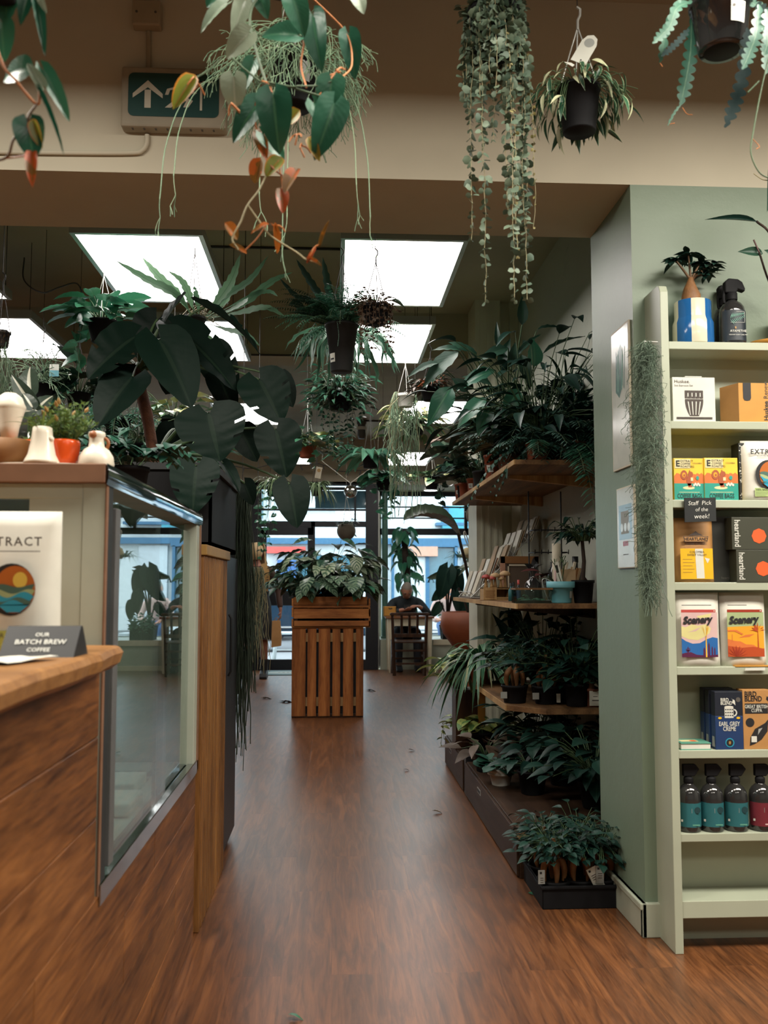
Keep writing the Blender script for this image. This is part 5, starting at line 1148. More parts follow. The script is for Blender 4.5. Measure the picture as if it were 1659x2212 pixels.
potted('bromeliad', 'spiky bromeliad at the back of the high shelf', 1.26, 4.85, uz, .05,.04,.10,'terracotta', straps(26,.48,.016,'dark_leaf',(1.0,1.55),.1,.01,.34), [('stem', tube(MB(),[(0,0,.08),(0,0,.36)],.02,'dark_bark',8))])
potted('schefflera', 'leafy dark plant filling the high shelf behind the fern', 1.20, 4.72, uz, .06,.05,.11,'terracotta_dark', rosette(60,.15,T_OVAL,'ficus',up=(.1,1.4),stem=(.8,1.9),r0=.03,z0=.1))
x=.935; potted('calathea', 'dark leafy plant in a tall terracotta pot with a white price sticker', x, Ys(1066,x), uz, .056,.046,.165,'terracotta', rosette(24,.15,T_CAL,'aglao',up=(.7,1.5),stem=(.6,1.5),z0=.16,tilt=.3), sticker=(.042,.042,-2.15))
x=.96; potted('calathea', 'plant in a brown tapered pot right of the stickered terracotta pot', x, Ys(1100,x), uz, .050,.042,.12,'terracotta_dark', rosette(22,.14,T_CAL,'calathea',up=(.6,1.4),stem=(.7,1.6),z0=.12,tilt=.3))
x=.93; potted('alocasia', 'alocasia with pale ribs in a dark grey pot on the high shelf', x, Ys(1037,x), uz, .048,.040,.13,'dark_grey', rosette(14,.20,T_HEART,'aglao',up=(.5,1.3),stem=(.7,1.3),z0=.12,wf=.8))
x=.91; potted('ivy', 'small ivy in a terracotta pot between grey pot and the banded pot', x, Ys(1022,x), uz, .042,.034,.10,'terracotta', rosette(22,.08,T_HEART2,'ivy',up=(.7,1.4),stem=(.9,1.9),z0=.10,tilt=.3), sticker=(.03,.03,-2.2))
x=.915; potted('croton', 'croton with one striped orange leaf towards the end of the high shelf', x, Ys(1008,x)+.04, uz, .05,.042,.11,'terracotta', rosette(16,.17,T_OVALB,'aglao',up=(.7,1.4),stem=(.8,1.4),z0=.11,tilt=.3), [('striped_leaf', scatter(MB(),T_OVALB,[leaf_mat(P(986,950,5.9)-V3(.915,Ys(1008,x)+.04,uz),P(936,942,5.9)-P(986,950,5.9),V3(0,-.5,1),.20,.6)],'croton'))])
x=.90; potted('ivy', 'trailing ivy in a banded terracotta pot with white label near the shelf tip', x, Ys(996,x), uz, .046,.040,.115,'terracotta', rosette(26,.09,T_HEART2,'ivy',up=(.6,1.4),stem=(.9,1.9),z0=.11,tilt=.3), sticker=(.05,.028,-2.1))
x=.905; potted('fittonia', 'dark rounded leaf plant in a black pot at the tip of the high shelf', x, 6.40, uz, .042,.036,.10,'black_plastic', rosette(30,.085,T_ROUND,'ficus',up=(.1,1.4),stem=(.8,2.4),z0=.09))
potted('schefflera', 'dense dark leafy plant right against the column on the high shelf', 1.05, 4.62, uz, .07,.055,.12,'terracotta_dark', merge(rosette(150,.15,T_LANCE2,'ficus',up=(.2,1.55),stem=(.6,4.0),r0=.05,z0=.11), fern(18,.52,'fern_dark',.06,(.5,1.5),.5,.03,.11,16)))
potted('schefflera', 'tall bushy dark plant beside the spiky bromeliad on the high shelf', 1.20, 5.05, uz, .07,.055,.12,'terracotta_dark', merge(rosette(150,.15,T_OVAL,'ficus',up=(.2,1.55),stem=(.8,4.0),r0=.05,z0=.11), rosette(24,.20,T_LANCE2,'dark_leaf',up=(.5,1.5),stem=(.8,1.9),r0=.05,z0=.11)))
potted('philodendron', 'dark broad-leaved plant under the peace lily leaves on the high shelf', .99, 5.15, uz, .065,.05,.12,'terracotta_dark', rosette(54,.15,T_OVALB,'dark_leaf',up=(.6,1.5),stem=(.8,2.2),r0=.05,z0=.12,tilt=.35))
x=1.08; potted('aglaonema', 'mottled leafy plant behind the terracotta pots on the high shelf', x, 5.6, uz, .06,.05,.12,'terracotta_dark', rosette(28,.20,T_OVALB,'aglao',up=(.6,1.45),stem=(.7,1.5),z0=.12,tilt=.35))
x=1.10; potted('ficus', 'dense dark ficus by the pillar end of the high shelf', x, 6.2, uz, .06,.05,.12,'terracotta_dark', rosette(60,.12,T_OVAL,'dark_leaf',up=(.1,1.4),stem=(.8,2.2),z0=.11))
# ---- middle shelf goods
mz = 1.112
t = thing('card_rack', 'stepped wire rack of greeting cards climbing towards the pillar', 'rack', (1.08,5.98,mz)); b = MB()
NX, x0_ = 5, .87-1.08
for y in (-.27,.27):
    tube(b,[(x0_-.02,y,.008),(x0_+.40,y,.43),(x0_+.44,y,.008),(x0_-.02,y,.008)],.004,'wire_grey',6)
for k in range(NX):
    xx,zz = x0_+k*.085, .012+k*.085
    tube(b,[(xx,-.27,zz),(xx,.27,zz)],.003,'wire_grey',5); tube(b,[(xx-.02,-.27,zz+.03),(xx-.02,.27,zz+.03)],.003,'wire_grey',5)
    for y in (-.27,-.09,.09,.27): tube(b,[(xx,y,zz),(xx-.02,y,zz+.03)],.0025,'wire_grey',5)
part('wire_frame', b, t)
TIER = ('lowest','second','third','fourth','top'); POS = ('nearest','middle','farthest')
for k in range(NX):
    for j in range(3):
        b = MB(); n = rnd.randint(3,5)
        for i in range(n):
            d = i*.009; m = rnd.choice(('card_cream','card_cream','paper_white','card_tan','paper_white','card_pink')) ; h_ = .155+ru(-.008,.008)
            V = [(d,-.066,0),(d+.004,-.066,0),(d+.004,.066,0),(d,.066,0)]; ln = .055
            V += [(a+ln,y_,h_) for a,y_,_ in V]; b.add(V,_BOXF,m)
        b.add([(-.0012,-.05,.03*1),(-.0012+.012,-.05,.064),(-.0012+.012,.05,.064),(-.0012,.05,.03)],[(0,1,2,3)],'card_dark') if False else None
        single('greeting_cards', b, 'pack of greeting cards in the %s tier of the rack, %s of its three' % (TIER[k],POS[j]), 'cards', 'greeting cards in the stepped rack', loc=(.868+k*.085, 5.98+(j-1)*.18, mz+.016+k*.085))
# mushroom crate
x = .92; yc = Ys(1066,x); t = thing('wooden_crate', 'small pine crate with toy mushrooms on the middle shelf edge', 'crate', (x,yc,mz)); b = MB(); w,d,h = .15,.13,.072
for z_ in (0,.05): 
    pass
box(b,-w/2,w/2,-d/2,d/2,0,.006,'pine'); box(b,-w/2,-w/2+.075,-d/2-.002,-d/2+.006,.004,h,'pine'); box(b,-w/2,w/2,d/2-.006,d/2,.004,h,'pine')
for sx in (-1,1): box(b,sx*w/2-.006*(sx>0),sx*w/2+.006*(sx<0),-d/2,d/2,.004,h,'pine')
for z_ in (.008,.062): box(b,-w/2+.075,w/2,-d/2,-d/2+.006,z_,z_+.010,'pine')
box(b,-w/2,w/2,-d/2,d/2,h-.006,h,'pine'); part('crate_body', b, t, .001)
b = MB(); 
for k in range(4): flat(b, rect(-w/2+.010,-w/2+.066-.006*(k%2),.050-k*.011,.055-k*.011), FR(-d/2-.003), 'kraft_dark')
part('stamped_print', b, t)
for k,(dx,dy,hh,rr,m,lb) in enumerate(((-.055,-.03,.055,.026,'mushroom_red','red capped toy mushroom at the left of the pine crate'),(-.022,-.035,.048,.022,'mushroom_red','second red capped toy mushroom on the pine crate'),(.0,-.02,.060,.032,'mushroom_tan','broad tan capped toy mushroom in the middle of the pine crate'),(.03,-.03,.046,.02,'mushroom_tan','small tan toy mushroom right of the broad one'),(.058,-.01,.070,.034,'mushroom_tan','tallest tan toy mushroom at the right of the pine crate'))):
    t = thing('toy_mushroom', lb, 'ornament', (x+dx,yc+dy,mz+h), 0, 'toy mushrooms on the pine crate'); b = MB(); lathe(b,[(0,0),(.012,0),(.010,.01),(.007,hh*.6),(.006,hh)],'pine',10); part('stalk', b, t); b = MB(); lathe(b,[(0,hh-.002),(rr*.9,hh-.003),(rr,hh+.002),(rr*.8,hh+rr*.45),(rr*.4,hh+rr*.7),(0,hh+rr*.75)],m,16); part('cap', b, t)
def frontthing(px0,px1,py0,py1,x):
    Y = max(4.39,XP((px0+px1)/2,py1,x)[1]); a,c,zz0,zz1 = pb(px0,px1,py0,py1,Y); return (a+c)/2, Y, c-a, zz1-zz0
cx,Y,w,h = frontthing(1098,1110,1258,1297,.95); b = MB(); lathe(b,[(0,0),(w/2,0),(w/2,h*.6),(w*.2,h*.75),(w*.2,h*.9),(0,h*.9)],'label_teal',14); lathe(b,[(w*.25,h*.82),(w*.25,h),(0,h)],'ink_black',10); single('small_bottle', b, 'small teal bottle right of the mushroom crate', 'bottle', loc=(cx,Y,mz))
for k,(a,c,u) in enumerate(((1104,1114,1246),(1115,1125,1240))):
    cx,Y,w,h = frontthing(a,c,u,1285,1.02); b = MB(); lathe(b,[(0,0),(w/2,0),(w/2,h*.6),(w*.2,h*.72),(w*.2,h*.85),(0,h*.85)],'gloss_black',14); lathe(b,[(w*.51,h*.1),(w*.51,h*.5)],'print_navy',14); lathe(b,[(w*.25,h*.78),(w*.25,h),(0,h)],'print_red' if k else 'ink_black',10); single('small_bottle', b, ('small dark bottle with black cap behind the teal bottle','small dark bottle with a red cap behind the teal bottle')[k], 'bottle', loc=(cx,Y,mz))
cx,Y,w,h = frontthing(1088,1172,1196,1290,1.15); t = thing('picture_frame', 'brown wooden display frame standing behind the small bottles', 'frame', (cx,Y+.1,mz)); b = MB()
box(b,-w/2,-w/2+.03,0,.02,0,h,'card_pink'); box(b,w/2-.03,w/2,0,.02,0,h,'dark_wood'); box(b,-w/2,w/2,0,.02,h-.045,h,'kraft_dark'); box(b,-w/2,w/2,0,.02,0,.03,'dark_wood'); part('frame', b, t, .002)
b = MB(); box(b,-w/2+.03,w/2-.03,.006,.012,.03,h-.045,'card_dark'); part('backing', b, t); b = MB(); box(b,-w/2+.045,-w/2+.052,-.002,.004,.03,h-.05,'card_cream'); box(b,-w/2+.045,w/2-.03,-.002,.004,h-.06,h-.05,'card_cream'); part('inner_trim', b, t)
cx,Y,w,h = frontthing(1132,1172,1188,1280,1.08); t = thing('wrapped_bottle', 'tall black bottle wrapped in shiny cellophane on the middle shelf', 'bottle', (cx,Y,mz)); b = MB(); lathe(b,[(0,0),(w*.48,0),(w*.5,h*.1),(w*.46,h*.42),(w*.2,h*.52),(w*.16,h*.62),(w*.30,h*.74),(w*.26,h*.80)],'gloss_black',18); part('body', b, t)
b = MB(); Ms = [leaf_mat(V3(0,0,h*.72),nrm(rdir(.1,1)+V3(0,0,.3)),rdir(),h*.3,1) for _ in range(7)]; scatter(b,T_OVAL,Ms,'ink_black',False); part('bow', b, t)
cx,Y,w,h = frontthing(1110,1186,1264,1297,.93); t = thing('terrarium', 'low glass terrarium with brown rim and a green fern inside', 'terrarium', (cx,Y,mz)); b = MB(); d = .12
for a in ((-w/2,w/2,-d/2,-d/2+.003),(-w/2,w/2,d/2-.003,d/2),(-w/2,-w/2+.003,-d/2,d/2),(w/2-.003,w/2,-d/2,d/2)): box(b,*a,0,h*.9,'jar_glass')
part('glass', b, t); b = MB()
for a in ((-w/2-.004,w/2+.004,-d/2-.004,-d/2+.006),(-w/2-.004,w/2+.004,d/2-.006,d/2+.004),(-w/2-.004,-w/2+.006,-d/2,d/2),(w/2-.006,w/2+.004,-d/2,d/2)): box(b,*a,h*.88,h,'shelf_wood')
part('rim', b, t); b = MB(); box(b,-w/2+.004,w/2-.004,-d/2+.004,d/2-.004,.001,.014,'soil'); part('soil', b, t); part('fern', fern(12,.07,'fern',.016,(.1,1.2),.5,.03,.012,12), t)
cx,Y,w,h = frontthing(1181,1241,1251,1298,.92); r = w/2
t = thing('flowerpot', 'turquoise plastic flowerpot with a bare twiggy cutting on the middle shelf', 'potted plant', (cx,Y,mz)); b = MB()
lathe(b,[(0,.004),(r*.70,.004),(r*.72,.0),(r*.74,.004),(r*.86,h*.70),(r*.97,h*.70),(r,h*.74),(r,h),(r*.93,h),(r*.9,h*.8)],'teal_pot',24); lathe(b,[(r*.9,h*.8),(0,h*.82)],'soil',16); part('pot', b, t)
b = MB(); lathe(b,[(r*.80,h*.24),(r*.84,h*.55)],'label_grey',6,(0,0,0),True,-.95,-.35); part('sticker', b, t)
b = MB(); 
for k in range(4): twigs(b,(ru(-.01,.01),ru(-.01,.01),h*.8),(ru(-.4,.3),0,1),.06,'stem',.0022,2,2,.5,-.1)
tube(b,[(-.025,0,h*.8),(-.024,0,h*1.5)],.006,'print_pink',6); part('cutting', b, t)
b = MB(); box(b,.005,.03,-.004,-.003,h*.7,h*1.9,'label_white'); box(b,.010,.022,-.0046,-.004,h*1.4,h*1.75,'ink_black'); b.xf(Matrix.Rotation(-.2,4,'Y')); part('plant_label', b, t)
cx,Y,w,h = frontthing(1206,1246,1217,1290,1.06); b = MB(); box(b,-w/2,w/2,0,.004,0,h,'card_tan'); single('kraft_card', b, 'plain tan card leaning behind the turquoise flowerpot', 'card', loc=(cx,Y+.02,mz))
cx,Y,w,h = frontthing(1193,1212,1164,1290,1.14); b = MB(); lathe(b,[(0,0),(w/2,0),(w/2,h),(0,h)],'card_cream',16); single('candle', b, 'tall cream candle behind the hook rack', 'candle', loc=(cx,Y,mz))
t = thing('hook_rack', 'black wire tool rack with hooks above the turquoise flowerpot', 'rack', (1.16,5.02,mz)); b = MB(); 
for zz in (.26,.38): 
    for s in (-.09,.09): tube(b,[(s,0,zz),(s,-.12,zz)],.004,'black_metal',6)
    tube(b,[(-.09,-.12,zz),(.09,-.12,zz)],.004,'black_metal',6)
    for k in range(6): xx = -.09+k*.036; tube(b,[(xx,-.12,zz),(xx,-.15,zz-.008),(xx,-.155,zz+.014)],.0028,'black_metal',5)
part('hooks', b, t); b = MB(); 
for s in (-.09,.09): tube(b,[(s,0,0),(s,0,.60)],.004,'black_metal',6)
tube(b,[(-.09,0,0),(.09,0,0)],.004,'black_metal',6); part('upright', b, t)
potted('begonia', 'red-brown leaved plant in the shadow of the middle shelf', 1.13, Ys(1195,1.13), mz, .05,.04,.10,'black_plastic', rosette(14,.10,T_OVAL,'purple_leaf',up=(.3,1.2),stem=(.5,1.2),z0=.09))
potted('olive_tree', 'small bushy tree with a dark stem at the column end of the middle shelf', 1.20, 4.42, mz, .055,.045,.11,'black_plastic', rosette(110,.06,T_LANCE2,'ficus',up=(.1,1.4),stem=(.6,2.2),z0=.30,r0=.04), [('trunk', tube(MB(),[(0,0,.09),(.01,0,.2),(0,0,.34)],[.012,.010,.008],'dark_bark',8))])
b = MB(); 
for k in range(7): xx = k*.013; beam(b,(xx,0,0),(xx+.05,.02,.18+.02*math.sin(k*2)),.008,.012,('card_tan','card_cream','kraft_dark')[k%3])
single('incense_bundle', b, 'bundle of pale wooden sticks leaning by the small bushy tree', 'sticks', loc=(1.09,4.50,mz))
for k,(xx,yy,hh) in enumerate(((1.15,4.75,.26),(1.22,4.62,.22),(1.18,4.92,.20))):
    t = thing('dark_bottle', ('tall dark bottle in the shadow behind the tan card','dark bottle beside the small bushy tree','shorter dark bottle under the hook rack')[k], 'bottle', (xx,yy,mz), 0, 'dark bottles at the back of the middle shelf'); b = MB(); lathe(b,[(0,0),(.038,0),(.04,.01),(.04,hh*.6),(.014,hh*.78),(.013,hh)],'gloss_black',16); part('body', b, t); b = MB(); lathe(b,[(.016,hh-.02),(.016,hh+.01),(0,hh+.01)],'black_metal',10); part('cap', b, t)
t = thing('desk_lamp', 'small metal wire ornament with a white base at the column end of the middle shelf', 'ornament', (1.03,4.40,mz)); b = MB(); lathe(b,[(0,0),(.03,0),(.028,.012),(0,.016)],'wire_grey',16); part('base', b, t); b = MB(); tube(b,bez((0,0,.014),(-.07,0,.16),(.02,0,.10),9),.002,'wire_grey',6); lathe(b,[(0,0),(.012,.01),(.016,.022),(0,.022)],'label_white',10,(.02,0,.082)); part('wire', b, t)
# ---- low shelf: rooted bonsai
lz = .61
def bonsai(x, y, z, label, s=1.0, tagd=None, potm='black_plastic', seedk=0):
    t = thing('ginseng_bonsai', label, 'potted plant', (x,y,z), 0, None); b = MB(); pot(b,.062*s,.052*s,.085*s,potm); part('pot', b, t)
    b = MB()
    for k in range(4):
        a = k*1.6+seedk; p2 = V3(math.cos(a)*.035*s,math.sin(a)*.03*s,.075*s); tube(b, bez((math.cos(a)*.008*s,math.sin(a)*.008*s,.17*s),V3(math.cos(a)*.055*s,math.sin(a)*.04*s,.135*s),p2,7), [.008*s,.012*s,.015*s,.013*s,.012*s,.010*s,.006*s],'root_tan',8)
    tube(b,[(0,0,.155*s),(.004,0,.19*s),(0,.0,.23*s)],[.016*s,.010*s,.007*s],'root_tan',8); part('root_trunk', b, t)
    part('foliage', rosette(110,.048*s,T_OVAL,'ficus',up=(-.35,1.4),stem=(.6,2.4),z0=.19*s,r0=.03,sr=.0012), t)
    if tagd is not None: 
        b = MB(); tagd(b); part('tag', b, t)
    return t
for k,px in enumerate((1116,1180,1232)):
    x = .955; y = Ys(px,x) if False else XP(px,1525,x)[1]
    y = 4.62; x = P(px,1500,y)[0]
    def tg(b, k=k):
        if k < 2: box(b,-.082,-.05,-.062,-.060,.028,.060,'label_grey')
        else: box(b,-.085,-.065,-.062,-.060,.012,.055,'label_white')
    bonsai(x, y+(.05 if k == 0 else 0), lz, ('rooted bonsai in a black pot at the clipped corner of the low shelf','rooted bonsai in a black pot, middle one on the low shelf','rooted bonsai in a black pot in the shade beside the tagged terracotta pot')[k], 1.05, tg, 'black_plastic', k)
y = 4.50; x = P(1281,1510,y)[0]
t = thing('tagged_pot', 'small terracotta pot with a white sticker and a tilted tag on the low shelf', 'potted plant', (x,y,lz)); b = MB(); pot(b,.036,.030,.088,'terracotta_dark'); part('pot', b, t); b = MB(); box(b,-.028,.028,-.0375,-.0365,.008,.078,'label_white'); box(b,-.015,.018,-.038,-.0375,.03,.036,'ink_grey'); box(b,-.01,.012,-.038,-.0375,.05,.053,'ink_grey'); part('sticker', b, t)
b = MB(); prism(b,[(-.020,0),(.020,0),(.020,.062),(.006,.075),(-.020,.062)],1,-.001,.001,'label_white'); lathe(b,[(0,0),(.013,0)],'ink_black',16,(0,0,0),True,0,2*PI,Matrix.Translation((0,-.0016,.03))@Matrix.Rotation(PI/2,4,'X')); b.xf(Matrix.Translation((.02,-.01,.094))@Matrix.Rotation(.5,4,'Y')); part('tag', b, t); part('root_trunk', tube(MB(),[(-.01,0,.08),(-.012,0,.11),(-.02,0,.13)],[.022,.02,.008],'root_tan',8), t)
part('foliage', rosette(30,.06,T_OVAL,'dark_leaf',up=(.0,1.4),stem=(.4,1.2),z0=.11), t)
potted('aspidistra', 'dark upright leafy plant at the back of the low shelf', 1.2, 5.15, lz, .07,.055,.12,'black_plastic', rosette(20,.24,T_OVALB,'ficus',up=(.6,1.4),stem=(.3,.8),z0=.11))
potted('schefflera', 'dense dark plant reaching up to the underside of the middle shelf', 1.12, 4.95, lz, .07,.055,.12,'black_plastic', rosette(150,.11,T_OVAL,'ficus',up=(.1,1.5),stem=(.6,3.4),z0=.11))  # dense foliage added to deepen the shade under the middle shelf
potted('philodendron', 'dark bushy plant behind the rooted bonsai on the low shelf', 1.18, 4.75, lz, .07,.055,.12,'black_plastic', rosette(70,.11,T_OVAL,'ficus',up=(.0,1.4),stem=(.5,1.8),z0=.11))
potted('snake_plant', 'dark pointed leaf standing against the pale pillar above the spider plant', 1.12, 5.62, lz, .06,.05,.12,'black_plastic', scatter(MB(),T_OVALB,[leaf_mat(V3(-.02,-.02,.28),V3(0.02,0,1),V3(0,-1,.1),.25,.75),leaf_mat(V3(.04,.02,.2),V3(.2,0,1),V3(0,-1,.1),.24,.7),leaf_mat(V3(-.1,0,.25),V3(-.8,0,.25),V3(0,-.3,1),.20,.7),leaf_mat(V3(-.02,0,.2),V3(-.3,-.2,.6),V3(0,-.8,.4),.24,.6)],'ficus'), [('stem',tube(MB(),[(0,0,.1),(-.02,-.01,.3)],.006,'stem',6))])
y = 5.62; x = .90
SP = potted('spider_plant', 'big cascading spider plant spilling over the low shelf end into the aisle', x, y, lz, .075,.06,.12,'terracotta', merge(straps(90,.40,.036,'striped_strap',(.2,1.45),1.1,.04,.11), straps(50,.30,.034,'striped_strap',(.0,1.0),1.3,.04,.11))); 
b = straps(16,.36,.030,'spider_pale',(.2,1.0),1.2,.04,.12); part('pale_leaves', b, SP)
potted('pothos', 'yellow variegated pothos beside the big spider plant', .80, 5.86, lz-.06, .055,.045,.10,'dark_grey', rosette(34,.10,T_HEART2,'lime_leaf',up=(-.3,1.1),stem=(.5,1.5),z0=.09))
b = MB(); box(b,-.09,.09,-.09,.09,0,lz-.06-.188,'dark_wood'); single('stand', b, 'dark wooden block stand under the yellow variegated pothos', 'stand', loc=(.85,5.86,.188))
# ---- on the drawer plinth
pz = .188
def plinth_pot(px, py1, x): return x, XP(px,py1,x)[1]
x,y = .835, 6.13; potted('pothos', 'small variegated plant in a black pot at the far end of the drawer plinth', x, y, pz, .052,.042,.10,'black_plastic', rosette(18,.075,T_HEART2,'lime_leaf',up=(.2,1.2),stem=(.5,1.5),z0=.09), [('trailing_stem', vines([(-.04,0,.1,.16),(-.05,-.02,.1,.12)],.15,'lime_leaf',.04,T_HEART2,.04,'stem',.05,None,.0015,.8,False,.2))])
x,y = .90, 5.62; potted('pothos', 'lime green variegated plant in a dark pot next to the black post', x, y, pz, .075,.06,.13,'black_plastic', rosette(30,.085,T_HEART2,'lime_leaf',up=(.1,1.2),stem=(.5,1.5),z0=.12), sticker=(.04,.05,-2.4,'label_grey'))
y = 4.75; x = P(1082,1690,y)[0]; t = potted('violet', 'rounded green plant in a white ribbed plastic pot on the near plinth', x, y, pz, .060,.045,.085,'white_plastic', rosette(40,.075,T_ROUND,'ivy',up=(.0,1.0),stem=(.3,.9),z0=.08,wf=1.1), lip=.012)
b = MB(); lathe(b,[(.052,.05),(.068,.055),(.070,.064),(.054,.066)],'white_plastic',20); part('collar', b, t)
potted('begonia', 'brownish large-leaved plant behind the white plastic pot', x-.02, y+.35, pz, .06,.05,.10,'black_plastic', rosette(16,.13,T_OVAL,'brown_leaf',up=(.2,1.1),stem=(.5,1.0),z0=.09))
y = 4.55; x = P(1150,1690,y)[0]; potted('aspidistra', 'dark leafy plant in a black pot right of the white plastic pot', x, y, pz, .07,.055,.11,'black_plastic', rosette(20,.12,T_OVALB,'ficus',up=(.4,1.4),stem=(.4,.9),z0=.10))
potted('aspidistra', 'dark leafy plant against the wall under the low shelf', 1.2, 4.25, pz, .08,.06,.12,'black_plastic', rosette(90,.13,T_OVAL,'ficus',up=(.3,1.5),stem=(.5,2.2),z0=.10))  # this and the dark plants below it were added to darken the recess
potted('aspidistra', 'dark leafy plant under the low shelf behind the black post', 1.15, 5.3, pz, .08,.06,.12,'black_plastic', rosette(90,.13,T_OVAL,'ficus',up=(.3,1.5),stem=(.5,2.2),z0=.10))
potted('schefflera', 'dense dark plant standing on the near plinth against the wall', 1.17, 4.75, pz, .08,.06,.12,'black_plastic', rosette(110,.12,T_OVAL,'ficus',up=(.3,1.5),stem=(.5,2.6),z0=.10))
potted('schefflera', 'dense dark plant on the low shelf in the shadow next to the column', 1.19, 4.52, lz, .06,.05,.11,'black_plastic', rosette(120,.11,T_OVAL,'ficus',up=(.2,1.5),stem=(.5,3.0),z0=.10))
# ---- tray of rooted bonsai on the floor in front
t = thing('nursery_tray', 'black plastic nursery tray on the floor against the column base', 'tray', (.925,3.665,0)); b = MB(); w,d,h = .29,.34,.085
for a in ((-w/2,w/2,-d/2,-d/2+.006),(-w/2,w/2,d/2-.006,d/2),(-w/2,-w/2+.006,-d/2,d/2),(w/2-.006,w/2,-d/2,d/2)): box(b,*a,0,h,'black_plastic')
box(b,-w/2,w/2,-d/2,d/2,0,.006,'black_plastic'); box(b,-w/2-.008,w/2+.008,-d/2-.008,-d/2,h-.012,h,'black_plastic'); box(b,-w/2-.008,-w/2,-d/2,d/2,h-.012,h,'black_plastic'); part('tray_body', b, t, .003)
for k,(dx,dy,lb,tg) in enumerate(((-.085,-.10,'rooted bonsai at the left front of the floor tray',((-.075,-.05,.085,.135),'label_grey')),(.015,-.09,'rooted bonsai at the middle front of the floor tray',((.045,.075,.08,.145),'label_grey')),(.10,-.085,'rooted bonsai at the right front of the floor tray with a tilted tag',((-.06,-.02,.06,.14),'label_white')),(-.08,.08,'rooted bonsai at the back left of the floor tray',None),(.06,.09,'rooted bonsai at the back right of the floor tray',None))):
    def tg_(b, tg=tg, k=k):
        if tg: 
            (x0,x1,z0,z1),m = tg; box(b,x0,x1,-.068,-.066,z0,z1,m); box(b,x0+.006,x0+.014,-.0685,-.068,z1-.014,z1-.006,'ink_black'); 
            for i in range(3): box(b,x0+.008,x1-.006,-.0684,-.068,z1-.03-.008*i,z1-.027-.008*i,'ink_grey')
            if k == 2: b.xf(Matrix.Translation((-.04,0,.1))@Matrix.Rotation(-.45,4,'Y')@Matrix.Translation((.04,0,-.1)))
    o_ = bonsai(.925+dx, 3.665+dy, .007, lb, 1.0, tg_ if tg else None, 'black_plastic', k*.7)
    bf = rosette(90,.036,T_OVAL,'ficus',up=(-.1,1.2),stem=(1.0,3.0),z0=.18,r0=.04,sr=.0012); part('upper_foliage', bf, o_)
for k,(px,py,lb) in enumerate(((1140,1930,'small green fallen leaf on the floor by the nursery tray'),(1158,1942,'second small green fallen leaf by the nursery tray'))):
    q = G(px,py); b = MB(); scatter(b,T_OVAL,[leaf_mat(V3(0,0,.003),V3(1,.3*k-.5,0),V3(0,0,1),.045,1)],'pothos'); single('fallen_leaf', b, lb, 'leaf', loc=q)
# ---------------------------------------------------------------- hanging plants in the near room
def hanger(t, r, z0, zt, m='wire_grey', n=3, hook=.06, a0=.6):
    """wires from the rim to a hook, and a line on up to the ceiling; z relative to the thing"""
    b = MB()
    for k in range(n):
        a = a0+k*2*PI/n; tube(b,[(r*math.cos(a),r*math.sin(a),z0),(0,0,zt)],.0018,m,5)
    tube(b,[(0,0,zt-.01),(0,0,zt+.02),(.008,0,zt+.035),(.006,0,zt+.05),(-.004,0,zt+hook)],.003,m,6); part('hanger', b, t)
    top = (3.35 if t.location.y < WY else (2.93 if 6.95 < t.location.y < 7.25 else 3.28))-t.location.z
    if top > zt+hook: b = MB(); tube(b,[(-.004,0,zt+hook-.004),(-.002,0,top)],.0016,'wire_dark',5); part('hanging_wire', b, t)
NV = V3(.05,-1,.15)
def leafset(q, specs, lib, tpl=T_HEART, k=1.0):
    bs = {}
    for sp in specs:
        base, tip, w, Y, m = sp[:5]; p,d,u,L,wf = pleaf(base,tip,w,Y,Y+ru(-.03,.03),(ru(-.35,.35),-1,ru(-.1,.5)))
        b = bs.setdefault(m, MB()); e_ = m in ('philo_orange','philo_yellow'); scatter(b, T_EGG if e_ else tpl, [leaf_mat(p-q,d,u,L*k,wf*(1.4 if e_ else 1.12))], m)
    return bs
# heart-leaf philodendron in front of the camera
q = P(612,-95,1.8); t = thing('philodendron', 'heart-leaved philodendron with orange young leaves hanging nearest the camera', 'hanging plant', q)
b = MB(); pot(b,.075,.058,.12,'black_plastic',(0,0,-.06)); part('pot', b, t)
Y = 1.78
S = [((643,76),(565,62),64,Y,'philo'),((632,-6),(658,68),58,1.76,'philo'),((676,35),(688,137),60,1.80,'philo'),((753,74),(767,160),50,1.84,'philo'),((538,72),(487,118),56,1.74,'philo_pale'),((490,8),(430,48),32,1.76,'philo_pale'),
    ((530,2),(505,62),44,1.80,'philo_pale'),((505,166),(506,235),60,1.72,'philo_pale'),((590,204),(601,323),80,1.70,'philo'),((560,222),(499,292),58,1.74,'philo'),((566,288),(620,340),48,1.76,'philo'),((717,172),(707,252),66,1.76,'philo'),
    ((722,224),(685,332),76,1.74,'philo'),((678,222),(726,289),56,1.78,'philo'),((548,132),(520,190),40,1.84,'philo'),((770,-8),(785,20),36,1.8,'philo_pale'),((470,-12),(445,10),40,1.8,'philo'),((560,-10),(575,30),40,1.8,'philo'),((645,240),(618,268),34,1.72,'philo_yellow'),
    ((418,168),(373,230),42,1.72,'philo_yellow'),((606,343),(573,378),38,1.76,'philo_yellow'),((668,300),(690,345),24,1.76,'philo_yellow'),
    ((556,286),(575,339),30,1.77,'philo_orange'),((562,345),(546,397),36,1.75,'philo_orange'),((641,368),(613,410),34,1.75,'philo_orange'),((607,410),(612,457),30,1.75,'philo_orange'),((488,484),(516,517),28,1.74,'philo_orange'),((498,530),(537,546),14,1.74,'philo_orange'),
    ((594,486),(601,550),16,1.74,'philo_orange'),((692,530),(710,474),9,1.73,'philo_orange'),((664,558),(695,572),10,1.73,'philo_orange'),((664,566),(684,528),9,1.73,'philo_orange'),((578,486),(543,500),11,1.74,'philo_orange')]
bs = leafset(q, S, None)
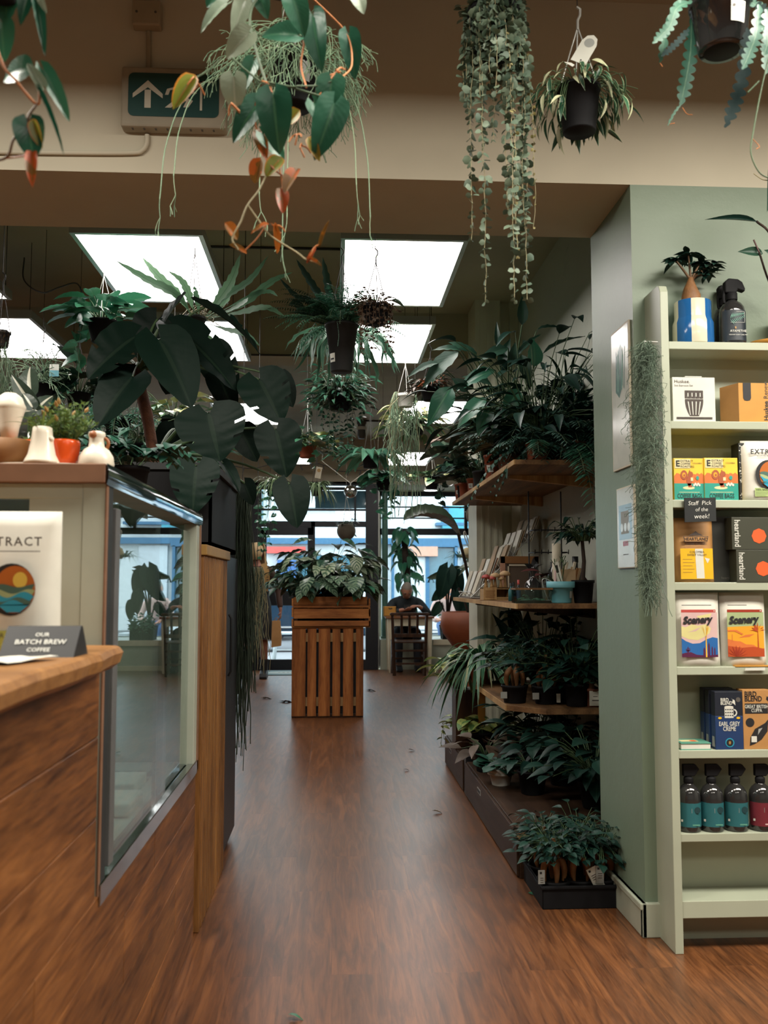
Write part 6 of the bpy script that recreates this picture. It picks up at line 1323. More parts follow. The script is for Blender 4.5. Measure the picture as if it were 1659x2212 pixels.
part('foliage', merge(*bs.values()), t)
b = MB(); W = lambda *pp: [P(x,y,yy)-q for x,y,yy in pp]
for pp,r,m in ((((612,-60,1.8),(560,-10,1.79),(540,40,1.78),(556,120,1.76),(575,178,1.74)),.0028,'stem'),(((575,178,1.74),(620,186,1.74),(660,198,1.75),(700,210,1.76)),.0022,'stem'),(((500,125,1.74),(535,155,1.74),(575,182,1.74),(640,188,1.74)),.002,'stem'),
    (((575,178,1.74),(588,200,1.71)),.0016,'stem_red'),(((480,125,1.74),(445,155,1.73),(418,170,1.72)),.0016,'stem'),(((640,186,1.74),(690,185,1.76),(716,176,1.76)),.0018,'stem'),(((575,180,1.74),(550,230,1.74),(556,290,1.77),(575,345,1.76),(612,380,1.75),(640,372,1.75)),.0016,'stem_red'),
    (((600,-60,1.8),(655,60,1.8),(650,140,1.8),(662,190,1.77)),.002,'stem_orange'),(((612,-60,1.8),(700,20,1.82),(750,76,1.84),(760,140,1.82),(738,168,1.78)),.0018,'stem_orange'),(((575,378,1.76),(560,410,1.75),(534,445,1.74),(520,480,1.74),(502,515,1.74),(515,540,1.74)),.0018,'stem_pale'),
    (((535,443,1.74),(560,478,1.74),(585,510,1.74),(640,545,1.74),(664,562,1.73),(690,568,1.73)),.0018,'stem_pale'),(((664,562,1.73),(680,535,1.73),(692,528,1.73)),.0018,'stem_orange'),(((575,487,1.74),(555,515,1.74),(530,540,1.74)),.0014,'stem_orange'),(((600,345,1.76),(610,400,1.75),(608,412,1.75)),.0014,'stem_orange'),(((690,205,1.76),(730,150,1.78),(745,150,1.8)),.0016,'stem_orange')):
    tube(b, spline(W(*pp),5), r, m, 5, False)
for px,py,yy in ((418,170,1.72),(428,182,1.72),(575,180,1.74),(640,290,1.76),(652,315,1.76),(500,225,1.72),(735,155,1.78),(595,488,1.74)):
    for _ in range(3): p0 = P(px,py,yy)-q; tube(b, bez(p0,p0+rdir()*.012,p0+rdir(-1,0)*.022,4), .0016, 'stem_orange', 4, False)
part('stem', b, t); hanger(t,.07,.06,.35)
# rhipsalis behind it
q = P(636,132,2.48); t = thing('rhipsalis', 'pencil-stemmed rhipsalis bushing out of a dark pot behind the philodendron', 'hanging plant', q)
b = MB(); pot(b,.070,.050,.135,'black_plastic',(0,0,-.135)); part('pot', b, t); b = MB(); lathe(b,[(.0625,-.085),(.066,-.03)],'label_grey',5,(0,0,0),True,-1.3,-.8); part('sticker', b, t)
b = MB()
for k in range(120):
    a = ru(0,2*PI); p = V3(math.cos(a)*.05,math.sin(a)*.05,ru(-.01,.02)); d = V3(math.cos(a),math.sin(a),ru(-.5,.9)); twigs(b,p,d,ru(.045,.085),'rhipsalis',.0017,4,2,.75,.42)
for k,(px,py,L) in enumerate(((345,430,.0),(375,380,0),(800,470,0),(770,400,0),(560,420,0),(620,470,0),(610,520,0))):
    e = P(px,py,2.45)-q; tube(b, spline([(e[0]*.15,e[1]*.2-.03,0),(e[0]*.75,e[1],e[2]*.25),(e[0]*.95,e[1],e[2]*.6),e],6), .0016, 'rhipsalis', 4, False); twigs(b,e,(0,0,-1),.05,'rhipsalis',.0014,2,2,.6,.2)
part('foliage', b, t); hanger(t,.066,0,.33)
# trailing dischidia
q = P(1066,25,2.5); t = thing('dischidia', 'trailing string-of-nickels plant hanging in long leafy strands left of the tagged pot', 'hanging plant', q)
b = MB(); pot(b,.072,.055,.13,'black_plastic',(0,0,-.13)); part('pot', b, t)
st = []
for k in range(72):
    a = ru(0,2*PI); L = ru(.05,.22) if k < 48 else (ru(.2,.42) if k < 64 else ru(.66,1.0)); r = .06 if L < .4 else .035; st.append((math.cos(a)*r+(.004 if L > .4 else 0),math.sin(a)*r,.005,L))
b = vines(st,.4,'discidia',.024,T_ROUND,.021,'stem_pale',.05,None,.0011,1.0,True,.045,.3)
b2 = vines([(.012,-.03,0,.80),(.05,-.01,0,.70)],.5,'discidia_y',.011,T_ROUND,.022,'stem_pale',.05,None,.001,.7,True,.05,.3)
b3 = rosette(110,.023,T_ROUND,'discidia',up=(-.2,1.2),stem=(.8,2.6),r0=.06,sr=.001)
part('foliage', merge(b,b2,b3), t); hanger(t,.068,0,.3)
# narrow-leaf hoya
q = P(1250,192,2.6); t = thing('hoya', 'narrow-leaved hoya with pale edges in a black pot under a white tag', 'hanging plant', q)
b = MB(); pot(b,.062,.048,.135,'black_plastic',(0,0,-.135),28,.004); part('pot', b, t)
Ms, Mc, stb = [], [], MB()
for k in range(150):
    a = ru(0,2*PI); h = V3(math.cos(a),math.sin(a),0); front = h[1] < -.5 and abs(h[0]) < .62
    e = ru(-.3,.8); s = ru(.02,.10)*(0.5 if front else 1); p0 = h*.045+V3(0,0,ru(-.005,.01)); p1 = p0+h*s*.6+V3(0,0,s*.6*max(e,0)+.012); dz = ru(.0,.10)*(0.15 if front else 1); p2 = p1+h*ru(.01,.05)+V3(0,0,-dz)
    tube(stb,bez(p0,p1,p2,5),.0013,'stem',3,False); d = nrm(h*ru(.2,1)+V3(0,0,-ru(.3,1.6) if not front else -ru(.1,.7))+.3*rdir())
    (Mc if rnd.random() < .17 else Ms).append(leaf_mat(p2,d,h+V3(0,0,.7)+.4*rdir(),ru(.045,.085)*(0.75 if front else 1),.95))
b = MB(); scatter(b,T_LANCE,Ms,'hoya_var'); scatter(b,T_LANCE,Mc,'hoya_cream'); tube(b,bez((.05,0,.0),(.11,0,.03),(.175,-.01,.0),7),.0014,'stem',3,False); scatter(b,T_LANCE,[leaf_mat(V3(.10,0,.012),V3(1,0,-.1),V3(0,-.3,1),.075,.9)],'hoya_var'); part('foliage', merge(b,stb), t)
zt = P(1248,58,2.6)[2]-q[2]; b = MB()
for a in (2.9,-.2,1.5): tube(b,[(.058*math.cos(a),.058*math.sin(a),-.004),(0,0,zt)],.0024,'wire_grey',6)
tube(b,[(0,0,zt-.01),(0,0,zt+.02),(.007,0,zt+.034),(.009,0,zt+.055),(-.002,0,zt+.062)],.0042,'wire_grey',8); part('hanger', b, t)
b = MB(); tube(b,[(0,0,zt+.06),(0,0,3.35-q[2])],.0016,'wire_dark',5); part('hanging_wire', b, t)
b = MB(); prism(b,[(-.024,-.05),(.024,-.05),(.024,.02),(.016,.040),(.0,.048),(-.016,.040),(-.024,.02)],1,-.0007,.0007,'label_white'); flat(b,circ(0,.02,.015,16),FR(-.001),'label_grey'); flat(b,circ(.004,-.040,.0026,8),FR(-.001),'ink_black')
b.xf(Matrix.Translation(Vector(P(1266,105,2.57)-q))@Matrix.Rotation(.52,4,'Y')@Matrix.Rotation(-.25,4,'Z')); prism(b,[(-.052,.062),(-.026,.048),(-.020,.054),(-.030,.060)],1,-.034,-.033,'label_white'); part('tag', b, t)
# fishbone cactus
q = P(1556,8,2.02); t = thing('fishbone_cactus', 'zigzag fishbone cactus in a glossy black pot with a white label at top right', 'hanging plant', q)
b = MB(); lathe(b,[(0,-.118),(.050,-.118),(.054,-.113),(.066,-.012),(.070,-.012),(.0725,-.006),(.0725,.012),(.068,.012),(.066,-.02),(0,-.02)],'gloss_black',36); lathe(b,[(0,-.1185),(.04,-.1185),(.042,-.1165),(.048,-.1165)],'black_plastic',28); part('pot', b, t)
b = MB(); lathe(b,[(.0600,-.078),(.0652,-.030)],'label_white',6,(0,0,0),True,-1.62,-1.02); lathe(b,[(.0648,-.042),(.0653,-.037)],'ochre',3,(0,0,0),True,-1.16,-1.10); lathe(b,[(.0645,-.046),(.0650,-.041)],'ink_grey',3,(0,0,0),True,-1.56,-1.46); part('sticker', b, t)
def zig(b, pts, w, m, n=9, up=(0,-1,.2), tooth=.62):
    pts = spline(pts,10); pts,T,S,U = frames(pts); k = len(pts); S = np.cross(T,np.asarray(up,float)); S /= np.maximum(np.linalg.norm(S,axis=1,keepdims=True),1e-6); U = np.cross(S,T)
    s = np.linspace(0,1,k); N = n*6; ss = np.linspace(0,1,N+1)
    ip = lambda A: np.stack([np.interp(ss,s,A[:,i]) for i in range(3)],1)
    C,Sx,Ux = ip(pts),ip(S),ip(U); env = np.minimum(1,ss*5+.25)*np.minimum(1,(1-ss)*5+.15)
    wv = lambda ph: (1-tooth)+tooth*np.abs(np.sin((ss*n+ph)*PI))**.8
    a,c = wv(0)*env*w/2, wv(.5)*env*w/2
    V = np.stack([C-Sx*a[:,None]+Ux*a[:,None]*.18, C, C+Sx*c[:,None]+Ux*c[:,None]*.18],1).reshape(-1,3); uv = np.stack([np.tile([0,.5,1],(N+1,1)),np.repeat(ss[:,None],3,1)],-1).reshape(-1,2)
    i = np.arange(N)[:,None]*3; F = np.concatenate([np.stack([i,i+1,i+4,i+3],-1),np.stack([i+1,i+2,i+5,i+4],-1)],1).reshape(-1,4); b.add(V,F,m,uv,True)
b = MB(); r = MB()
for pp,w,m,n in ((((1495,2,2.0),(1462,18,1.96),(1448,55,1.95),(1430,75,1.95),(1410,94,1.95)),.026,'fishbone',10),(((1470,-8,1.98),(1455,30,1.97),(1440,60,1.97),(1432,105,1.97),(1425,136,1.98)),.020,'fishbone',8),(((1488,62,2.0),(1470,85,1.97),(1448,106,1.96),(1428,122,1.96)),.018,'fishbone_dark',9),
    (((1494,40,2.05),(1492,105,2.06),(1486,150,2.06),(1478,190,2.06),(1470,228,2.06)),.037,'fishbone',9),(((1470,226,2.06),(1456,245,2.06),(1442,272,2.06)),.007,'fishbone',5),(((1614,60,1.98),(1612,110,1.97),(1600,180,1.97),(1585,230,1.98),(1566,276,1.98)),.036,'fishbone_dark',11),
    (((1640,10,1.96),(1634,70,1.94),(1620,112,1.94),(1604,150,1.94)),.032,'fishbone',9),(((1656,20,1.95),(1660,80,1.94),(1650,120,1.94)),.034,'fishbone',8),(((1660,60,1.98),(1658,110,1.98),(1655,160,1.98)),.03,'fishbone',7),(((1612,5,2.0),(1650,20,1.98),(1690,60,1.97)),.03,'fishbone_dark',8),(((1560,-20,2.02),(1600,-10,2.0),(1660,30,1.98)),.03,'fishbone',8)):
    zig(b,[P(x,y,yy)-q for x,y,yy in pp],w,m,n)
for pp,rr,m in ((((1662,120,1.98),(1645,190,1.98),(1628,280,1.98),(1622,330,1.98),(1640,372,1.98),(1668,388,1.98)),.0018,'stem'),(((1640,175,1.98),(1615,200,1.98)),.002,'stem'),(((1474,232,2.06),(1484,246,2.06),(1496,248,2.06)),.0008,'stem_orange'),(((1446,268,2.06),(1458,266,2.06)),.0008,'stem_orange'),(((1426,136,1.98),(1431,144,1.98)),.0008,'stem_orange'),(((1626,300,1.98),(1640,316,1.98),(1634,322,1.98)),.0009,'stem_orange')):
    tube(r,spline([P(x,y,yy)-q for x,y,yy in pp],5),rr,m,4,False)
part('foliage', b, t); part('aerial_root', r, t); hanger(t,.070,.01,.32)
# philodendron at the left edge
q = P(-45,-70,1.4); t = thing('philodendron', 'philodendron vine cut by the left edge of the photo', 'hanging plant', q); b = MB(); pot(b,.07,.055,.11,'black_plastic',(0,0,-.05)); part('pot', b, t)
bs = leafset(q, [((60,152),(-8,158),66,1.38,'philo'),((92,184),(56,130),26,1.36,'philo_pale'),((94,152),(153,252),38,1.37,'philo'),((84,202),(142,311),11,1.36,'philo'),((62,262),(68,338),68,1.35,'philo'),((72,262),(88,318),26,1.345,'philo_yellow'),((70,332),(68,394),27,1.35,'philo_orange'),((78,-8),(98,98),26,1.38,'philo'),((70,-30),(40,36),40,1.4,'philo'),((4,48),(6,124),56,1.42,'philo'),((86,-6),(96,20),16,1.37,'philo_pale'),((20,-20),(5,40),60,1.42,'philo')], None)
part('foliage', merge(*bs.values()), t); b = MB()
for pp,rr,m in ((((-40,-40,1.4),(0,125,1.38),(35,175,1.37),(80,226,1.36),(86,190,1.36)),.0022,'stem_orange'),(((80,226,1.36),(62,250,1.35),(60,272,1.35),(30,300,1.35),(14,340,1.36),(-40,350,1.38)),.0022,'stem_brown'),(((14,342,1.36),(62,336,1.35)),.0014,'stem_red'),(((-40,-40,1.4),(40,-30,1.4),(80,0,1.38)),.0018,'stem')):
    tube(b,spline([P(x,y,yy)-q for x,y,yy in pp],5),rr,m,5,False)
part('stem', b, t); hanger(t,.066,.06,.3)
# anthurium on the bookcase top, mostly outside the frame
x,y,z = P(1715,700,3.12)[0], 3.13, SHZ[0]; q = V3(x,y,z); t = thing('anthurium', 'large dark-leaved plant standing on the bookcase top shelf at the right edge', 'potted plant', q); b = MB(); pot(b,.065,.052,.12,'terracotta_dark'); part('pot', b, t)
bs = leafset(q, [((1636,480),(1529,465),26,3.0,'ficus'),((1648,548),(1597,540),46,3.06,'dark_leaf'),((1668,330),(1668,450),74,2.9,'dark_leaf'),((1650,540),(1700,580),40,3.0,'dark_leaf')], None, T_FIDDLE)
part('foliage', merge(*bs.values()), t); b = MB()
for pp,rr,m in ((((1634,478,3.0),(1665,508,3.02),(1700,600,3.08),(1715,680,3.13)),.004,'dark_bark'),(((1640,545,3.05),(1662,610,3.08),(1700,680,3.12)),.004,'dark_bark'),(((1628,518,3.05),(1640,545,3.05)),.0028,'purple_leaf'),(((1668,330,2.9),(1690,420,2.95),(1712,680,3.1)),.004,'dark_bark'),(((1628,375,2.895),(1648,388,2.895),(1670,390,2.9)),.0016,'stem_pale')):
    tube(b,spline([P(a,c,yy)-q for a,c,yy in pp],5),rr,m,6,False)
part('stem', b, t)
# tillandsia and pinned prints on the side of the column
q = V3(COLX-.04, 3.40, XP(1385,745,COLX-.04)[2]) ; q = np.array(XP(1392,745,COLX-.045)); 
t = thing('hanging_moss', 'grey-green tangle of spanish moss hanging on the sage column beside the bookcase', 'hanging plant', q); b = MB()
Hm = q[2]-XP(1380,1300,COLX-.045)[2]
for k in range(1900):
    f = rnd.random()**1.25; zc = -f*Hm*.98; wid = .088*min(1,.30+f*3.2)*(1 if f < .42 else max(.10,1-(f-.42)*1.75)); c = V3(ru(-.5,.45)*wid*.75, ru(-1.1,.9)*wid, zc+.01); pts = [c]; v = rdir(-1,.4)
    for i in range(6): v = nrm(v+1.1*rdir(-1,.7)); pts.append(pts[-1]+v*ru(.007,.015)+V3(0,0,-.003))
    pts = np.array(pts); pts[:,0] = np.minimum(pts[:,0],.038); tube(b,pts,ru(.0006,.0011),'moss',3,False,True)
for k in range(10):
    p = V3(ru(-.012,.012),ru(-.03,.0),-Hm*.8); pts = [p]
    for i in range(9): p = p+V3(ru(-.012,.012),ru(-.016,.014),-Hm*.028); pts.append(p)
    tube(b,pts,.0011,'moss',3,False)
part('strands', b, t); b = MB(); tube(b,[(.045,0,.01),(.0,0,.012),(0,0,-.03)],.0025,'wire_grey',6); part('hook', b, t)
def onside(y0,y1,z0,z1,name,label,fn):
    t = thing(name,label,'picture',(COLX,(y0+y1)/2,z0)); b = MB(); box(b,-.009,-.001,-(y1-y0)/2,(y1-y0)/2,0,z1-z0,'card_cream'); part('board', b, t, .001); b = MB(); fn(b,face_M((-.0095,0,0),(0,-1,0),(0,0,1)),(y1-y0)/2,z1-z0); part('print', b, t)
def pr1(b,M,w,h):
    flat(b,rect(-w*.94,w*.94,h*.01,h*.985),M,'poster_white'); flat(b,[(-w*.45,h*.55),(-w*.1,h*.50),(w*.3,h*.58),(w*.4,h*.78),(w*.1,h*.88),(-w*.35,h*.80)],M,'poster_teal',.0003)
    for k in range(5): flat(b,[(-w*.5+k*w*.22,h*.56),(-w*.42+k*w*.22,h*.54),(-w*.36+k*w*.24,h*.83-.02*(k%2)),(-w*.42+k*w*.24,h*.85)],M,'palm_green' if k%2 else 'poster_teal',.0005)
def pr2(b,M,w,h):
    flat(b,rect(-w*.94,w*.94,h*.01,h*.985),M,'poster_white'); flat(b,rect(-w*.75,w*.75,h*.35,h*.78),M,'poster_blue',.0003); flat(b,rect(-w*.5,w*.4,h*.42,h*.7),M,'label_grey',.0005); flat(b,rect(-w*.3,w*.3,h*.27,h*.33),M,'poster_red',.0004)
    for k in range(3): flat(b,circ(-w*.4+k*w*.4,h*.5,w*.16,10),M,'poster_white',.0007)
    flat(b,rect(-w*.3,w*.3,h*.16,h*.17),M,'ink_grey',.0004)
def yz(px,py): r = XP(px,py,COLX); return r[1], r[2]
(ya,za),(yb,zb) = yz(1362,690),yz(1330,1020); onside(ya,yb,zb,za,'mounted_print','tall glossy print with a green leaf shape behind the spanish moss',pr1)
(ya,za),(yb,zb) = yz(1374,1045),yz(1340,1228); onside(ya,yb,zb,za,'mounted_print','narrow glossy card with a red mark below the other print on the column',pr2)
# ---------------------------------------------------------------- hanging plants of the far room
def hang(name, label, px, py, Y, rt, rb, h, pm, parts, wires='wire_grey', zt=.28, cat='hanging plant', sticker=None):
    """px, py = middle of the pot rim"""
    q = P(px,py,Y); t = thing(name,label,cat,q); b = MB(); pot(b,rt,rb,h,pm,(0,0,-h),20); po = part('pot', b, t)
    for nm,mb in parts: part(nm, mb, t)
    if sticker:
        a,w_,h_,zc = sticker; r = rb+(rt-rb)*((zc+h)/h)+.002; b = MB(); lathe(b,[(r-.001,zc-h_/2),(r+.002,zc+h_/2)],'label_white',4,(0,0,0),True,a-w_/r/2,a+w_/r/2); lathe(b,[(r+.0015,zc-h_*.1),(r+.0025,zc+h_*.0)],'ink_black',4,(0,0,0),True,a-w_/r*.35,a+w_/r*.35); part('sticker', b, po)
    hanger(t,rt*.95,0,zt,wires); return t
hang('pothos','green pothos hanging on a white hook at upper left in front of the ceiling panels',222,694,4.7,.075,.055,.11,'black_plastic',
    [('foliage', merge(rosette(34,.135,T_HEART,'pothos',up=(.0,1.2),stem=(.5,1.1),r0=.05,wf=.85), vines([(-.07,-.02,0,.30),(-.09,.0,0,.26),(-.05,-.05,0,.36)],.3,'pothos',.085,T_HEART,.06,'stem',.04,None,.002,.8,False,.06)))],'wire_grey',.24)
# blade fern: long serrated straps
q = P(419,686,4.35); t = thing('blade_fern','serrated strap-leaved fern in a small dark pot, lit from behind by the left ceiling panel','hanging plant',q); b = MB(); pot(b,.055,.042,.09,'dark_grey',(0,0,-.09),20); part('pot', b, t)
b = MB()
for pp,w,Yt in ((((419,690),(385,640),(320,605),(250,563)),.050,4.2),(((419,690),(390,645),(345,600),(307,556)),.050,4.3),(((424,688),(412,650),(395,610),(363,585)),.040,4.25),(((430,690),(428,660),(422,630),(419,618)),.028,4.2),
    (((440,690),(470,650),(500,605),(520,548)),.052,4.3),(((440,690),(490,640),(540,605),(580,552)),.040,4.3),(((440,692),(520,660),(585,610),(632,588)),.044,4.4),(((440,690),(520,675),(575,665),(617,685)),.040,4.2),(((445,692),(500,668),(535,648),(540,640)),.028,4.2),
    (((440,696),(490,712),(530,722),(562,748)),.034,4.2),(((440,690),(480,660),(500,620),(505,590)),.034,4.5),(((430,694),(440,720),(470,745),(485,760)),.026,4.3),(((445,690),(540,640),(580,630),(600,640)),.03,4.4)):
    n = len(pp); pts = spline([P(x,y,4.35+(Yt-4.35)*i/(n-1))-q for i,(x,y) in enumerate(pp)],9); tt = np.linspace(0,1,len(pts)); ribbon(b,pts,w*np.minimum(1,.12+np.maximum(0,tt-.15)*3)*(1.02-tt**4),'blade_fern',V3(0,-1,.4),.2,.16,9)
part('foliage', b, t); b = MB(); 
for k in range(26): p0 = V3(ru(-.04,.05),ru(-.04,.04),0); tube(b,bez(p0,p0+V3(ru(-.05,.1),ru(-.05,.05),ru(.0,.1)),p0+V3(ru(-.05,.18),ru(-.08,.05),ru(-.06,.12)),5),.0014,'stem_pale',3,False)
part('stem', b, t); hanger(t,.05,0,.32,'wire_dark')
# boston fern in the tall pot
q = P(738,704,4.2); t = thing('boston_fern','boston fern in a tall black hanging pot with a small white price label','hanging plant',q); b = MB()
lathe(b,[(0,-.218),(.047,-.218),(.050,-.214),(.0605,-.09),(.0625,-.09),(.0745,-.006),(.078,-.006),(.078,.006),(.072,.006),(.070,-.02),(0,-.02)],'dark_grey',28); part('pot', b, t)
b = MB(); lathe(b,[(.054,-.178),(.0575,-.138)],'label_white',5,(0,0,0),True,-2.75,-2.15); lathe(b,[(.0555,-.168),(.0562,-.160)],'ink_black',4,(0,0,0),True,-2.65,-2.25); part('sticker', b, t)
f1 = merge(fern(70,.27,'fern',.030,(.75,1.55),.2,.05,0,22), fern(40,.28,'fern',.026,(.1,1.1),.6,.05,0,22)); f2 = fern(14,.34,'fern_dark',.026,(.2,1.1),.2,.05,0,26,'stem',lambda i: V3(-1,ru(-.4,.2),0)); b = MB()
for pp,w in ((((715,690),(690,640),(665,600),(640,560)),.035),(((720,690),(712,640),(705,600),(697,556)),.036),(((715,700),(670,650),(640,640),(603,600)),.03),(((700,700),(660,680),(640,655),(625,660)),.04)):
    pts = spline([P(x,y,4.25)-q for x,y in pp],7); tt = np.linspace(0,1,len(pts)); ribbon(b,pts,w*np.minimum(1,.2+tt*3)*(1.02-tt**5),'fern_dark',V3(0,-1,.3),.2,.18,7)
pts = spline([P(x,y,4.05)-q for x,y in ((728,690),(732,720),(730,745))],8); _,T,S,U = frames(pts); Ms = []
for k in range(1,len(pts)):
    for s in (-1,1): Ms.append(leaf_mat(pts[k],nrm(S[k]*s+V3(0,0,-.2)),V3(0,-1,.2),.014,1.3))
scatter(b,T_PINNA,Ms,'fern'); part('foliage', merge(f1,f2,b), t); hanger(t,.072,0,.31,'wire_dark')
# brown button plant
hang('button_plant','small brown-leaved trailing plant in a round dark pot right of the boston fern',812,662,3.95,.062,.045,.08,'black_plastic',
    [('foliage', merge(rosette(130,.016,T_ROUND,'brown_leaf','stem_brown',up=(-.6,1.2),stem=(1.5,4.2),r0=.05,sr=.0012), vines([(math.cos(a)*.055,math.sin(a)*.055,0,ru(.06,.16) if k%3 else ru(.16,.27)) for k,a in enumerate(np.linspace(0,6.2,26))],.2,'brown_leaf',.015,T_ROUND,.022,'stem_brown',.06,None,.001,.9,True,.05), rosette(5,.07,T_LANCE2,'fishbone',up=(.4,1.0),stem=(.5,.9),r0=.03))) ],'wire_dark',.2)
# strap-leaved epiphyllum behind the tall pot
b = MB(); q = P(742,722,4.72)
for k in range(60):
    a = ru(0,2*PI); h = V3(math.cos(a),math.sin(a)*.7,0); l = ru(.10,.30); p0 = h*.05; p1 = p0+h*ru(.10,.22)+V3(0,0,ru(.0,.08)); p2 = p1+h*ru(-.02,.08)+V3(ru(-.04,.04),0,-l); pts = bez(p0,p1,p2,12); tt = np.linspace(0,1,12); ribbon(b,pts+np.cumsum(np.random.RandomState(k).normal(0,.006,(12,3)),0),ru(.014,.026)*np.minimum(1,.3+tt*2)*(1.02-tt**6),'strap',V3(0,-1,.3)+.8*rdir(),.25,.28,4)
hang('epiphyllum','strap-leaved plant drooping on both sides behind the tall black pot',742,722,4.72,.07,.05,.10,'black_plastic',[('foliage', b)],'wire_dark',.3)
# bushy hoya with long strings
hang('hoya','bushy hoya with long leafy strings hanging below the boston fern',735,852,5.55,.08,.06,.10,'black_plastic',
    [('foliage', merge(rosette(240,.065,T_LANCE2,'fern',up=(-.7,1.4),stem=(.4,2.6),r0=.08), rosette(200,.055,T_OVAL,'dark_leaf',up=(-.7,.9),stem=(.6,2.6),r0=.07), vines([(-.17,.0,.0,.36),(-.06,-.05,-.05,.34),(.0,-.06,-.05,.42),(.07,-.05,-.05,.33),(-.03,-.03,-.05,.40),(.03,.0,0,.38),(-.1,-.03,0,.25),(.12,0,0,.2)],.4,'dark_leaf',.034,T_OVAL,.026,'stem',.03,None,.0018,1,True,.02)))],'wire_dark',.34)
# white pot with hanging strands
b = MB()
for k in range(75):
    a = ru(-.3,3.8); p = V3(math.cos(a)*.045,math.sin(a)*.045,0); L = ru(.25,.85); pts = [p, p+V3(math.cos(a)*.03,math.sin(a)*.03,.01)]; p = pts[-1]+V3(-.02*rnd.random(),.01,-.02)
    for i in range(9): p = p+V3(ru(-.016,.014),ru(-.012,.012),-L/9); pts.append(p)
    tube(b,pts,ru(.0016,.0026),'rhipsalis' if k%4 else 'stem_pale',3,False)
for k in range(60): a = ru(0,2*PI); twigs(b,V3(ru(-.08,.05),ru(-.05,.05),ru(-.55,-.05)),V3(math.cos(a),math.sin(a),-.6),.05,'rhipsalis',.0016,2,2,.7,.3)
tube(b,spline([P(x,y,5.9)-P(876,852,6.0) for x,y in ((862,858),(838,885),(822,915),(811,948))],5),.0022,'stem_pale',4,False)
tw = hang('rhipsalis','thin-stemmed plant spilling in long strands from a white hanging pot',876,852,6.0,.060,.045,.085,'white_plastic',[('foliage', b)],'white_plastic',.20)
b = MB(); lathe(b,[(.055,-.02),(.064,-.018),(.064,-.010),(.056,-.008)],'white_plastic',20); part('rim', b, tw)
b = MB(); box(b,-.006,.03,-.002,.002,-.02,.03,'card_tan')
td = hang('peperomia','dark grey-leaved plant hanging right of the white pot',930,838,5.5,.06,.045,.08,'black_plastic',[('foliage', merge(rosette(90,.065,T_LANCE2,'brown_leaf','stem_red',up=(-.5,1.3),stem=(.3,1.4),r0=.05), rosette(60,.06,T_LANCE2,'dark_leaf',up=(-.5,1.3),stem=(.3,1.5),r0=.05)))],'wire_dark',.2)
q = td.location; b = MB(); p = P(936,800,5.45)-np.array(q); box(b,p[0]-.018,p[0]+.018,p[1]-.001,p[1]+.001,p[2]-.03,p[2]+.03,'card_tan'); part('tag', b, td)
hang('variegated_hoya','pale green variegated plant hanging in the light behind the white pot',898,912,6.5,.06,.05,.09,'black_plastic',[('foliage', merge(rosette(110,.11,T_LANCE2,'pothos_var',up=(-.9,1.1),stem=(.3,1.7),r0=.06), rosette(30,.09,T_LANCE2,'spider_pale',up=(-.6,1.1),stem=(.3,1.6),r0=.06)))],'wire_dark',.25)
hang('polypody_fern','spreading blue-green fern below the leafy strings',800,985,6.75,.06,.05,.09,'black_plastic',[('foliage', rosette(34,.22,T_LANCE2,'fern',up=(-.3,.9),stem=(.2,.6),r0=.05,wf=.8))],'wire_dark',.3)
hang('pothos','grey-green variegated pothos hanging right of the big monstera leaf',664,960,6.1,.06,.05,.09,'terracotta',[('foliage', merge(rosette(40,.10,T_HEART2,'pothos_var',up=(-.5,1.2),stem=(.4,1.3),r0=.05), rosette(20,.09,T_HEART2,'pothos',up=(-.6,1.0),stem=(.4,1.3),r0=.05), vines([(.03,-.04,0,.22),(-.05,0,0,.16)],.2,'pothos',.06,T_HEART2,.05,'stem',.05,None,.002,.9,False)))],'wire_grey',.25)
ts = hang('spider_plant','small variegated spider plant under a cream tag',684,1052,8.2,.055,.045,.08,'dark_grey',[('foliage', straps(60,.24,.016,'spider_var',(.0,1.3),1.3,.03,0))],'wire_dark',.25)
b = MB(); p = P(688,1021,8.0)-np.array(ts.location); box(b,-.026,.026,-.001,.001,-.05,.05,'card_cream'); b.add([(x,-.0015,z) for x,z in circ(0,.02,.016,12)],[list(range(12))],'ochre'); b.xf(Matrix.Translation(Vector(p))@Matrix.Rotation(.16,4,'Y')); part('tag', b, ts)
hang('hanging_ivy','dark leafy trailer hanging right of the mirror ball',828,1036,8.6,.07,.055,.10,'black_plastic',[('foliage', merge(rosette(44,.11,T_HEART2,'pothos',up=(-.6,1.1),stem=(.3,1.4),r0=.06), rosette(30,.10,T_HEART2,'dark_leaf',up=(-.6,1.2),stem=(.3,1.5),r0=.06), vines([(.0,-.04,0,.42),(.04,-.02,0,.36),(-.05,0,0,.3),(.08,0,0,.26)],.3,'pothos',.07,T_HEART2,.05,'stem',.05,None,.002,.9,False)))],'wire_dark',.3)
hang('pothos','silvery pothos in a black pot hanging in front of the right window',932,1030,9.0,.082,.055,.12,'black_plastic',[('foliage', merge(rosette(36,.13,T_HEART2,'pothos_var',up=(-.5,1.0),stem=(.3,1.1),r0=.07), vines([(.06,-.02,0,.36),(.08,0,0,.30),(.03,-.05,0,.24)],.3,'dark_leaf',.07,T_HEART2,.06,'stem',.05,None,.002,.9,False)))],'wire_grey',.26)
hang('spider_plant','drooping spider plant with strings of hearts at the left of the door',592,1046,7.6,.06,.05,.10,'black_plastic',[('foliage', merge(straps(90,.30,.010,'spider_var',(.1,1.3),1.4,.04,0), vines([(-.03,-.05,0,.62),(-.05,-.03,0,.5),(-.01,-.05,0,.55),(.0,-.02,0,.42),(.05,0,0,.35),(-.08,0,0,.66)],.5,'pothos',.040,T_HEART2,.06,'stem',.05,None,.0014,.9,True)))],'wire_dark',.3)
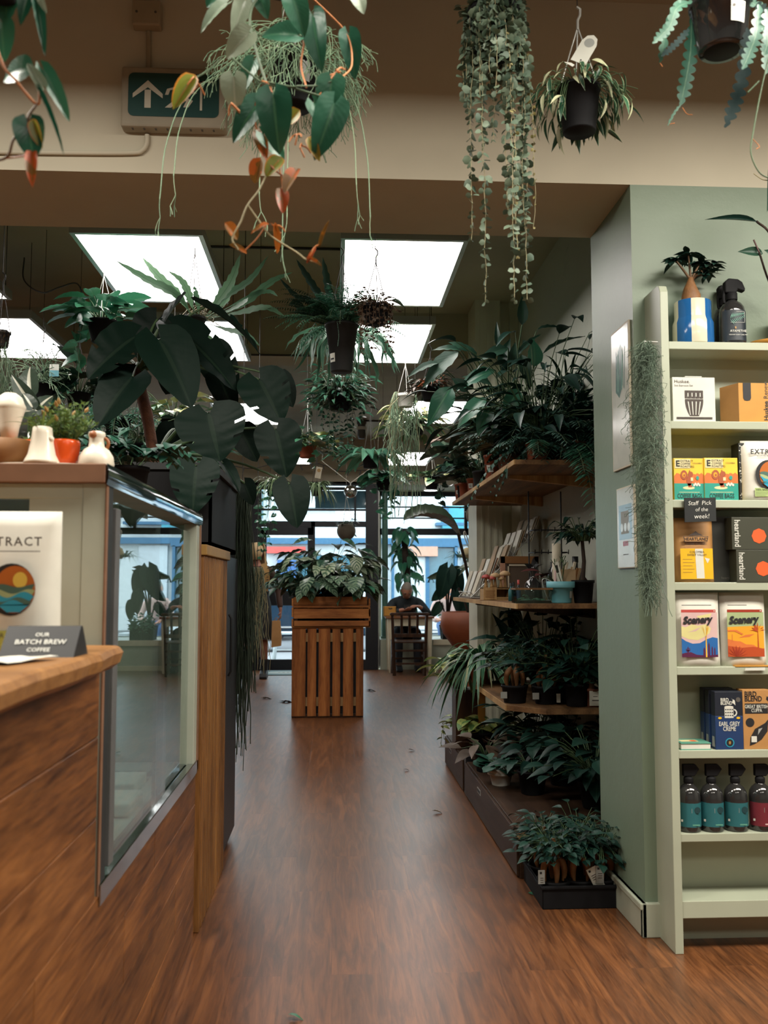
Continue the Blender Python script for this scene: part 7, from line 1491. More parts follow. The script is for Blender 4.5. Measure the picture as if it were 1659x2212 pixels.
# round pot in front of the door, round pot by the pillar
def ball_pot(name,label,px,py,Y,r,m,fol):
    q = P(px,py,Y); t = thing(name,label,'hanging plant',q); b = MB(); pr = [(r*math.sin(a),-r*math.cos(a)) for a in np.linspace(.02,2.35,16)]; lathe(b,pr+[(r*.62,r*.62)],m,24); lathe(b,[(r*.66,r*.6),(0,r*.6)],'soil',14); part('pot', b, t); part('foliage', up_z(fol,r*.6), t)
    b = MB(); top = 3.28-q[2]
    for k in range(3): a = k*2.1; tube(b,[(r*.68*math.cos(a),r*.68*math.sin(a),r*.66),(0,0,r*.66+.35)],.002,'cord_white',4)
    tube(b,[(0,0,r*.66+.34),(0,0,top)],.002,'cord_white',4); part('hanger', b, t)
ball_pot('ball_planter','round stone-coloured pot hanging in front of the shop door',748,1147,11.0,.112,'stone_pot',merge(rosette(22,.07,T_OVAL,'dark_leaf',up=(.0,1.2),stem=(.4,1.2),r0=.06),vines([(.07,-.02,0,.2),(.08,.0,0,.16)],.2,'ivy',.05,T_OVAL,.05,'stem',.06,None,.002,.9,False)))
ball_pot('ball_planter','round brown pot hanging half behind the tip of the high shelf',1032,1112,9.2,.12,'stone_pot',merge(rosette(16,.07,T_OVAL,'dark_leaf',up=(.0,1.2),stem=(.4,1.2),r0=.06),vines([(.0,-.1,0,.55),(.03,-.1,0,.6),(-.05,-.09,0,.4)],.5,'fern_dark',.025,T_ROUND,.03,'stem',.03,None,.0014,1,True)))
# mirror ball
q = P(757,1062,9.5); t = thing('mirror_ball','small mirror ball hanging from two cords near the shop door','mirror ball',q); b = MB(); r = .068; V = []; nu, nv = 28, 16
for j in range(nv):
    a0,a1 = -PI/2+PI*j/nv, -PI/2+PI*(j+1)/nv; n = max(4,int(nu*math.cos((a0+a1)/2)))
    for i in range(n):
        b0,b1 = 2*PI*i/n, 2*PI*(i+.92)/n; g = (a1-a0)*.92; c4 = [(r*math.cos(a)*math.cos(c),r*math.cos(a)*math.sin(c),r*math.sin(a)) for a,c in ((a0,b0),(a0,b1),(a0+g,b1),(a0+g,b0))]; b.add(c4,[(0,1,2,3)],'mirror_tiles')
lathe(b,[(r*.985*math.cos(a),r*.985*math.sin(a)) for a in np.linspace(-PI/2,PI/2,16)],'dark_grey',24); part('tiles', b, t)
b = MB(); tube(b,[(0,0,r),(0,0,r+.025)],.006,'wire_grey',8); part('cap', b, t); b = MB()
for px,py in ((696,996),(816,1000)): e = P(px,py,9.5)-q; e2 = e*1.0; k = (3.28-q[2])/e2[2]; tube(b,[(0,0,r+.02),e2],.004,'cord_white',5); tube(b,[e2,(e2[0]+.02,0,3.28-q[2])],.002,'cord_white',5)
part('cord', b, t)
# fairy lights
pts = [P(x,y,9.9) for x,y in ((430,1000),(500,1006),(545,1012),(600,1000),(650,1006),(690,1002),(735,1018),(780,1016),(830,1022),(880,1030),(905,1028),(960,1020))]; t = thing('fairy_lights','dark fairy light cable sagging across the room above the shop door','string lights',pts[5]); b = MB(); sp = spline([p-pts[5] for p in pts],5); tube(b,sp,.0045,'wire_dark',4); part('cable', b, t)
for p in sp[2::3]: b = MB(); tube(b,[p,p+V3(ru(-.02,.02),0,-.05)],.006,'wire_dark',5); part('bulb', b, t)
# ceiling spotlight, small exit light
q = P(781,905,11.6); t = thing('ceiling_spotlight','round grey ceiling spotlight in the middle of the far ceiling','spotlight',(q[0],11.6,3.28)); b = MB(); lathe(b,[(0,0),(.06,0),(.06,-.05),(.05,-.06),(.05,-.2),(.042,-.24),(0,-.24)],'grey_plastic',18); lathe(b,[(.063,-.09),(.063,-.13)],'white_plastic',18); part('body', b, t); b = MB(); tube(b,[(0,0,-.01),(.25,.0,-.012),(.6,0,-.012)],.012,'wire_dark',6); part('cable', b, t)
# pendant lamp
q = P(930,1058,12.9); t = thing('pendant_lamp','glowing white pendant lamp in front of the right shop window','pendant lamp',q); b = MB(); lathe(b,[(.02,.055),(.05,.05),(.09,.03),(.098,.0),(.096,-.012)],'white_plastic',24); part('shade', b, t); b = MB(); lathe(b,[(0,-.02),(.085,-.013),(.092,-.004)],'lamp_glow',20); part('diffuser', b, t); b = MB(); tube(b,[(0,0,.05),(0,0,3.28-q[2])],.004,'wire_dark',5); part('cord', b, t)
# plants at far left
tb = hang('rhipsalis','pale spiky rhipsalis with a blue and white label at far left',92,828,5.4,.06,.05,.09,'black_plastic',[('foliage', (lambda b: ([twigs(b,V3(ru(-.04,.04),ru(-.04,.04),0),rdir(-.3,1),ru(.06,.10),'rhipsalis',.003,3,2,.6,.25) for _ in range(46)],b)[1])(MB()))],'wire_dark',.28)
b = MB(); p = P(117,800,5.25)-np.array(tb.location); box(b,p[0]-.026,p[0]+.026,p[1]-.001,p[1]+.001,p[2]-.035,p[2]+.0,'label_teal' if False else 'teal_pot'); box(b,p[0]-.026,p[0]+.026,p[1]-.001,p[1]+.001,p[2],p[2]+.035,'label_white'); part('tag', b, tb)
hang('rhipsalis','thin trailing plant in a glossy dark pot at the left edge',4,716,4.0,.035,.028,.07,'gloss_black',[('foliage', (lambda b: ([twigs(b,V3(ru(-.02,.03),ru(-.02,.02),-.05),V3(ru(-.2,.4),ru(-.3,.3),-1),ru(.06,.10),'rhipsalis',.0016,3,2,.5,.5) for _ in range(26)],b)[1])(MB()))],'wire_dark',.2)
# leafy plants behind the monstera
for k,(nm,lb,px,py,Y,fol) in enumerate((('spathiphyllum','leafy plant with light-edged leaves behind the monstera trunk',375,905,5.2,rosette(40,.14,T_OVALB,'pothos_var',up=(-.5,1.2),stem=(.3,1.2),r0=.06)),
    ('fern','ferny plant hanging behind the orange pot',255,905,5.0,merge(fern(24,.30,'fern',.04,(-.1,1.2),1.0,.04,0,16),straps(20,.28,.016,'strap',(.2,1.2),1,.04))),
    ('ivy','dark ivy hanging low behind the monstera trunk',300,960,4.9,merge(rosette(70,.09,T_OVAL,'ivy',up=(-.8,1.2),stem=(.4,2.4),r0=.06),rosette(26,.13,T_LANCE2,'fern',up=(-.6,.9),stem=(.4,1.5),r0=.06))),
    ('philodendron','broad dark-leaved plant hanging left of the monstera',170,850,5.6,merge(rosette(30,.16,T_HEART2,'dark_leaf',up=(-.4,1.1),stem=(.3,1.2),r0=.06),rosette(30,.14,T_LANCE2,'fern',up=(-.5,.9),stem=(.4,1.4),r0=.06))),
    ('fern','feathery fern behind the white ceramic bottle',215,960,5.3,fern(34,.32,'fern_dark',.045,(-.3,1.1),1.2,.04,0,16)),
    ('tradescantia','dim leafy plant near the lower right of the monstera',455,955,6.0,merge(rosette(50,.10,T_LANCE2,'pothos',up=(-.7,1.2),stem=(.4,1.8),r0=.06),vines([(.02,0,0,.3),(-.05,0,0,.36)],.3,'pothos',.05,T_OVAL,.04,'stem',.05,None,.002)))) ):
    hang(nm,lb,px,py,Y,.07,.055,.10,'black_plastic',[('foliage', fol)],'wire_dark',.3)
# two plants that stand on the display case
x,y = P(60,960,2.75)[0], 2.75; q = V3(x,y,CT); t = thing('alocasia','dark arrow-leaved plant with white ribs standing on the display case behind the tall cup','potted plant',q); b = MB(); pot(b,.06,.048,.11,'black_plastic'); part('pot', b, t)
bs = leafset(q,[((72,880),(22,808),38,2.7,'cal_dark'),((66,850),(54,782),52,2.75,'cal_dark'),((76,890),(110,845),40,2.7,'cal_dark'),((72,885),(20,890),40,2.65,'cal_dark'),((70,880),(48,845),30,2.6,'cal_dark')],None,T_HEART); part('foliage', merge(*bs.values()), t); b = MB()
for s in ((72,880),(66,850),(76,890),(72,885)): p = P(*s,2.72)-q; tube(b,bez((0,0,.10),(p[0]*.3,p[1]*.3,p[2]*.7),p,6),.004,'stem',5,False)
part('petiole', b, t)
x = P(285,960,3.0)[0]; potted('zamioculcas','glossy dark plant with arching stems on the far end of the display case', x, 2.95, CT, .065,.05,.12,'black_plastic', fern(16,.30,'ivy',.06,(.5,1.4),.5,.03,.11,9,'stem',None,T_OVAL))
# ---------------------------------------------------------------- crate planter in the middle
t = thing('pallet_stand', 'tall slatted timber stand in the middle of the room', 'planter stand', (-.04,8.52,0)); X0 = -.04
b = MB(); H1 = .80
for a,c in ((630,660),(664,683),(688,713),(718,735),(741,763),(769,785)):
    xa,xc = P(a,1450,8.52)[0]-X0, P(c,1450,8.52)[0]-X0; box(b,xa,xc,0,.018,.012,H1,'crate_wood')
part('front_slats', b, t, .002); b = MB(); xa,xc = P(630,1450,8.52)[0]-X0, P(785,1450,8.52)[0]-X0
for z in (.10,.68): box(b,xa+.005,xc-.005,.018,.04,z,z+.08,'pine')
box(b,xa,xa+.04,.018,.06,0.01,H1,'dark_wood'); box(b,xc-.04,xc,.018,.06,0.01,H1,'dark_wood'); part('rail', b, t, .002); b = MB()
for s in (xa,xc-.018):
    for k in range(4): box(b,s,s+.018,.06+k*.13,.06+k*.13+.10,.012,H1,'crate_wood')
for k in range(6): xx = xa+k*(xc-xa)/6; box(b,xx+.01,xx+(xc-xa)/6-.01,.56,.578,.012,H1,'crate_wood')
box(b,xa,xc,.02,.57,0,.03,'dark_wood'); part('side_slats', b, t, .002)
b = MB(); box(b,xa+.02,xc-.02,.045,.05,.03,H1-.01,'ink_black'); part('shade_sheet', b, t)  # black sheet standing in for the shade inside the stand
b = MB(); box(b,xa,xc,0,.57,H1,H1+.012,'crate_wood_x'); part('top_board', b, t)
t = thing('wooden_crate', 'open orange-brown timber crate full of plants on the slatted stand', 'crate', (-.04,8.5,.812)); b = MB(); Z = lambda py: P(715,py,8.5)[2]-.812; X = lambda px: P(px,1330,8.5)[0]+.04
rt, rb_ = math.sin, 0
def board(x0,x1,z0,z1,cut=0):
    pl = [(x0,z0),(x1,z0),(x1,z1),(x0+cut,z1),(x0,z1-cut*.6)] if cut else rect(x0,x1,z0,z1)
    prism(b,pl,1,0,.016,'crate_wood_x')
board(X(633),X(793),Z(1307),Z(1289),.02); board(X(633),X(799),Z(1313),Z(1308)); board(X(634),X(800),Z(1336),Z(1315)); board(X(635),X(800),max(Z(1358),.002),Z(1341)); part('front_board', b, t, .002)
b = MB(); xa,xc = X(630),X(800)
for s in (xa,xc-.016):
    for z0,z1 in ((.002,.075),(.095,.18),(.19,.262)): box(b,s,s+.016,.0 if s > xa else -.012,.60,z0,z1,'crate_wood_x')
for z0,z1 in ((.002,.075),(.095,.18),(.19,.262)): box(b,xa,xc,.584,.60,z0,z1,'crate_wood_x')
part('side_board', b, t, .002)
for sx in (xa+.018,xc-.05):
    for sy in (.018,.55): b = MB(); box(b,sx,sx+.032,sy,sy+.032,.002,.25,'dark_wood'); part('corner_batten', b, t)
b = MB(); box(b,xa,xc,.0,.6,.001,.012,'crate_wood_x'); part('base', b, t)
cz = .825
def crated(name,label,px,Y,fol,pm='black_plastic',h=.29):
    x = P(px,1280,Y)[0]; t = thing(name,label,'potted plant',(x,Y,cz)); b = MB(); pot(b,.066,.05,h,pm,n=16); part('pot', b, t); part('foliage', up_z(fol,h), t)
Y0 = 8.62
RC = lambda n,L,tp,m,up,st,wf=1.0,tl=.8: rosette(n,L,tp,m,up=up,stem=st,r0=.05,wf=wf,tilt=tl)
crated('calathea','striped round-leaved calathea at the front left of the timber crate',678,8.64,RC(24,.20,T_CAL,'calathea',(.5,1.35),(.35,1.1),1.25))
crated('calathea','striped round-leaved calathea at the front middle of the timber crate',722,8.62,RC(24,.19,T_CAL,'calathea',(.5,1.35),(.4,1.1),1.25))
crated('calathea','striped calathea leaning out over the right end of the timber crate',764,8.66,merge(RC(26,.18,T_CAL,'calathea',(.4,1.3),(.4,1.0),1.2),RC(6,.15,T_CAL,'pothos',(.3,1.0),(.4,.8))))
crated('calathea','tall pale-banded calathea in the middle of the timber crate',700,8.84,RC(26,.19,T_OVALB,'cal_pale',(.8,1.5),(1.1,2.4),1.15,.9))
crated('calathea','calathea with fishbone pattern leaves right of the pale-banded one',750,8.82,RC(28,.17,T_CAL,'fittonia',(.6,1.45),(1.0,2.3),1.1,.9))
crated('palm','dark ferny palm at the back left of the timber crate',655,8.95,merge(fern(22,.56,'fern_dark',.12,(.5,1.4),.5,.03,0,12,'stem',None,T_LANCE),RC(18,.17,T_CAL,'aglao',(.3,1.3),(.9,2.1))))
crated('fittonia','pale-veined small plant at the left end of the timber crate',648,8.70,merge(RC(40,.09,T_OVAL,'fittonia',(.0,1.1),(1.0,3.0)),RC(26,.13,T_OVAL,'dark_leaf',(.2,1.4),(1.0,3.0))))
crated('philodendron','tall dark-leaved plant at the back of the timber crate',708,9.0,RC(34,.20,T_OVALB,'aglao',(.8,1.5),(1.5,2.9)))
crated('calathea','white-veined dark plant at the back right of the timber crate',754,8.95,merge(RC(26,.19,T_CAL,'calathea',(.9,1.45),(1.1,2.3),1.15),RC(14,.17,T_OVALB,'dark_leaf',(.5,1.3),(.9,1.6))))
# fallen leaves on the floor
for k,(px,py,m,L,lb) in enumerate(((568,1510,'dry_leaf',.12,'curled yellowish fallen leaf on the floor left of the stand'),(608,1518,'brown_leaf',.15,'dark dry fallen leaf touching the left foot of the stand'),(795,1493,'brown_leaf',.13,'dark dry fallen leaf right behind the stand'),(882,1622,'brown_leaf',.05,'small dark fallen leaf on the aisle floor, farther of two'),(872,1666,'brown_leaf',.04,'small dark fallen leaf on the aisle floor, nearer of two'),(934,1756,'dry_leaf',.06,'small dull fallen leaf near the low plinth'),(622,2201,'pothos',.045,'small green fallen leaf at the bottom edge of the photo'))):
    b = MB(); scatter(b,T_OVALB,[leaf_mat(V3(0,0,.012),V3(1,.4*math.sin(k*2),.05),V3(0,.2,1),L,1)]+([leaf_mat(V3(-.02,.03,.01),V3(.7,.8,.1),V3(0,.2,1),L*.6,1)] if L > .1 else []),m); single('fallen_leaf', b, lb, 'leaf', loc=G(px,py))
# ---------------------------------------------------------------- table, chair
tb0 = P(835,1332,12.76)[0]; tb1 = P(936,1328,12.76)[0]; TH = .765; tw = (tb1-tb0)/2-.01
t = thing('cafe_table', 'small cream-legged table with a brown top by the right shop window', 'table', ((tb0+tb1)/2,12.98,0)); b = MB(); box(b,-tw-.02,tw+.02,-.26,.26,TH-.028,TH,'table_top_wood'); part('tabletop', b, t, .005)
b = MB(); box(b,-tw+.02,tw-.02,-.225,-.205,TH-.13,TH-.028,'cream_wood'); box(b,-tw+.02,tw-.02,.205,.225,TH-.13,TH-.028,'cream_wood'); box(b,-tw+.02,-tw+.04,-.22,.22,TH-.13,TH-.028,'cream_wood'); box(b,tw-.04,tw-.02,-.22,.22,TH-.13,TH-.028,'cream_wood'); part('apron', b, t)
for sx in (-1,1):
    for sy in (-1,1):
        b = MB(); x,y = sx*(tw-.035), sy*.20; V = []
        for z,w in ((0,.017),(TH-.13,.032),(TH-.028,.032)):
            for a,c in ((-1,-1),(1,-1),(1,1),(-1,1)): V.append((x+a*w-sx*(w-.032)*-.4,y+c*w,z))
        b.add(V,[(3,2,1,0),(8,9,10,11)]+[(q*4+i,q*4+(i+1)%4,(q+1)*4+(i+1)%4,(q+1)*4+i) for q in (0,1) for i in range(4)],'cream_wood'); part('leg', b, t, .003)
cxm = (P(845,1400,12.3)[0]+P(924,1400,12.3)[0])/2
t = thing('wooden_chair', 'dark slat-back wooden chair with its back to the camera at the cream table', 'chair', (cxm,12.5,0)); cw = .215
for sx in (-1,1): b = MB(); beam(b,(sx*cw*.92,-.17,0),(sx*cw,-.19,.45),.034,.036,'dark_wood'); beam(b,(sx*cw,-.19,.44),(sx*cw*1.06,-.235,.80),.034,.034,'dark_wood'); part('back_leg', b, t, .004)
for sx in (-1,1): b = MB(); beam(b,(sx*cw*.96,.19,0),(sx*cw*.94,.18,.43),.034,.034,'dark_wood'); part('front_leg', b, t, .004)
b = MB(); box(b,-cw-.015,cw+.015,-.205,.215,.43,.455,'dark_wood'); part('seat', b, t, .008)
b = MB(); pl = [(-cw-.04,.795),(cw+.04,.795),(cw+.055,.815),(cw+.03,.832),(-cw-.03,.832),(-cw-.055,.815)]; prism(b,pl,1,-.262,-.222,'dark_wood'); part('top_rail', b, t, .005)
b = MB(); beam(b,(-cw,-.198,.53),(cw,-.198,.53),.022,.05,'dark_wood'); part('lower_rail', b, t, .003)
for k in range(3): x = (k-1)*.105; b = MB(); beam(b,(x,-.198,.55),(x,-.236,.80),.034,.014,'dark_wood'); part('slat', b, t, .003)
for p,r_ in (((-cw,-.18,.16),(cw,-.18,.16)),((-cw,-.185,.33),(cw,-.185,.33)),((-cw*.95,-.18,.24),(-cw*.95,.18,.24)),((cw*.95,-.18,.24),(cw*.95,.18,.24)),((-cw,.185,.2),(cw,.185,.2))): b = MB(); beam(b,p,r_,.018,.026,'dark_wood'); part('stretcher', b, t, .003)
x0,x1,z0,z1 = pb(829,856,1308,1331,12.8); t = thing('napkin_box', 'small orange wooden box on the left corner of the cream table', 'box', ((x0+x1)/2,12.86,TH)); w,h = x1-x0,.135; b = MB()
for a in ((-w/2,w/2,-.05,-.04),(-w/2,w/2,.04,.05),(-w/2,-w/2+.01,-.05,.05),(w/2-.01,w/2,-.05,.05)): box(b,*a,0,h,'box_orange')
box(b,-w/2,w/2,-.05,.05,0,.01,'box_orange'); part('box_body', b, t, .002); b = MB(); flat(b,[(-.02,h*.76),(.0,h*.70),(.035,h*.74),(.03,h*.86),(.0,h*.80),(-.02,h*.86)],FR(-.051),'ink_black'); part('printed_mark', b, t)
# ---------------------------------------------------------------- people
def skin_mesh(nodes, edges, sub=2, root=0):
    me = bpy.data.meshes.new('tmp'); me.from_pydata([tuple(n[0]) for n in nodes],edges,[]); o = bpy.data.objects.new('tmp',me); COL.objects.link(o)
    o.modifiers.new('s','SKIN'); 
    if not me.skin_vertices: bpy.context.view_layer.objects.active = o
    lay = me.skin_vertices[0] if me.skin_vertices else None
    if lay is None:
        bpy.context.view_layer.objects.active = o; bpy.ops.mesh.customdata_skin_add(); lay = me.skin_vertices[0]
    for i,n in enumerate(nodes):
        lay.data[i].radius = n[1] if isinstance(n[1],tuple) else (n[1],n[1]); lay.data[i].use_root = (i == root)
    o.modifiers[0].use_smooth_shade = True; s = o.modifiers.new('u','SUBSURF'); s.levels = s.render_levels = sub
    dg = bpy.context.evaluated_depsgraph_get(); ev = bpy.data.meshes.new_from_object(o.evaluated_get(dg)); V = np.zeros(len(ev.vertices)*3); ev.vertices.foreach_get('co',V)
    F = [tuple(p.vertices) for p in ev.polygons]; bpy.data.objects.remove(o); bpy.data.meshes.remove(me); bpy.data.meshes.remove(ev); return V.reshape(-1,3), F
class Graph:
    def __init__(s): s.n = []; s.e = []
    def chain(s, pts, rad, start=None):
        ids = []; prev = start
        for p,r in zip(pts,rad):
            s.n.append((np.asarray(p,float),r)); i = len(s.n)-1; ids.append(i)
            if prev is not None: s.e.append((prev,i))
            prev = i
        return ids
    def hand(s, wrist, wid, d, pn, curl=.6, spread=.3, k=1.0):
        """d = pointing direction, pn = palm normal; five separate fingers and a thumb off the side"""
        d, pn = nrm(d), nrm(pn); side = nrm(np.cross(d,pn)); palm = s.chain([wrist+d*.045*k],[(.020*k,.012*k)],wid)[0]
        for i,(o,L) in enumerate(((-.030,.066),(-.010,.074),(.010,.070),(.030,.056))):
            p = wrist+d*.082*k+side*o*k; pts = [p]; v = d+side*o*spread*6
            for j,seg in enumerate((.45,.32,.23)): v = nrm(v+pn*curl*(.45+.35*j)); pts.append(pts[-1]+v*L*k*seg)
            s.chain(pts,[.0095*k,.0088*k,.008*k,.007*k],palm)
        tp = wrist+d*.030*k-side*.026*k; s.chain([tp,tp+nrm(d*.7-side*.8+pn*.3)*.03*k,tp+nrm(d*.9-side*.5+pn*.5)*.055*k],[.011*k,.010*k,.008*k],palm)
    def mesh(s, m, sub=2):
        V,F = skin_mesh(s.n,s.e,sub); b = MB(); b.add(V,F,m,None,True); return b
def head_mesh(m, r=.1):
    """head facing -Y with brow, nose, mouth, chin; centre of skull at the origin"""
    b = MB(); nu,nv = 36,26; V = []
    g = lambda x,c,w: math.exp(-((x-c)/w)**2)
    for j in range(nv+1):
        ph = -PI/2+PI*j/nv
        for i in range(nu):
            th = 2*PI*i/nu; x,y,z = math.cos(ph)*math.sin(th),-math.cos(ph)*math.cos(th),math.sin(ph)
            X_,Y_,Z_ = x*.76,y*.98,z*1.22; f = max(0,-y)
            if z < 0: X_ *= 1-.28*(-z)**1.3; Y_ *= 1-.12*(-z)
            if y > 0 and z < -.2: Y_ *= 1-.35*(-z-.2)
            if f > 0:
                Y_ -= .20*g(x,0,.13)*g(z,-.18,.20)*f+.05*g(x,0,.5)*g(z,.16,.12)*f+.07*g(x,0,.30)*g(z,-.52,.10)*f+.10*g(x,0,.28)*g(z,-.86,.16)*f
                Y_ += .10*(g(x,.32,.15)+g(x,-.32,.15))*g(z,.02,.10)*f+.03*g(x,0,.24)*g(z,-.44,.04)*f+.02*g(x,0,.26)*g(z,-.60,.035)*f
            V.append((X_*r,Y_*r,Z_*r))
    F = [(j*nu+i,j*nu+(i+1)%nu,(j+1)*nu+(i+1)%nu,(j+1)*nu+i) for j in range(nv) for i in range(nu)]; b.add(V,F,m,None,True)
    for s in (-1,1): lathe(b,[(0,-.25*r),(.10*r,-.15*r),(.14*r,.08*r),(.07*r,.22*r),(0,.24*r)],m,8,(0,0,0),True,0,2*PI,Matrix.Translation((s*.76*r,.08*r,-.05*r))@Matrix.Diagonal((.5,1.1,1,1)))
    return b
def cap_hair(m, r, zcut=.25, grow=1.05, back=-.55):
    b = MB(); nu,nv = 32,14; V = []
    for j in range(nv+1):
        for i in range(nu):
            th = 2*PI*i/nu; c = .5-.5*math.cos(th); low = zcut+(back-zcut)*min(1,max(0,(c-.25)/.45)); p0 = math.asin(max(-1,min(1,low))); ph = p0+(PI/2-p0)*j/nv
            x,y,z = math.cos(ph)*math.sin(th),-math.cos(ph)*math.cos(th),math.sin(ph); k = grow*r*(1+.012*math.sin(i*7.1+j*3.3))
            V.append((x*.78*k,y*.99*k,z*1.22*k))
    F = [(j*nu+i,j*nu+(i+1)%nu,(j+1)*nu+(i+1)%nu,(j+1)*nu+i) for j in range(nv) for i in range(nu)]; return b.add(V,F,m,None,True)
# --- the man reading his phone
man = thing('person', 'grey-haired man in a dark jumper bent over his phone at the table', 'person', (P(876,1330,13.4)[0],13.42,.42)); mo_ = np.array(man.location); mx = mo_[0]
L_ = lambda *a: V3(*a)
pel = L_(0,.02,.10); ch = L_(0,-.09,.44); nk = L_(.0,-.19,.59); hd = L_(0,-.275,.695)
sh = [L_(s*.19,-.13,.52) for s in (-1,1)]; el = [L_(-.30,-.33,.36), L_(.31,-.32,.36)]; wr = [L_(-.075,-.46,.43), L_(.165,-.47,.475)]
g = Graph(); ids = g.chain([pel,L_(0,-.03,.25),ch,L_(0,-.15,.54),nk,L_(0,-.23,.635)],[(.15,.11),(.14,.10),(.15,.10),(.09,.07),.052,.05])
for s in (0,1):
    i = g.chain([sh[s],(sh[s]+el[s])/2,el[s],(el[s]+wr[s])/2,wr[s]],[.058,.048,.040,.036,.026],ids[3]); g.hand(wr[s],i[-1],(V3(.55,-.5,.05) if s == 0 else V3(-.75,-.45,.12)),(V3(.1,.3,1) if s == 0 else V3(-.25,.1,-1)),.55 if s == 0 else .75,.25,1.0)
for s in (-1,1): g.chain([L_(s*.10,-.02,.09),L_(s*.12,-.28,.10),L_(s*.13,-.46,.08),L_(s*.13,-.48,-.15),L_(s*.13,-.47,-.36),L_(s*.13,-.56,-.385)],[.085,.075,.055,.048,.036,.034],ids[0])
b = g.mesh('skin'); hb = head_mesh('skin',.103); hb.xf(Matrix.Translation(Vector(hd))@Matrix.Rotation(.55,4,'X')); part('body', merge(b,hb), man)
g = Graph(); ids = g.chain([pel+L_(0,0,-.02),L_(0,-.02,.25),ch,L_(0,-.15,.545),nk+L_(0,.004,-.005),nk+L_(0,-.012,.022)],[(.168,.128),(.162,.122),(.178,.13),(.125,.105),.078,.068])
for s in (0,1): g.chain([sh[s],(sh[s]+el[s])/2,el[s],(el[s]+wr[s])/2,wr[s]+(el[s]-wr[s])*.12],[.074,.062,.055,.047,.037],ids[3])
part('jumper', g.mesh('jumper'), man); g = Graph(); ids = g.chain([L_(0,.03,.03),L_(0,.0,.10),L_(0,-.02,.20)],[(.15,.10),(.17,.13),(.16,.12)])
for s in (-1,1): g.chain([L_(s*.11,-.08,.09),L_(s*.12,-.28,.10),L_(s*.13,-.46,.085),L_(s*.13,-.48,-.15),L_(s*.13,-.47,-.34)],[.098,.088,.068,.060,.052],ids[1])
part('trousers', g.mesh('trousers'), man)
for s in (-1,1): b = MB(); prism(b,[(-.45,-.41),(-.67,-.41),(-.68,-.385),(-.60,-.35),(-.48,-.33),(-.43,-.34)],0,s*.13-.045,s*.13+.045,'boot_black'); part('shoe', b, man, .012)
b = cap_hair('hair_grey',.103,.52,1.035,-.35); b.xf(Matrix.Translation(Vector(hd))@Matrix.Rotation(.55,4,'X')); part('hair', b, man)
b = MB()
for s in (-1,1): tube(b,[(s*.018,-.099,.018),(s*.034,-.099,.022),(s*.050,-.089,.018)],.0045,'hair_grey',6); lathe(b,[(0,-.004),(.010,0),(0,.004)],'ink_black',8,(s*.034,-.086,-.001))
b.xf(Matrix.Translation(Vector(hd))@Matrix.Rotation(.55,4,'X')); part('eyes', b, man)
t = thing('phone', 'dark phone held by the man over the cream table', 'phone', P(884,1312,12.93)); b = MB(); box(b,-.075,.075,-.04,.04,-.005,.005,'phone_black'); b.xf(Matrix.Rotation(.9,4,'X')@Matrix.Rotation(.12,4,'Y')); part('body', b, t, .003); b = MB(); box(b,-.07,.07,-.036,.036,.005,.0056,'lens'); b.xf(Matrix.Rotation(.9,4,'X')@Matrix.Rotation(.12,4,'Y')); part('screen', b, t)
# --- the woman by the door
wm = thing('person', 'blonde person in dark dress, brown coat, at the door', 'person', (P(552,1465,12.1)[0],12.12,0), 0)
g = Graph(); ids = g.chain([L_(0,0,.92),L_(0,.0,1.08),L_(0,-.01,1.26),L_(0,0,1.40),L_(0,0,1.47),L_(0,-.01,1.53)],[(.15,.11),(.12,.09),(.14,.10),(.08,.06),.045,.045])
eL,wL,eR,wR = L_(-.27,.02,1.12),L_(-.28,-.10,.88),L_(.28,.02,1.11),L_(.315,-.06,.87)
for s_,e_,w_ in ((-1,eL,wL),(1,eR,wR)): i = g.chain([L_(s_*.17,0,1.38),(L_(s_*.17,0,1.38)+e_)/2,e_,(e_+w_)/2,w_],[.05,.042,.036,.032,.024],ids[3]); g.hand(w_,i[-1],V3(.02*s_,-.08,-1),V3(-s_,.15,0),.85,.15,.95)
for s_ in (-1,1): g.chain([L_(s_*.09,0,.86),L_(s_*.10,-.01,.66),L_(s_*.105,0,.47),L_(s_*.105,.02,.30),L_(s_*.105,.03,.09),L_(s_*.105,-.08,.045)],[.088,.072,.052,.052,.035,.034],ids[0])
hb = head_mesh('skin_shadow',.098); hb.xf(Matrix.Translation((0,-.02,1.62))@Matrix.Rotation(2.6,4,'Z')); part('body', merge(g.mesh('skin_shadow'),hb), wm)
def loft(b, rings, m, n=20):
    V = []
    for cx,cy,z,rx,ry in rings: V += [(cx+rx*math.cos(2*PI*i/n)*(1+.03*math.sin(i*2.4+z*9)),cy+ry*math.sin(2*PI*i/n),z) for i in range(n)]
    F = [(q*n+i,q*n+(i+1)%n,(q+1)*n+(i+1)%n,(q+1)*n+i) for q in range(len(rings)-1) for i in range(n)]; return b.add(V,F,m,None,True)
b = MB(); loft(b,[(0,0,.50,.215,.18),(0,0,.62,.21,.17),(0,0,.80,.195,.155),(0,0,.95,.185,.14),(0,0,1.10,.15,.115),(0,0,1.30,.175,.125),(0,0,1.42,.10,.075)],'dress_dark'); part('dress', b, wm)
g = Graph(); ids = g.chain([L_(0,.01,.86),L_(0,.01,1.08),L_(0,0,1.28),L_(0,0,1.41),L_(0,0,1.47)],[(.175,.135),(.155,.118),(.175,.128),(.10,.085),.065])
for s_,e_,w_ in ((-1,eL,wL),(1,eR,wR)): g.chain([L_(s_*.18,0,1.38),(L_(s_*.18,0,1.38)+e_)/2,e_,(e_+w_)/2,w_+(e_-w_)*.1],[.066,.056,.05,.045,.036],ids[3])
part('coat', g.mesh('coat_brown'), wm); b = MB(); nn = 26
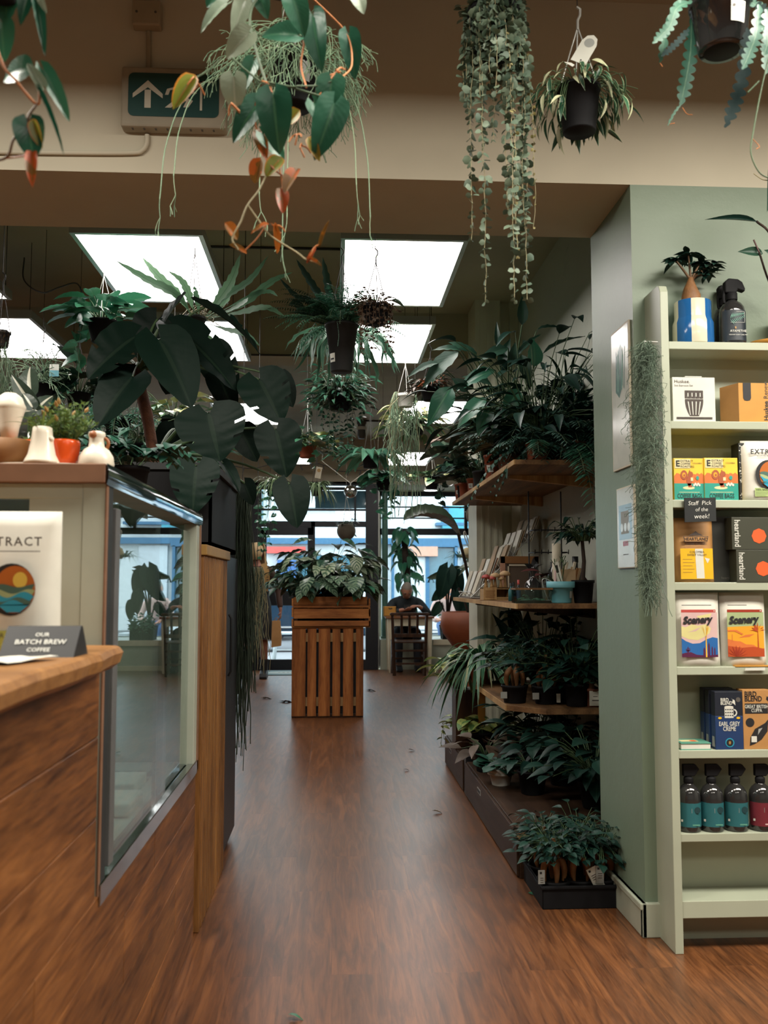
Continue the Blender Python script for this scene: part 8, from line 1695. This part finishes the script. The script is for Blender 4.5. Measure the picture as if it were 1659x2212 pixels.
for k in range(150):
    a = ru(-.2,PI+.2); r_ = .098; p0 = V3(math.cos(a)*r_*.5,ru(-.02,.07),1.735); p1 = V3(math.cos(a)*r_*1.0,.03+math.sin(a)*r_*.9,1.62); p2 = V3(math.cos(a)*r_*1.2+ru(-.02,.03),.05+math.sin(a)*r_*1.0,ru(1.36,1.48)); tube(b,np.vstack([bez(p0,p0+V3(math.cos(a)*.05,.04,.02),p1,4)[:-1],bez(p1,p1+V3(0,0,-.08),p2,5)]),[.011]*4+[.010,.009,.007,.004],'hair_blond',4,True)
bc = cap_hair('hair_blond',.098,.35,1.08,-.75); bc.xf(Matrix.Translation((0,-.02,1.62))@Matrix.Rotation(2.6,4,'Z')); part('hair', merge(b,bc), wm)
b = MB(); ribbon(b,spline([(.09,-.10,1.47),(.135,-.15,1.36),(.14,-.16,1.22),(.125,-.155,1.12)],6),.075,'scarf_ochre',V3(.3,-1,0),.1)
for k in range(4): ribbon(b,[(.105+.01*k,-.160,1.19+.035*k),(.165,-.166,1.195+.035*k)],.010,'ink_brown',V3(.3,-1,0),0)
part('scarf', b, wm)
for s_ in (-1,1): b = MB(); loft(b,[(s_*.105,.03,.02,.048,.06),(s_*.105,.03,.10,.048,.055),(s_*.105,.025,.24,.055,.058)],'boot_black',14); prism(b,[(.085,0),(-.155,0),(-.165,.03),(-.13,.07),(-.03,.10),(.08,.10)],0,s_*.105-.047,s_*.105+.047,'boot_black'); part('boot', b, wm, .008)
x0,x1,z0,z1 = pb(586,607,1341,1399,11.95); t = thing('paper_bag', 'brown paper bag carried by the person at the door', 'bag', ((x0+x1)/2,12.02,z0)); w,h = x1-x0,z1-z0; b = MB()
V = [(-w/2,-.05,0),(w/2,-.05,.02),(w/2,.05,.02),(-w/2,.05,0),(-w/2,-.04,h*.36),(w/2+.004,-.04,h*.38),(w/2+.004,.04,h*.38),(-w/2,.04,h*.36),(-w/2+.004,-.012,h),(w/2-.012,-.012,h),(w/2-.012,.012,h),(-w/2+.004,.012,h)]; b.add(V,[(3,2,1,0),(8,9,10,11)]+[(q*4+i,q*4+(i+1)%4,(q+1)*4+(i+1)%4,(q+1)*4+i) for q in (0,1) for i in range(4)],'kraft'); part('paper', b, t, .003); b = MB(); tube(b,bez((-w*.25,0,h-.01),(0,0,h+.09),(w*.25,0,h-.01),8),.004,'kraft',5); part('handle', b, t)
# ---------------------------------------------------------------- shopfront
def fx(px,Y): return P(px,1250,Y)[0]
def fz(py,Y): return P(720,py,Y)[2]
B = lambda b,a,c,u,d,Y,th=.06,m='frame_black': box(b,fx(a,Y),fx(c,Y),Y,Y+th,max(0,fz(d,Y)),fz(u,Y),m)
ZT = fz(1044,EY)
xr = fx(818,EY)
slab('wall_front', -4.2, xr+.0, EY, EY+.25, ZT, 3.4, 'cream_paint')
slab('wall_front_bay', xr, 2.62, EY, EY+.25, fz(1046,EY), 3.4, 'cream_paint')
slab('ceiling_bay', xr-.05, 2.62, EY+.25, GY+.25, fz(1048,EY)+.02, fz(1048,EY)+.12, 'cream_paint')
# left glazing, door, sidelight
b = MB(); B(b,540,563,1044,1452,EY,.12); B(b,790,817,1044,1452,EY,.14); B(b,540,800,1040,1048,EY,.12); B(b,563,790,1099,1103,EY); B(b,563,790,1126,1138,EY,.08); B(b,575,677,1138,1156,EY); B(b,671,680,1126,1452,EY,.07); B(b,765,769,1048,1127,EY,.05); B(b,563,790,1052,1058,EY,.05)
B(b,680,790,1296,1308,EY); B(b,680,790,1425,1450,EY); B(b,680,790,1060,1098,EY+.05,.02,'car_glass')
struct('window_1', b, .002); w1 = bpy.data.objects['window_1']
b = MB(); B(b,563,790,1048,1126,EY+.03,.004,'window_glass'); B(b,680,790,1138,1425,EY+.03,.004,'window_glass'); part('pane', b, w1)
b = MB(); B(b,563,575,1140,1450,EY-.01,.055); B(b,664,672,1140,1450,EY-.01,.055); B(b,563,672,1276,1308,EY-.01,.055); B(b,563,672,1424,1449,EY-.01,.055); B(b,563,672,1140,1156,EY-.01,.055); struct('door_1', b, .002); d1 = bpy.data.objects['door_1']
b = MB(); B(b,575,664,1156,1276,EY+.012,.004,'window_glass'); B(b,575,664,1308,1424,EY+.012,.004,'window_glass'); part('pane', b, d1); b = MB(); tube(b,[(fx(655,EY),EY-.05,.9),(fx(655,EY),EY-.05,1.25)],.012,'brushed_steel',8); part('door_handle', b, d1)
b = MB()
B(b,360,372,1044,1452,EY,.12); B(b,530,540,1044,1452,EY,.06,'pillar_paint'); B(b,160,540,1090,1100,EY); B(b,160,540,1440,1455,EY); B(b,160,540,1044,1052,EY); B(b,160,172,1044,1452,EY,.12); struct('window_2', b, .002); b = MB(); B(b,172,535,1052,1440,EY+.03,.004,'window_glass'); part('pane', b, bpy.data.objects['window_2'])
slab('wall_front_left', -4.2, fx(160,EY), EY, EY+.25, 0, ZT, 'cream_paint')
# bay: platform, return wall, window
PZ = .42
slab('floor_bay', fx(822,EY), 2.62, EY+.02, GY+.25, -.12, PZ, 'skirting_paint'); b = MB(); box(b,1.42,2.5,EY-.005,EY+.03,PZ-.075,PZ+.004,'cream_wood'); box(b,1.42,2.5,EY+.004,EY+.02,0,.07,'cream_wood'); struct('trim_2', b, .003)
slab('wall_bay_return', xr-.02, xr+.02, EY+.14, GY+.1, 0, 3.3, 'poster_white')
b = MB(); x1_ = 1090
B(b,820,x1_,1046,1061,GY,.06,'pillar_paint'); B(b,820,x1_,1061,1071,GY); B(b,820,x1_,1093,1096,GY,.03); B(b,820,x1_,1117,1120,GY,.03); B(b,820,x1_,1141,1155,GY); B(b,1004,1011,1071,1155,GY); B(b,816,824,1046,1400,GY,.05,'pillar_paint'); B(b,820,x1_,1382,1396,GY,.06); B(b,1072,x1_,1046,1400,GY)
struct('window_3', b, .002); b = MB(); B(b,824,1075,1070,1384,GY+.03,.004,'window_glass'); part('pane', b, bpy.data.objects['window_3'])
slab('wall_bay_dado', xr, 2.62, GY, GY+.2, PZ, fz(1394,GY), 'cream_paint')
b = MB(); xN,xA = fx(908,GY+.04), fx(931,GY+.04); zz = fz(1250,GY+.04); s = .115; Ms = lambda x: face_M((x,GY+.042,zz),(-1,0,0),(0,0,1))
def serif(b,M,strokes):
    for pl in strokes: flat(b,pl,M,'ink_black')
serif(b,Ms(xN),[rect(-.055,-.040,-.055,.055),[(-.055,.055),(-.030,.055),(.050,-.055),(.028,-.055)],rect(.036,.046,-.055,.055),rect(-.068,-.028,-.058,-.052),rect(.024,.060,.052,.058),rect(-.068,-.045,.052,.058)])
serif(b,Ms(xA),[[(-.006,.058),(.010,.058),(.052,-.055),(.026,-.055)],[(-.006,.058),(.004,.045),(-.036,-.055),(-.046,-.055)],rect(-.028,.03,-.018,-.008),rect(-.062,-.020,-.058,-.052),rect(.016,.066,-.058,-.052)])
o_ = single('window_lettering', b, 'black serif letters on the right shop window, seen from behind', 'lettering')
q = P(832,1300,13.55); b = MB(); tube(b,[(q[0],13.62,0),(q[0],13.62,fz(1062,13.6))],.045,'green_post',16); lathe(b,[(.06,0),(.06,.02),(.045,.03)],'green_post',16,(q[0],13.62,PZ)); single('drainpipe', b, 'pale green round post beside the right shop window', 'post')
x0,x1 = fx(575,12.9), fx(664,12.9); b = MB(); box(b,x0,x1,12.45,13.1,0,.012,'mat_teal'); flat(b,circ((x0+x1)/2,12.75,.26,24,.16),np.eye(4),'mat_pale',.0125)
for k in range(4): flat(b,rect((x0+x1)/2-.1+k*.06,(x0+x1)/2-.07+k*.06,12.72,12.78),np.eye(4),'ink_grey',.013)
single('door_mat', b, 'teal door mat with a pale oval lying inside the shop door', 'mat')
# plants in the window
def climb(px,Y,z0,z1,label):
    x = fx(px,Y); t = thing('climbing_pothos',label,'potted plant',(x,Y,z0)); b = MB(); pot(b,.11,.09,.18,'dark_grey'); part('pot', b, t); H_ = z1-z0; b = MB(); tube(b,[(0,0,.1),(-.01,0,H_*.5),(-.07,.0,H_)],[.055,.055,.045],'dark_bark',10); part('moss_pole', b, t); b = MB(); Ms = []
    for k in range(64):
        zc = ru(.2,H_+.05); a = ru(0,2*PI); h = V3(math.cos(a),math.sin(a),0); p = V3(-.07*(zc/H_)**2,0,zc)+h*.05; s_ = ru(.03,.09); e = p+h*s_+V3(0,0,.03); tube(b,[p,(p+e)/2+V3(0,0,.02),e],.004,'stem',4,False); Ms.append(leaf_mat(e,nrm(h*.6+V3(0,0,-ru(.2,1))+.3*rdir()),h+V3(0,0,.6)+.3*rdir(),ru(.14,.22),.85))
    scatter(b,T_HEART2,Ms,'pothos'); part('foliage', b, t)
climb(882,13.78,PZ,fz(1152,13.78),'green pothos climbing a dark pole behind the seated man')
# banana-like plant in the round brown planter
q = V3(fx(1016,8.3),8.3,0); t = thing('bird_of_paradise','large plant with one long torn leaf arching over the middle shelf end','potted plant',q); b = MB(); zb = fz(1398,8.3); zr = fz(1322,8.3)
pr = [(0,0),(.16,0),(.17,.03),(.10,.06),(.06,.2),(.08,zb-.03),(.17,zb+.01),(.25,zb+.12),(.275,zr-.12),(.255,zr),(.235,zr),(.24,zr-.1)]; lathe(b,pr,'wicker_red',32); lathe(b,[(.24,zr-.09),(0,zr-.08)],'soil',20); part('planter', b, t); b = MB(); sp = [P(x,y,yy)-q for x,y,yy in ((1018,1325,8.3),(1014,1270,8.2),(1005,1215,8.1),(996,1180,8.03),(990,1152,7.98))]; tube(b,spline(sp,6),[.016]*19 if False else .013,'dark_bark',8)
for pp in (((1020,1325),(1030,1260),(1040,1220)),((1012,1325),(1000,1290),(990,1270))): tube(b,spline([P(x,y,8.3)-q for x,y in pp],5),.012,'dark_bark',6)
part('stem', b, t); b = MB(); pts = spline([P(x,y,yy)-q for x,y,yy in ((992,1158,8.0),(970,1136,7.95),(938,1120,7.9),(905,1116,7.85),(872,1124,7.8))],8); tt = np.linspace(0,1,len(pts)); ribbon(b,pts,.20*np.minimum(1,.2+tt*2.0)*np.sqrt(np.maximum(0,1-tt**3.0))+.006,'banana',V3(.2,-.45,.85),.9,.14,11)
for base,tip,w,Yb in (((1036,1222),(990,1216),24,8.4),((1036,1200),(985,1232),20,8.5),((1030,1262),(1000,1300),26,8.3)):
    p,d,u,Ln,wf = pleaf(base,tip,w,Yb,Yb,(.2,-.6,.8)); scatter(b,T_OVALB,[leaf_mat(p-q,d,u,Ln,wf*1.9)],'banana')
part('foliage', b, t)
# dark big-leaved plant, basket, window-box
q = V3(fx(952,12.6),12.75,0); q = V3(fx(966,13.5),13.5,PZ); t = thing('colocasia','big dark-leaved plant standing in the right shop window','potted plant',q); b = MB(); pot(b,.12,.10,.2,'black_plastic'); part('pot', b, t)
bs = leafset(q,[((990,1232),(924,1250),26,13.3,'banana'),((968,1228),(950,1296),46,13.2,'ficus'),((980,1236),(996,1292),40,13.2,'ficus'),((962,1268),(934,1300),28,13.3,'dark_leaf'),((985,1280),(998,1326),34,13.2,'ficus'),((950,1305),(932,1336),24,13.4,'dark_leaf'),((1000,1300),(1014,1340),30,13.4,'ficus')],None,T_HEART2); part('foliage', merge(*bs.values()), t); b = MB()
for px,py in ((990,1232),(976,1226),(972,1240),(962,1262),(985,1270),(950,1300)): p = P(px,py,13.3)-q; tube(b,bez((0,0,.15),(p[0]*.3,p[1]*.3,p[2]*.8),p,6),.012,'dark_bark',5,False)
part('petiole', b, t)
x0,x1 = fx(952,13.45), fx(1000,13.45); t = thing('window_box','dark window box of small bushy plants on the window platform','planter',((x0+x1)/2,13.32,PZ)); b = MB(); w = (x1-x0)/2; box(b,-w,w,-.10,.10,0,.20,'black_plastic'); part('box_body', b, t, .004); f = MB(); Ms = []
for k in range(420): p = V3(ru(-w,w),ru(-.12,.12),.2+ru(-.12,.2)*rnd.random()); p[1] -= .04 if p[2] < .22 else 0; Ms.append(leaf_mat(p,rdir(-.4,.8),V3(0,0,1)+rdir(),ru(.04,.075),.9))
scatter(f,T_OVAL,Ms,'fern'); part('foliage', f, t)
q = P(1014,1196,11.4); t = thing('hanging_basket','woven straw basket hanging on a pale rope loop by the right window','basket',q); b = MB(); lathe(b,[(0,-.07),(.08,-.07),(.11,-.03),(.085,.05),(.045,.075)],'straw',20); part('basket', b, t); b = MB(); z1_ = P(1003,1148,11.4)[2]-q[2]; tube(b,spline([(.0,0,.06),(-.05,0,.18),(-.066,0,z1_-.02),(-.055,0,z1_),(-.042,0,z1_-.03),(.01,0,.08)],6),.008,'cord_white',6); tube(b,[(-.055,0,z1_-.004),(-.055,0,3.28-q[2])],.003,'wire_dark',5); part('rope', b, t)
part('foliage', up_z(straps(40,.30,.012,'strap',(.2,1.3),1.1,.03,0),.05).xf(Matrix.Translation((-.12,0,-.10))), t)
# ---------------------------------------------------------------- the street outside
b = MB(); box(b,-9,10,GY+.3,17.0,-.25,-.02,'pavement'); single('pavement', b, 'grey pavement outside the shop window', 'pavement'); 
b = MB(); box(b,-14,16,17.0,27,-.25,-.10,'road'); single('road', b, 'grey street beyond the pavement', 'road')
FY = 27.0
t = thing('facade', 'white building across the street with a blue shopfront', 'building', (2.6,FY,-.1)); XO, ZO = 2.6, -.1
def FB(b,a,c,u,d,m,th=.1,dy=0): x0,x1 = P(a,1250,FY)[0]-XO, P(c,1250,FY)[0]-XO; z0,z1 = P(720,d,FY)[2]-ZO, P(720,u,FY)[2]-ZO; box(b,x0,x1,-th-dy,-dy,max(0,z0),z1,m)
b = MB(); box(b,-18,16,0,.4,0,9,'facade_white'); part('wall', b, t); b = MB(); FB(b,470,1200,1163,1176,'facade_blue',.25); FB(b,845,990,1170,1182,'facade_blue',.3); FB(b,980,986,1180,1330,'facade_blue',.3); FB(b,845,850,1180,1330,'facade_blue',.3); FB(b,918,926,1180,1330,'facade_blue',.2); part('shopfront_frame', b, t); b = MB(); FB(b,926,980,1184,1320,'car_glass',.12); FB(b,850,896,1204,1320,'facade_grey',.12); FB(b,640,760,1200,1330,'car_glass',.12); FB(b,1000,1060,1180,1330,'facade_grey',.12); part('shop_window', b, t)
b = MB(); FB(b,880,943,1181,1202,'shop_pink',.35); part('fascia_sign', b, t); b = MB(); FB(b,897,919,1203,1320,'facade_white',.16); part('door', b, t); b = MB(); FB(b,953,1010,1094,1142,'facade_teal',.4); FB(b,953,966,1094,1118,'facade_blue',.45); FB(b,940,1090,1130,1136,'facade_blue',.42); part('projecting_sign', b, t); b = MB(); FB(b,575,660,1182,1196,'print_red',.35); FB(b,600,640,1210,1260,'blue_panel',.3); FB(b,470,566,1060,1120,'facade_teal',.3); FB(b,600,760,1066,1098,'facade_grey',.2); part('awning', b, t)
def car(name,label,x,y,z,col,L=4.1,flip=1):
    t = thing(name,label,'car',(x,y,z)); b = MB(); h = L/2
    pl = [(-h,.35),(-h+.05,.62),(-h+.25,.80),(-h*.52,.92),(-h*.22,1.36),(h*.35,1.42),(h*.62,1.30),(h*.86,.98),(h-.05,.90),(h,.55),(h-.04,.32)]; prism(b,[(p*flip,q) for p,q in pl][::flip],1,-.84,.84,col); part('body', b, t, .06, seg=3)
    b = MB(); 
    for pl in ([(-h*.44,.95),(-h*.19,1.29),(h*.06,1.33),(h*.06,.96)],[(h*.10,.96),(h*.10,1.33),(h*.34,1.34),(h*.58,1.24),(h*.70,.98)]): prism(b,[(p*flip,q) for p,q in pl][::flip],1,-.865,-.84,'car_glass')
    part('side_window', b, t); b = MB(); box(b,-h*.9,h*.95,-.862,-.84,.50,.53,'hub'); box(b,h*.2*flip-.09,h*.2*flip+.09,-.865,-.84,.82,.845,'hub'); part('trim_strip', b, t)
    for s in (-1,1): b = MB(); lathe(b,[(0,-.1),(.31,-.1),(.32,0),(.31,.1),(0,.1)],'tyre',24,(0,0,0),True,0,2*PI,Matrix.Translation((s*h*.62,-.76,.32))@Matrix.Rotation(PI/2,4,'X')); lathe(b,[(0,.105),(.19,.10)],'hub',16,(0,0,0),True,0,2*PI,Matrix.Translation((s*h*.62,-.76,.32))@Matrix.Rotation(PI/2,4,'X')); part('wheel', b, t)
car('parked_car','dark blue car parked outside the shop door',-1.1,18.2,-.10,'car_navy',4.2,-1)
car('parked_car','red car on the far side of the street behind the blue car',-2.6,22.6,-.10,'car_red',4.0,1)
t = thing('stool','white metal stool standing on the pavement outside the door','stool',(fx(620,14.9),14.9,-.02)); b = MB(); box(b,-.19,.19,-.19,.19,.44,.47,'facade_white'); part('seat', b, t, .01)
for sx in (-1,1):
    for sy in (-1,1): b = MB(); beam(b,(sx*.20,sy*.20,0),(sx*.16,sy*.16,.44),.03,.03,'facade_white'); part('leg', b, t)
b = MB(); beam(b,(-.19,-.19,.2),(.19,-.19,.2),.02,.02,'facade_white'); part('stretcher', b, t)
# the person sitting outside
so = V3(fx(968,15.2),15.25,-.02); t = thing('bench','grey bench on the pavement outside the right window','bench',so+V3(0,.1,0)); b = MB(); box(b,-.6,.6,-.2,.2,.40,.44,'facade_grey'); part('seat', b, t, .005)
for s_ in (-1,1): b = MB(); box(b,s_*.5-.03,s_*.5+.03,-.18,.18,0,.40,'facade_grey'); part('leg', b, t)
pr_ = thing('person','person in blue jeans and pale pink top sitting outside the right window','person',so+V3(0,.08,.44)); g = Graph(); ids = g.chain([L_(0,0,.10),L_(0,.02,.25),L_(0,.02,.40),L_(0,0,.52),L_(0,0,.58),L_(0,-.01,.63)],[(.15,.11),(.13,.10),(.15,.10),(.09,.07),.05,.05])
for s_ in (-1,1): w_ = L_(s_*.10,-.36,.20); i = g.chain([L_(s_*.19,0,.48),L_(s_*.25,-.08,.34),L_(s_*.25,-.16,.22),L_(s_*.18,-.27,.20),w_],[.055,.046,.04,.036,.026],ids[3]); g.hand(w_,i[-1],V3(-s_*.5,-.7,-.25),V3(0,-.2,-1),.5,.25,1)
for s_ in (-1,1): g.chain([L_(s_*.10,-.05,.09),L_(s_*.13,-.28,.11),L_(s_*.14,-.46,.10),L_(s_*.14,-.47,-.15),L_(s_*.14,-.45,-.38),L_(s_*.14,-.54,-.41)],[.085,.08,.06,.05,.036,.034],ids[0])
hb = head_mesh('skin',.10); hb.xf(Matrix.Translation((0,-.03,.72))); part('body', merge(g.mesh('skin'),hb), pr_)
g = Graph(); ids = g.chain([L_(0,0,.10),L_(0,.02,.25),L_(0,.02,.40),L_(0,0,.53)],[(.168,.128),(.15,.118),(.168,.118),(.10,.085)])
for s_ in (-1,1): g.chain([L_(s_*.19,0,.48),L_(s_*.25,-.08,.34),L_(s_*.25,-.16,.22),L_(s_*.19,-.26,.20)],[.07,.06,.052,.046],ids[3])
part('top', g.mesh('shirt_pink'), pr_); g = Graph(); ids = g.chain([L_(0,.02,.05),L_(0,0,.12)],[(.16,.12),(.17,.13)])
for s_ in (-1,1): g.chain([L_(s_*.11,-.08,.10),L_(s_*.13,-.28,.115),L_(s_*.14,-.46,.105),L_(s_*.14,-.47,-.15),L_(s_*.14,-.45,-.37)],[.105,.10,.082,.07,.062],ids[1])
part('jeans', g.mesh('jeans'), pr_); b = cap_hair('hair_grey',.10,.35,1.06,-.6); b.xf(Matrix.Translation((0,-.03,.72))); part('hair', b, pr_)
for s_ in (-1,1): b = MB(); prism(b,[(-.40,-.46),(-.66,-.46),(-.67,-.42),(-.58,-.38),(-.42,-.36)],0,s_*.14-.045,s_*.14+.045,'boot_black'); part('shoe', b, pr_, .01)
# ---------------------------------------------------------------- camera
cd = bpy.data.cameras.new('Camera'); cam = bpy.data.objects.new('Camera', cd); COL.objects.link(cam)
cam.location = (0,0,CAM_H); cam.rotation_euler = (PI/2+PITCH, 0, -YAW)
cd.sensor_fit = 'VERTICAL'; cd.sensor_height = 36; cd.lens = 36*F_PX/2212; cd.clip_start = .05; cd.clip_end = 200
cd.dof.use_dof = True; cd.dof.focus_distance = 4.4; cd.dof.aperture_fstop = 5.0
SC.camera = cam
SC.view_settings.view_transform = 'Standard'; SC.view_settings.look = 'None'; SC.view_settings.exposure = 0.0; SC.view_settings.gamma = 1.0; SC.view_settings.use_curve_mapping = False
cy = SC.cycles
cy.max_bounces = 8; cy.diffuse_bounces = 4; cy.glossy_bounces = 4; cy.transmission_bounces = 6; cy.transparent_max_bounces = 12
cy.use_denoising = True; cy.sample_clamp_indirect = 4.0; cy.caustics_reflective = False; cy.caustics_refractive = False
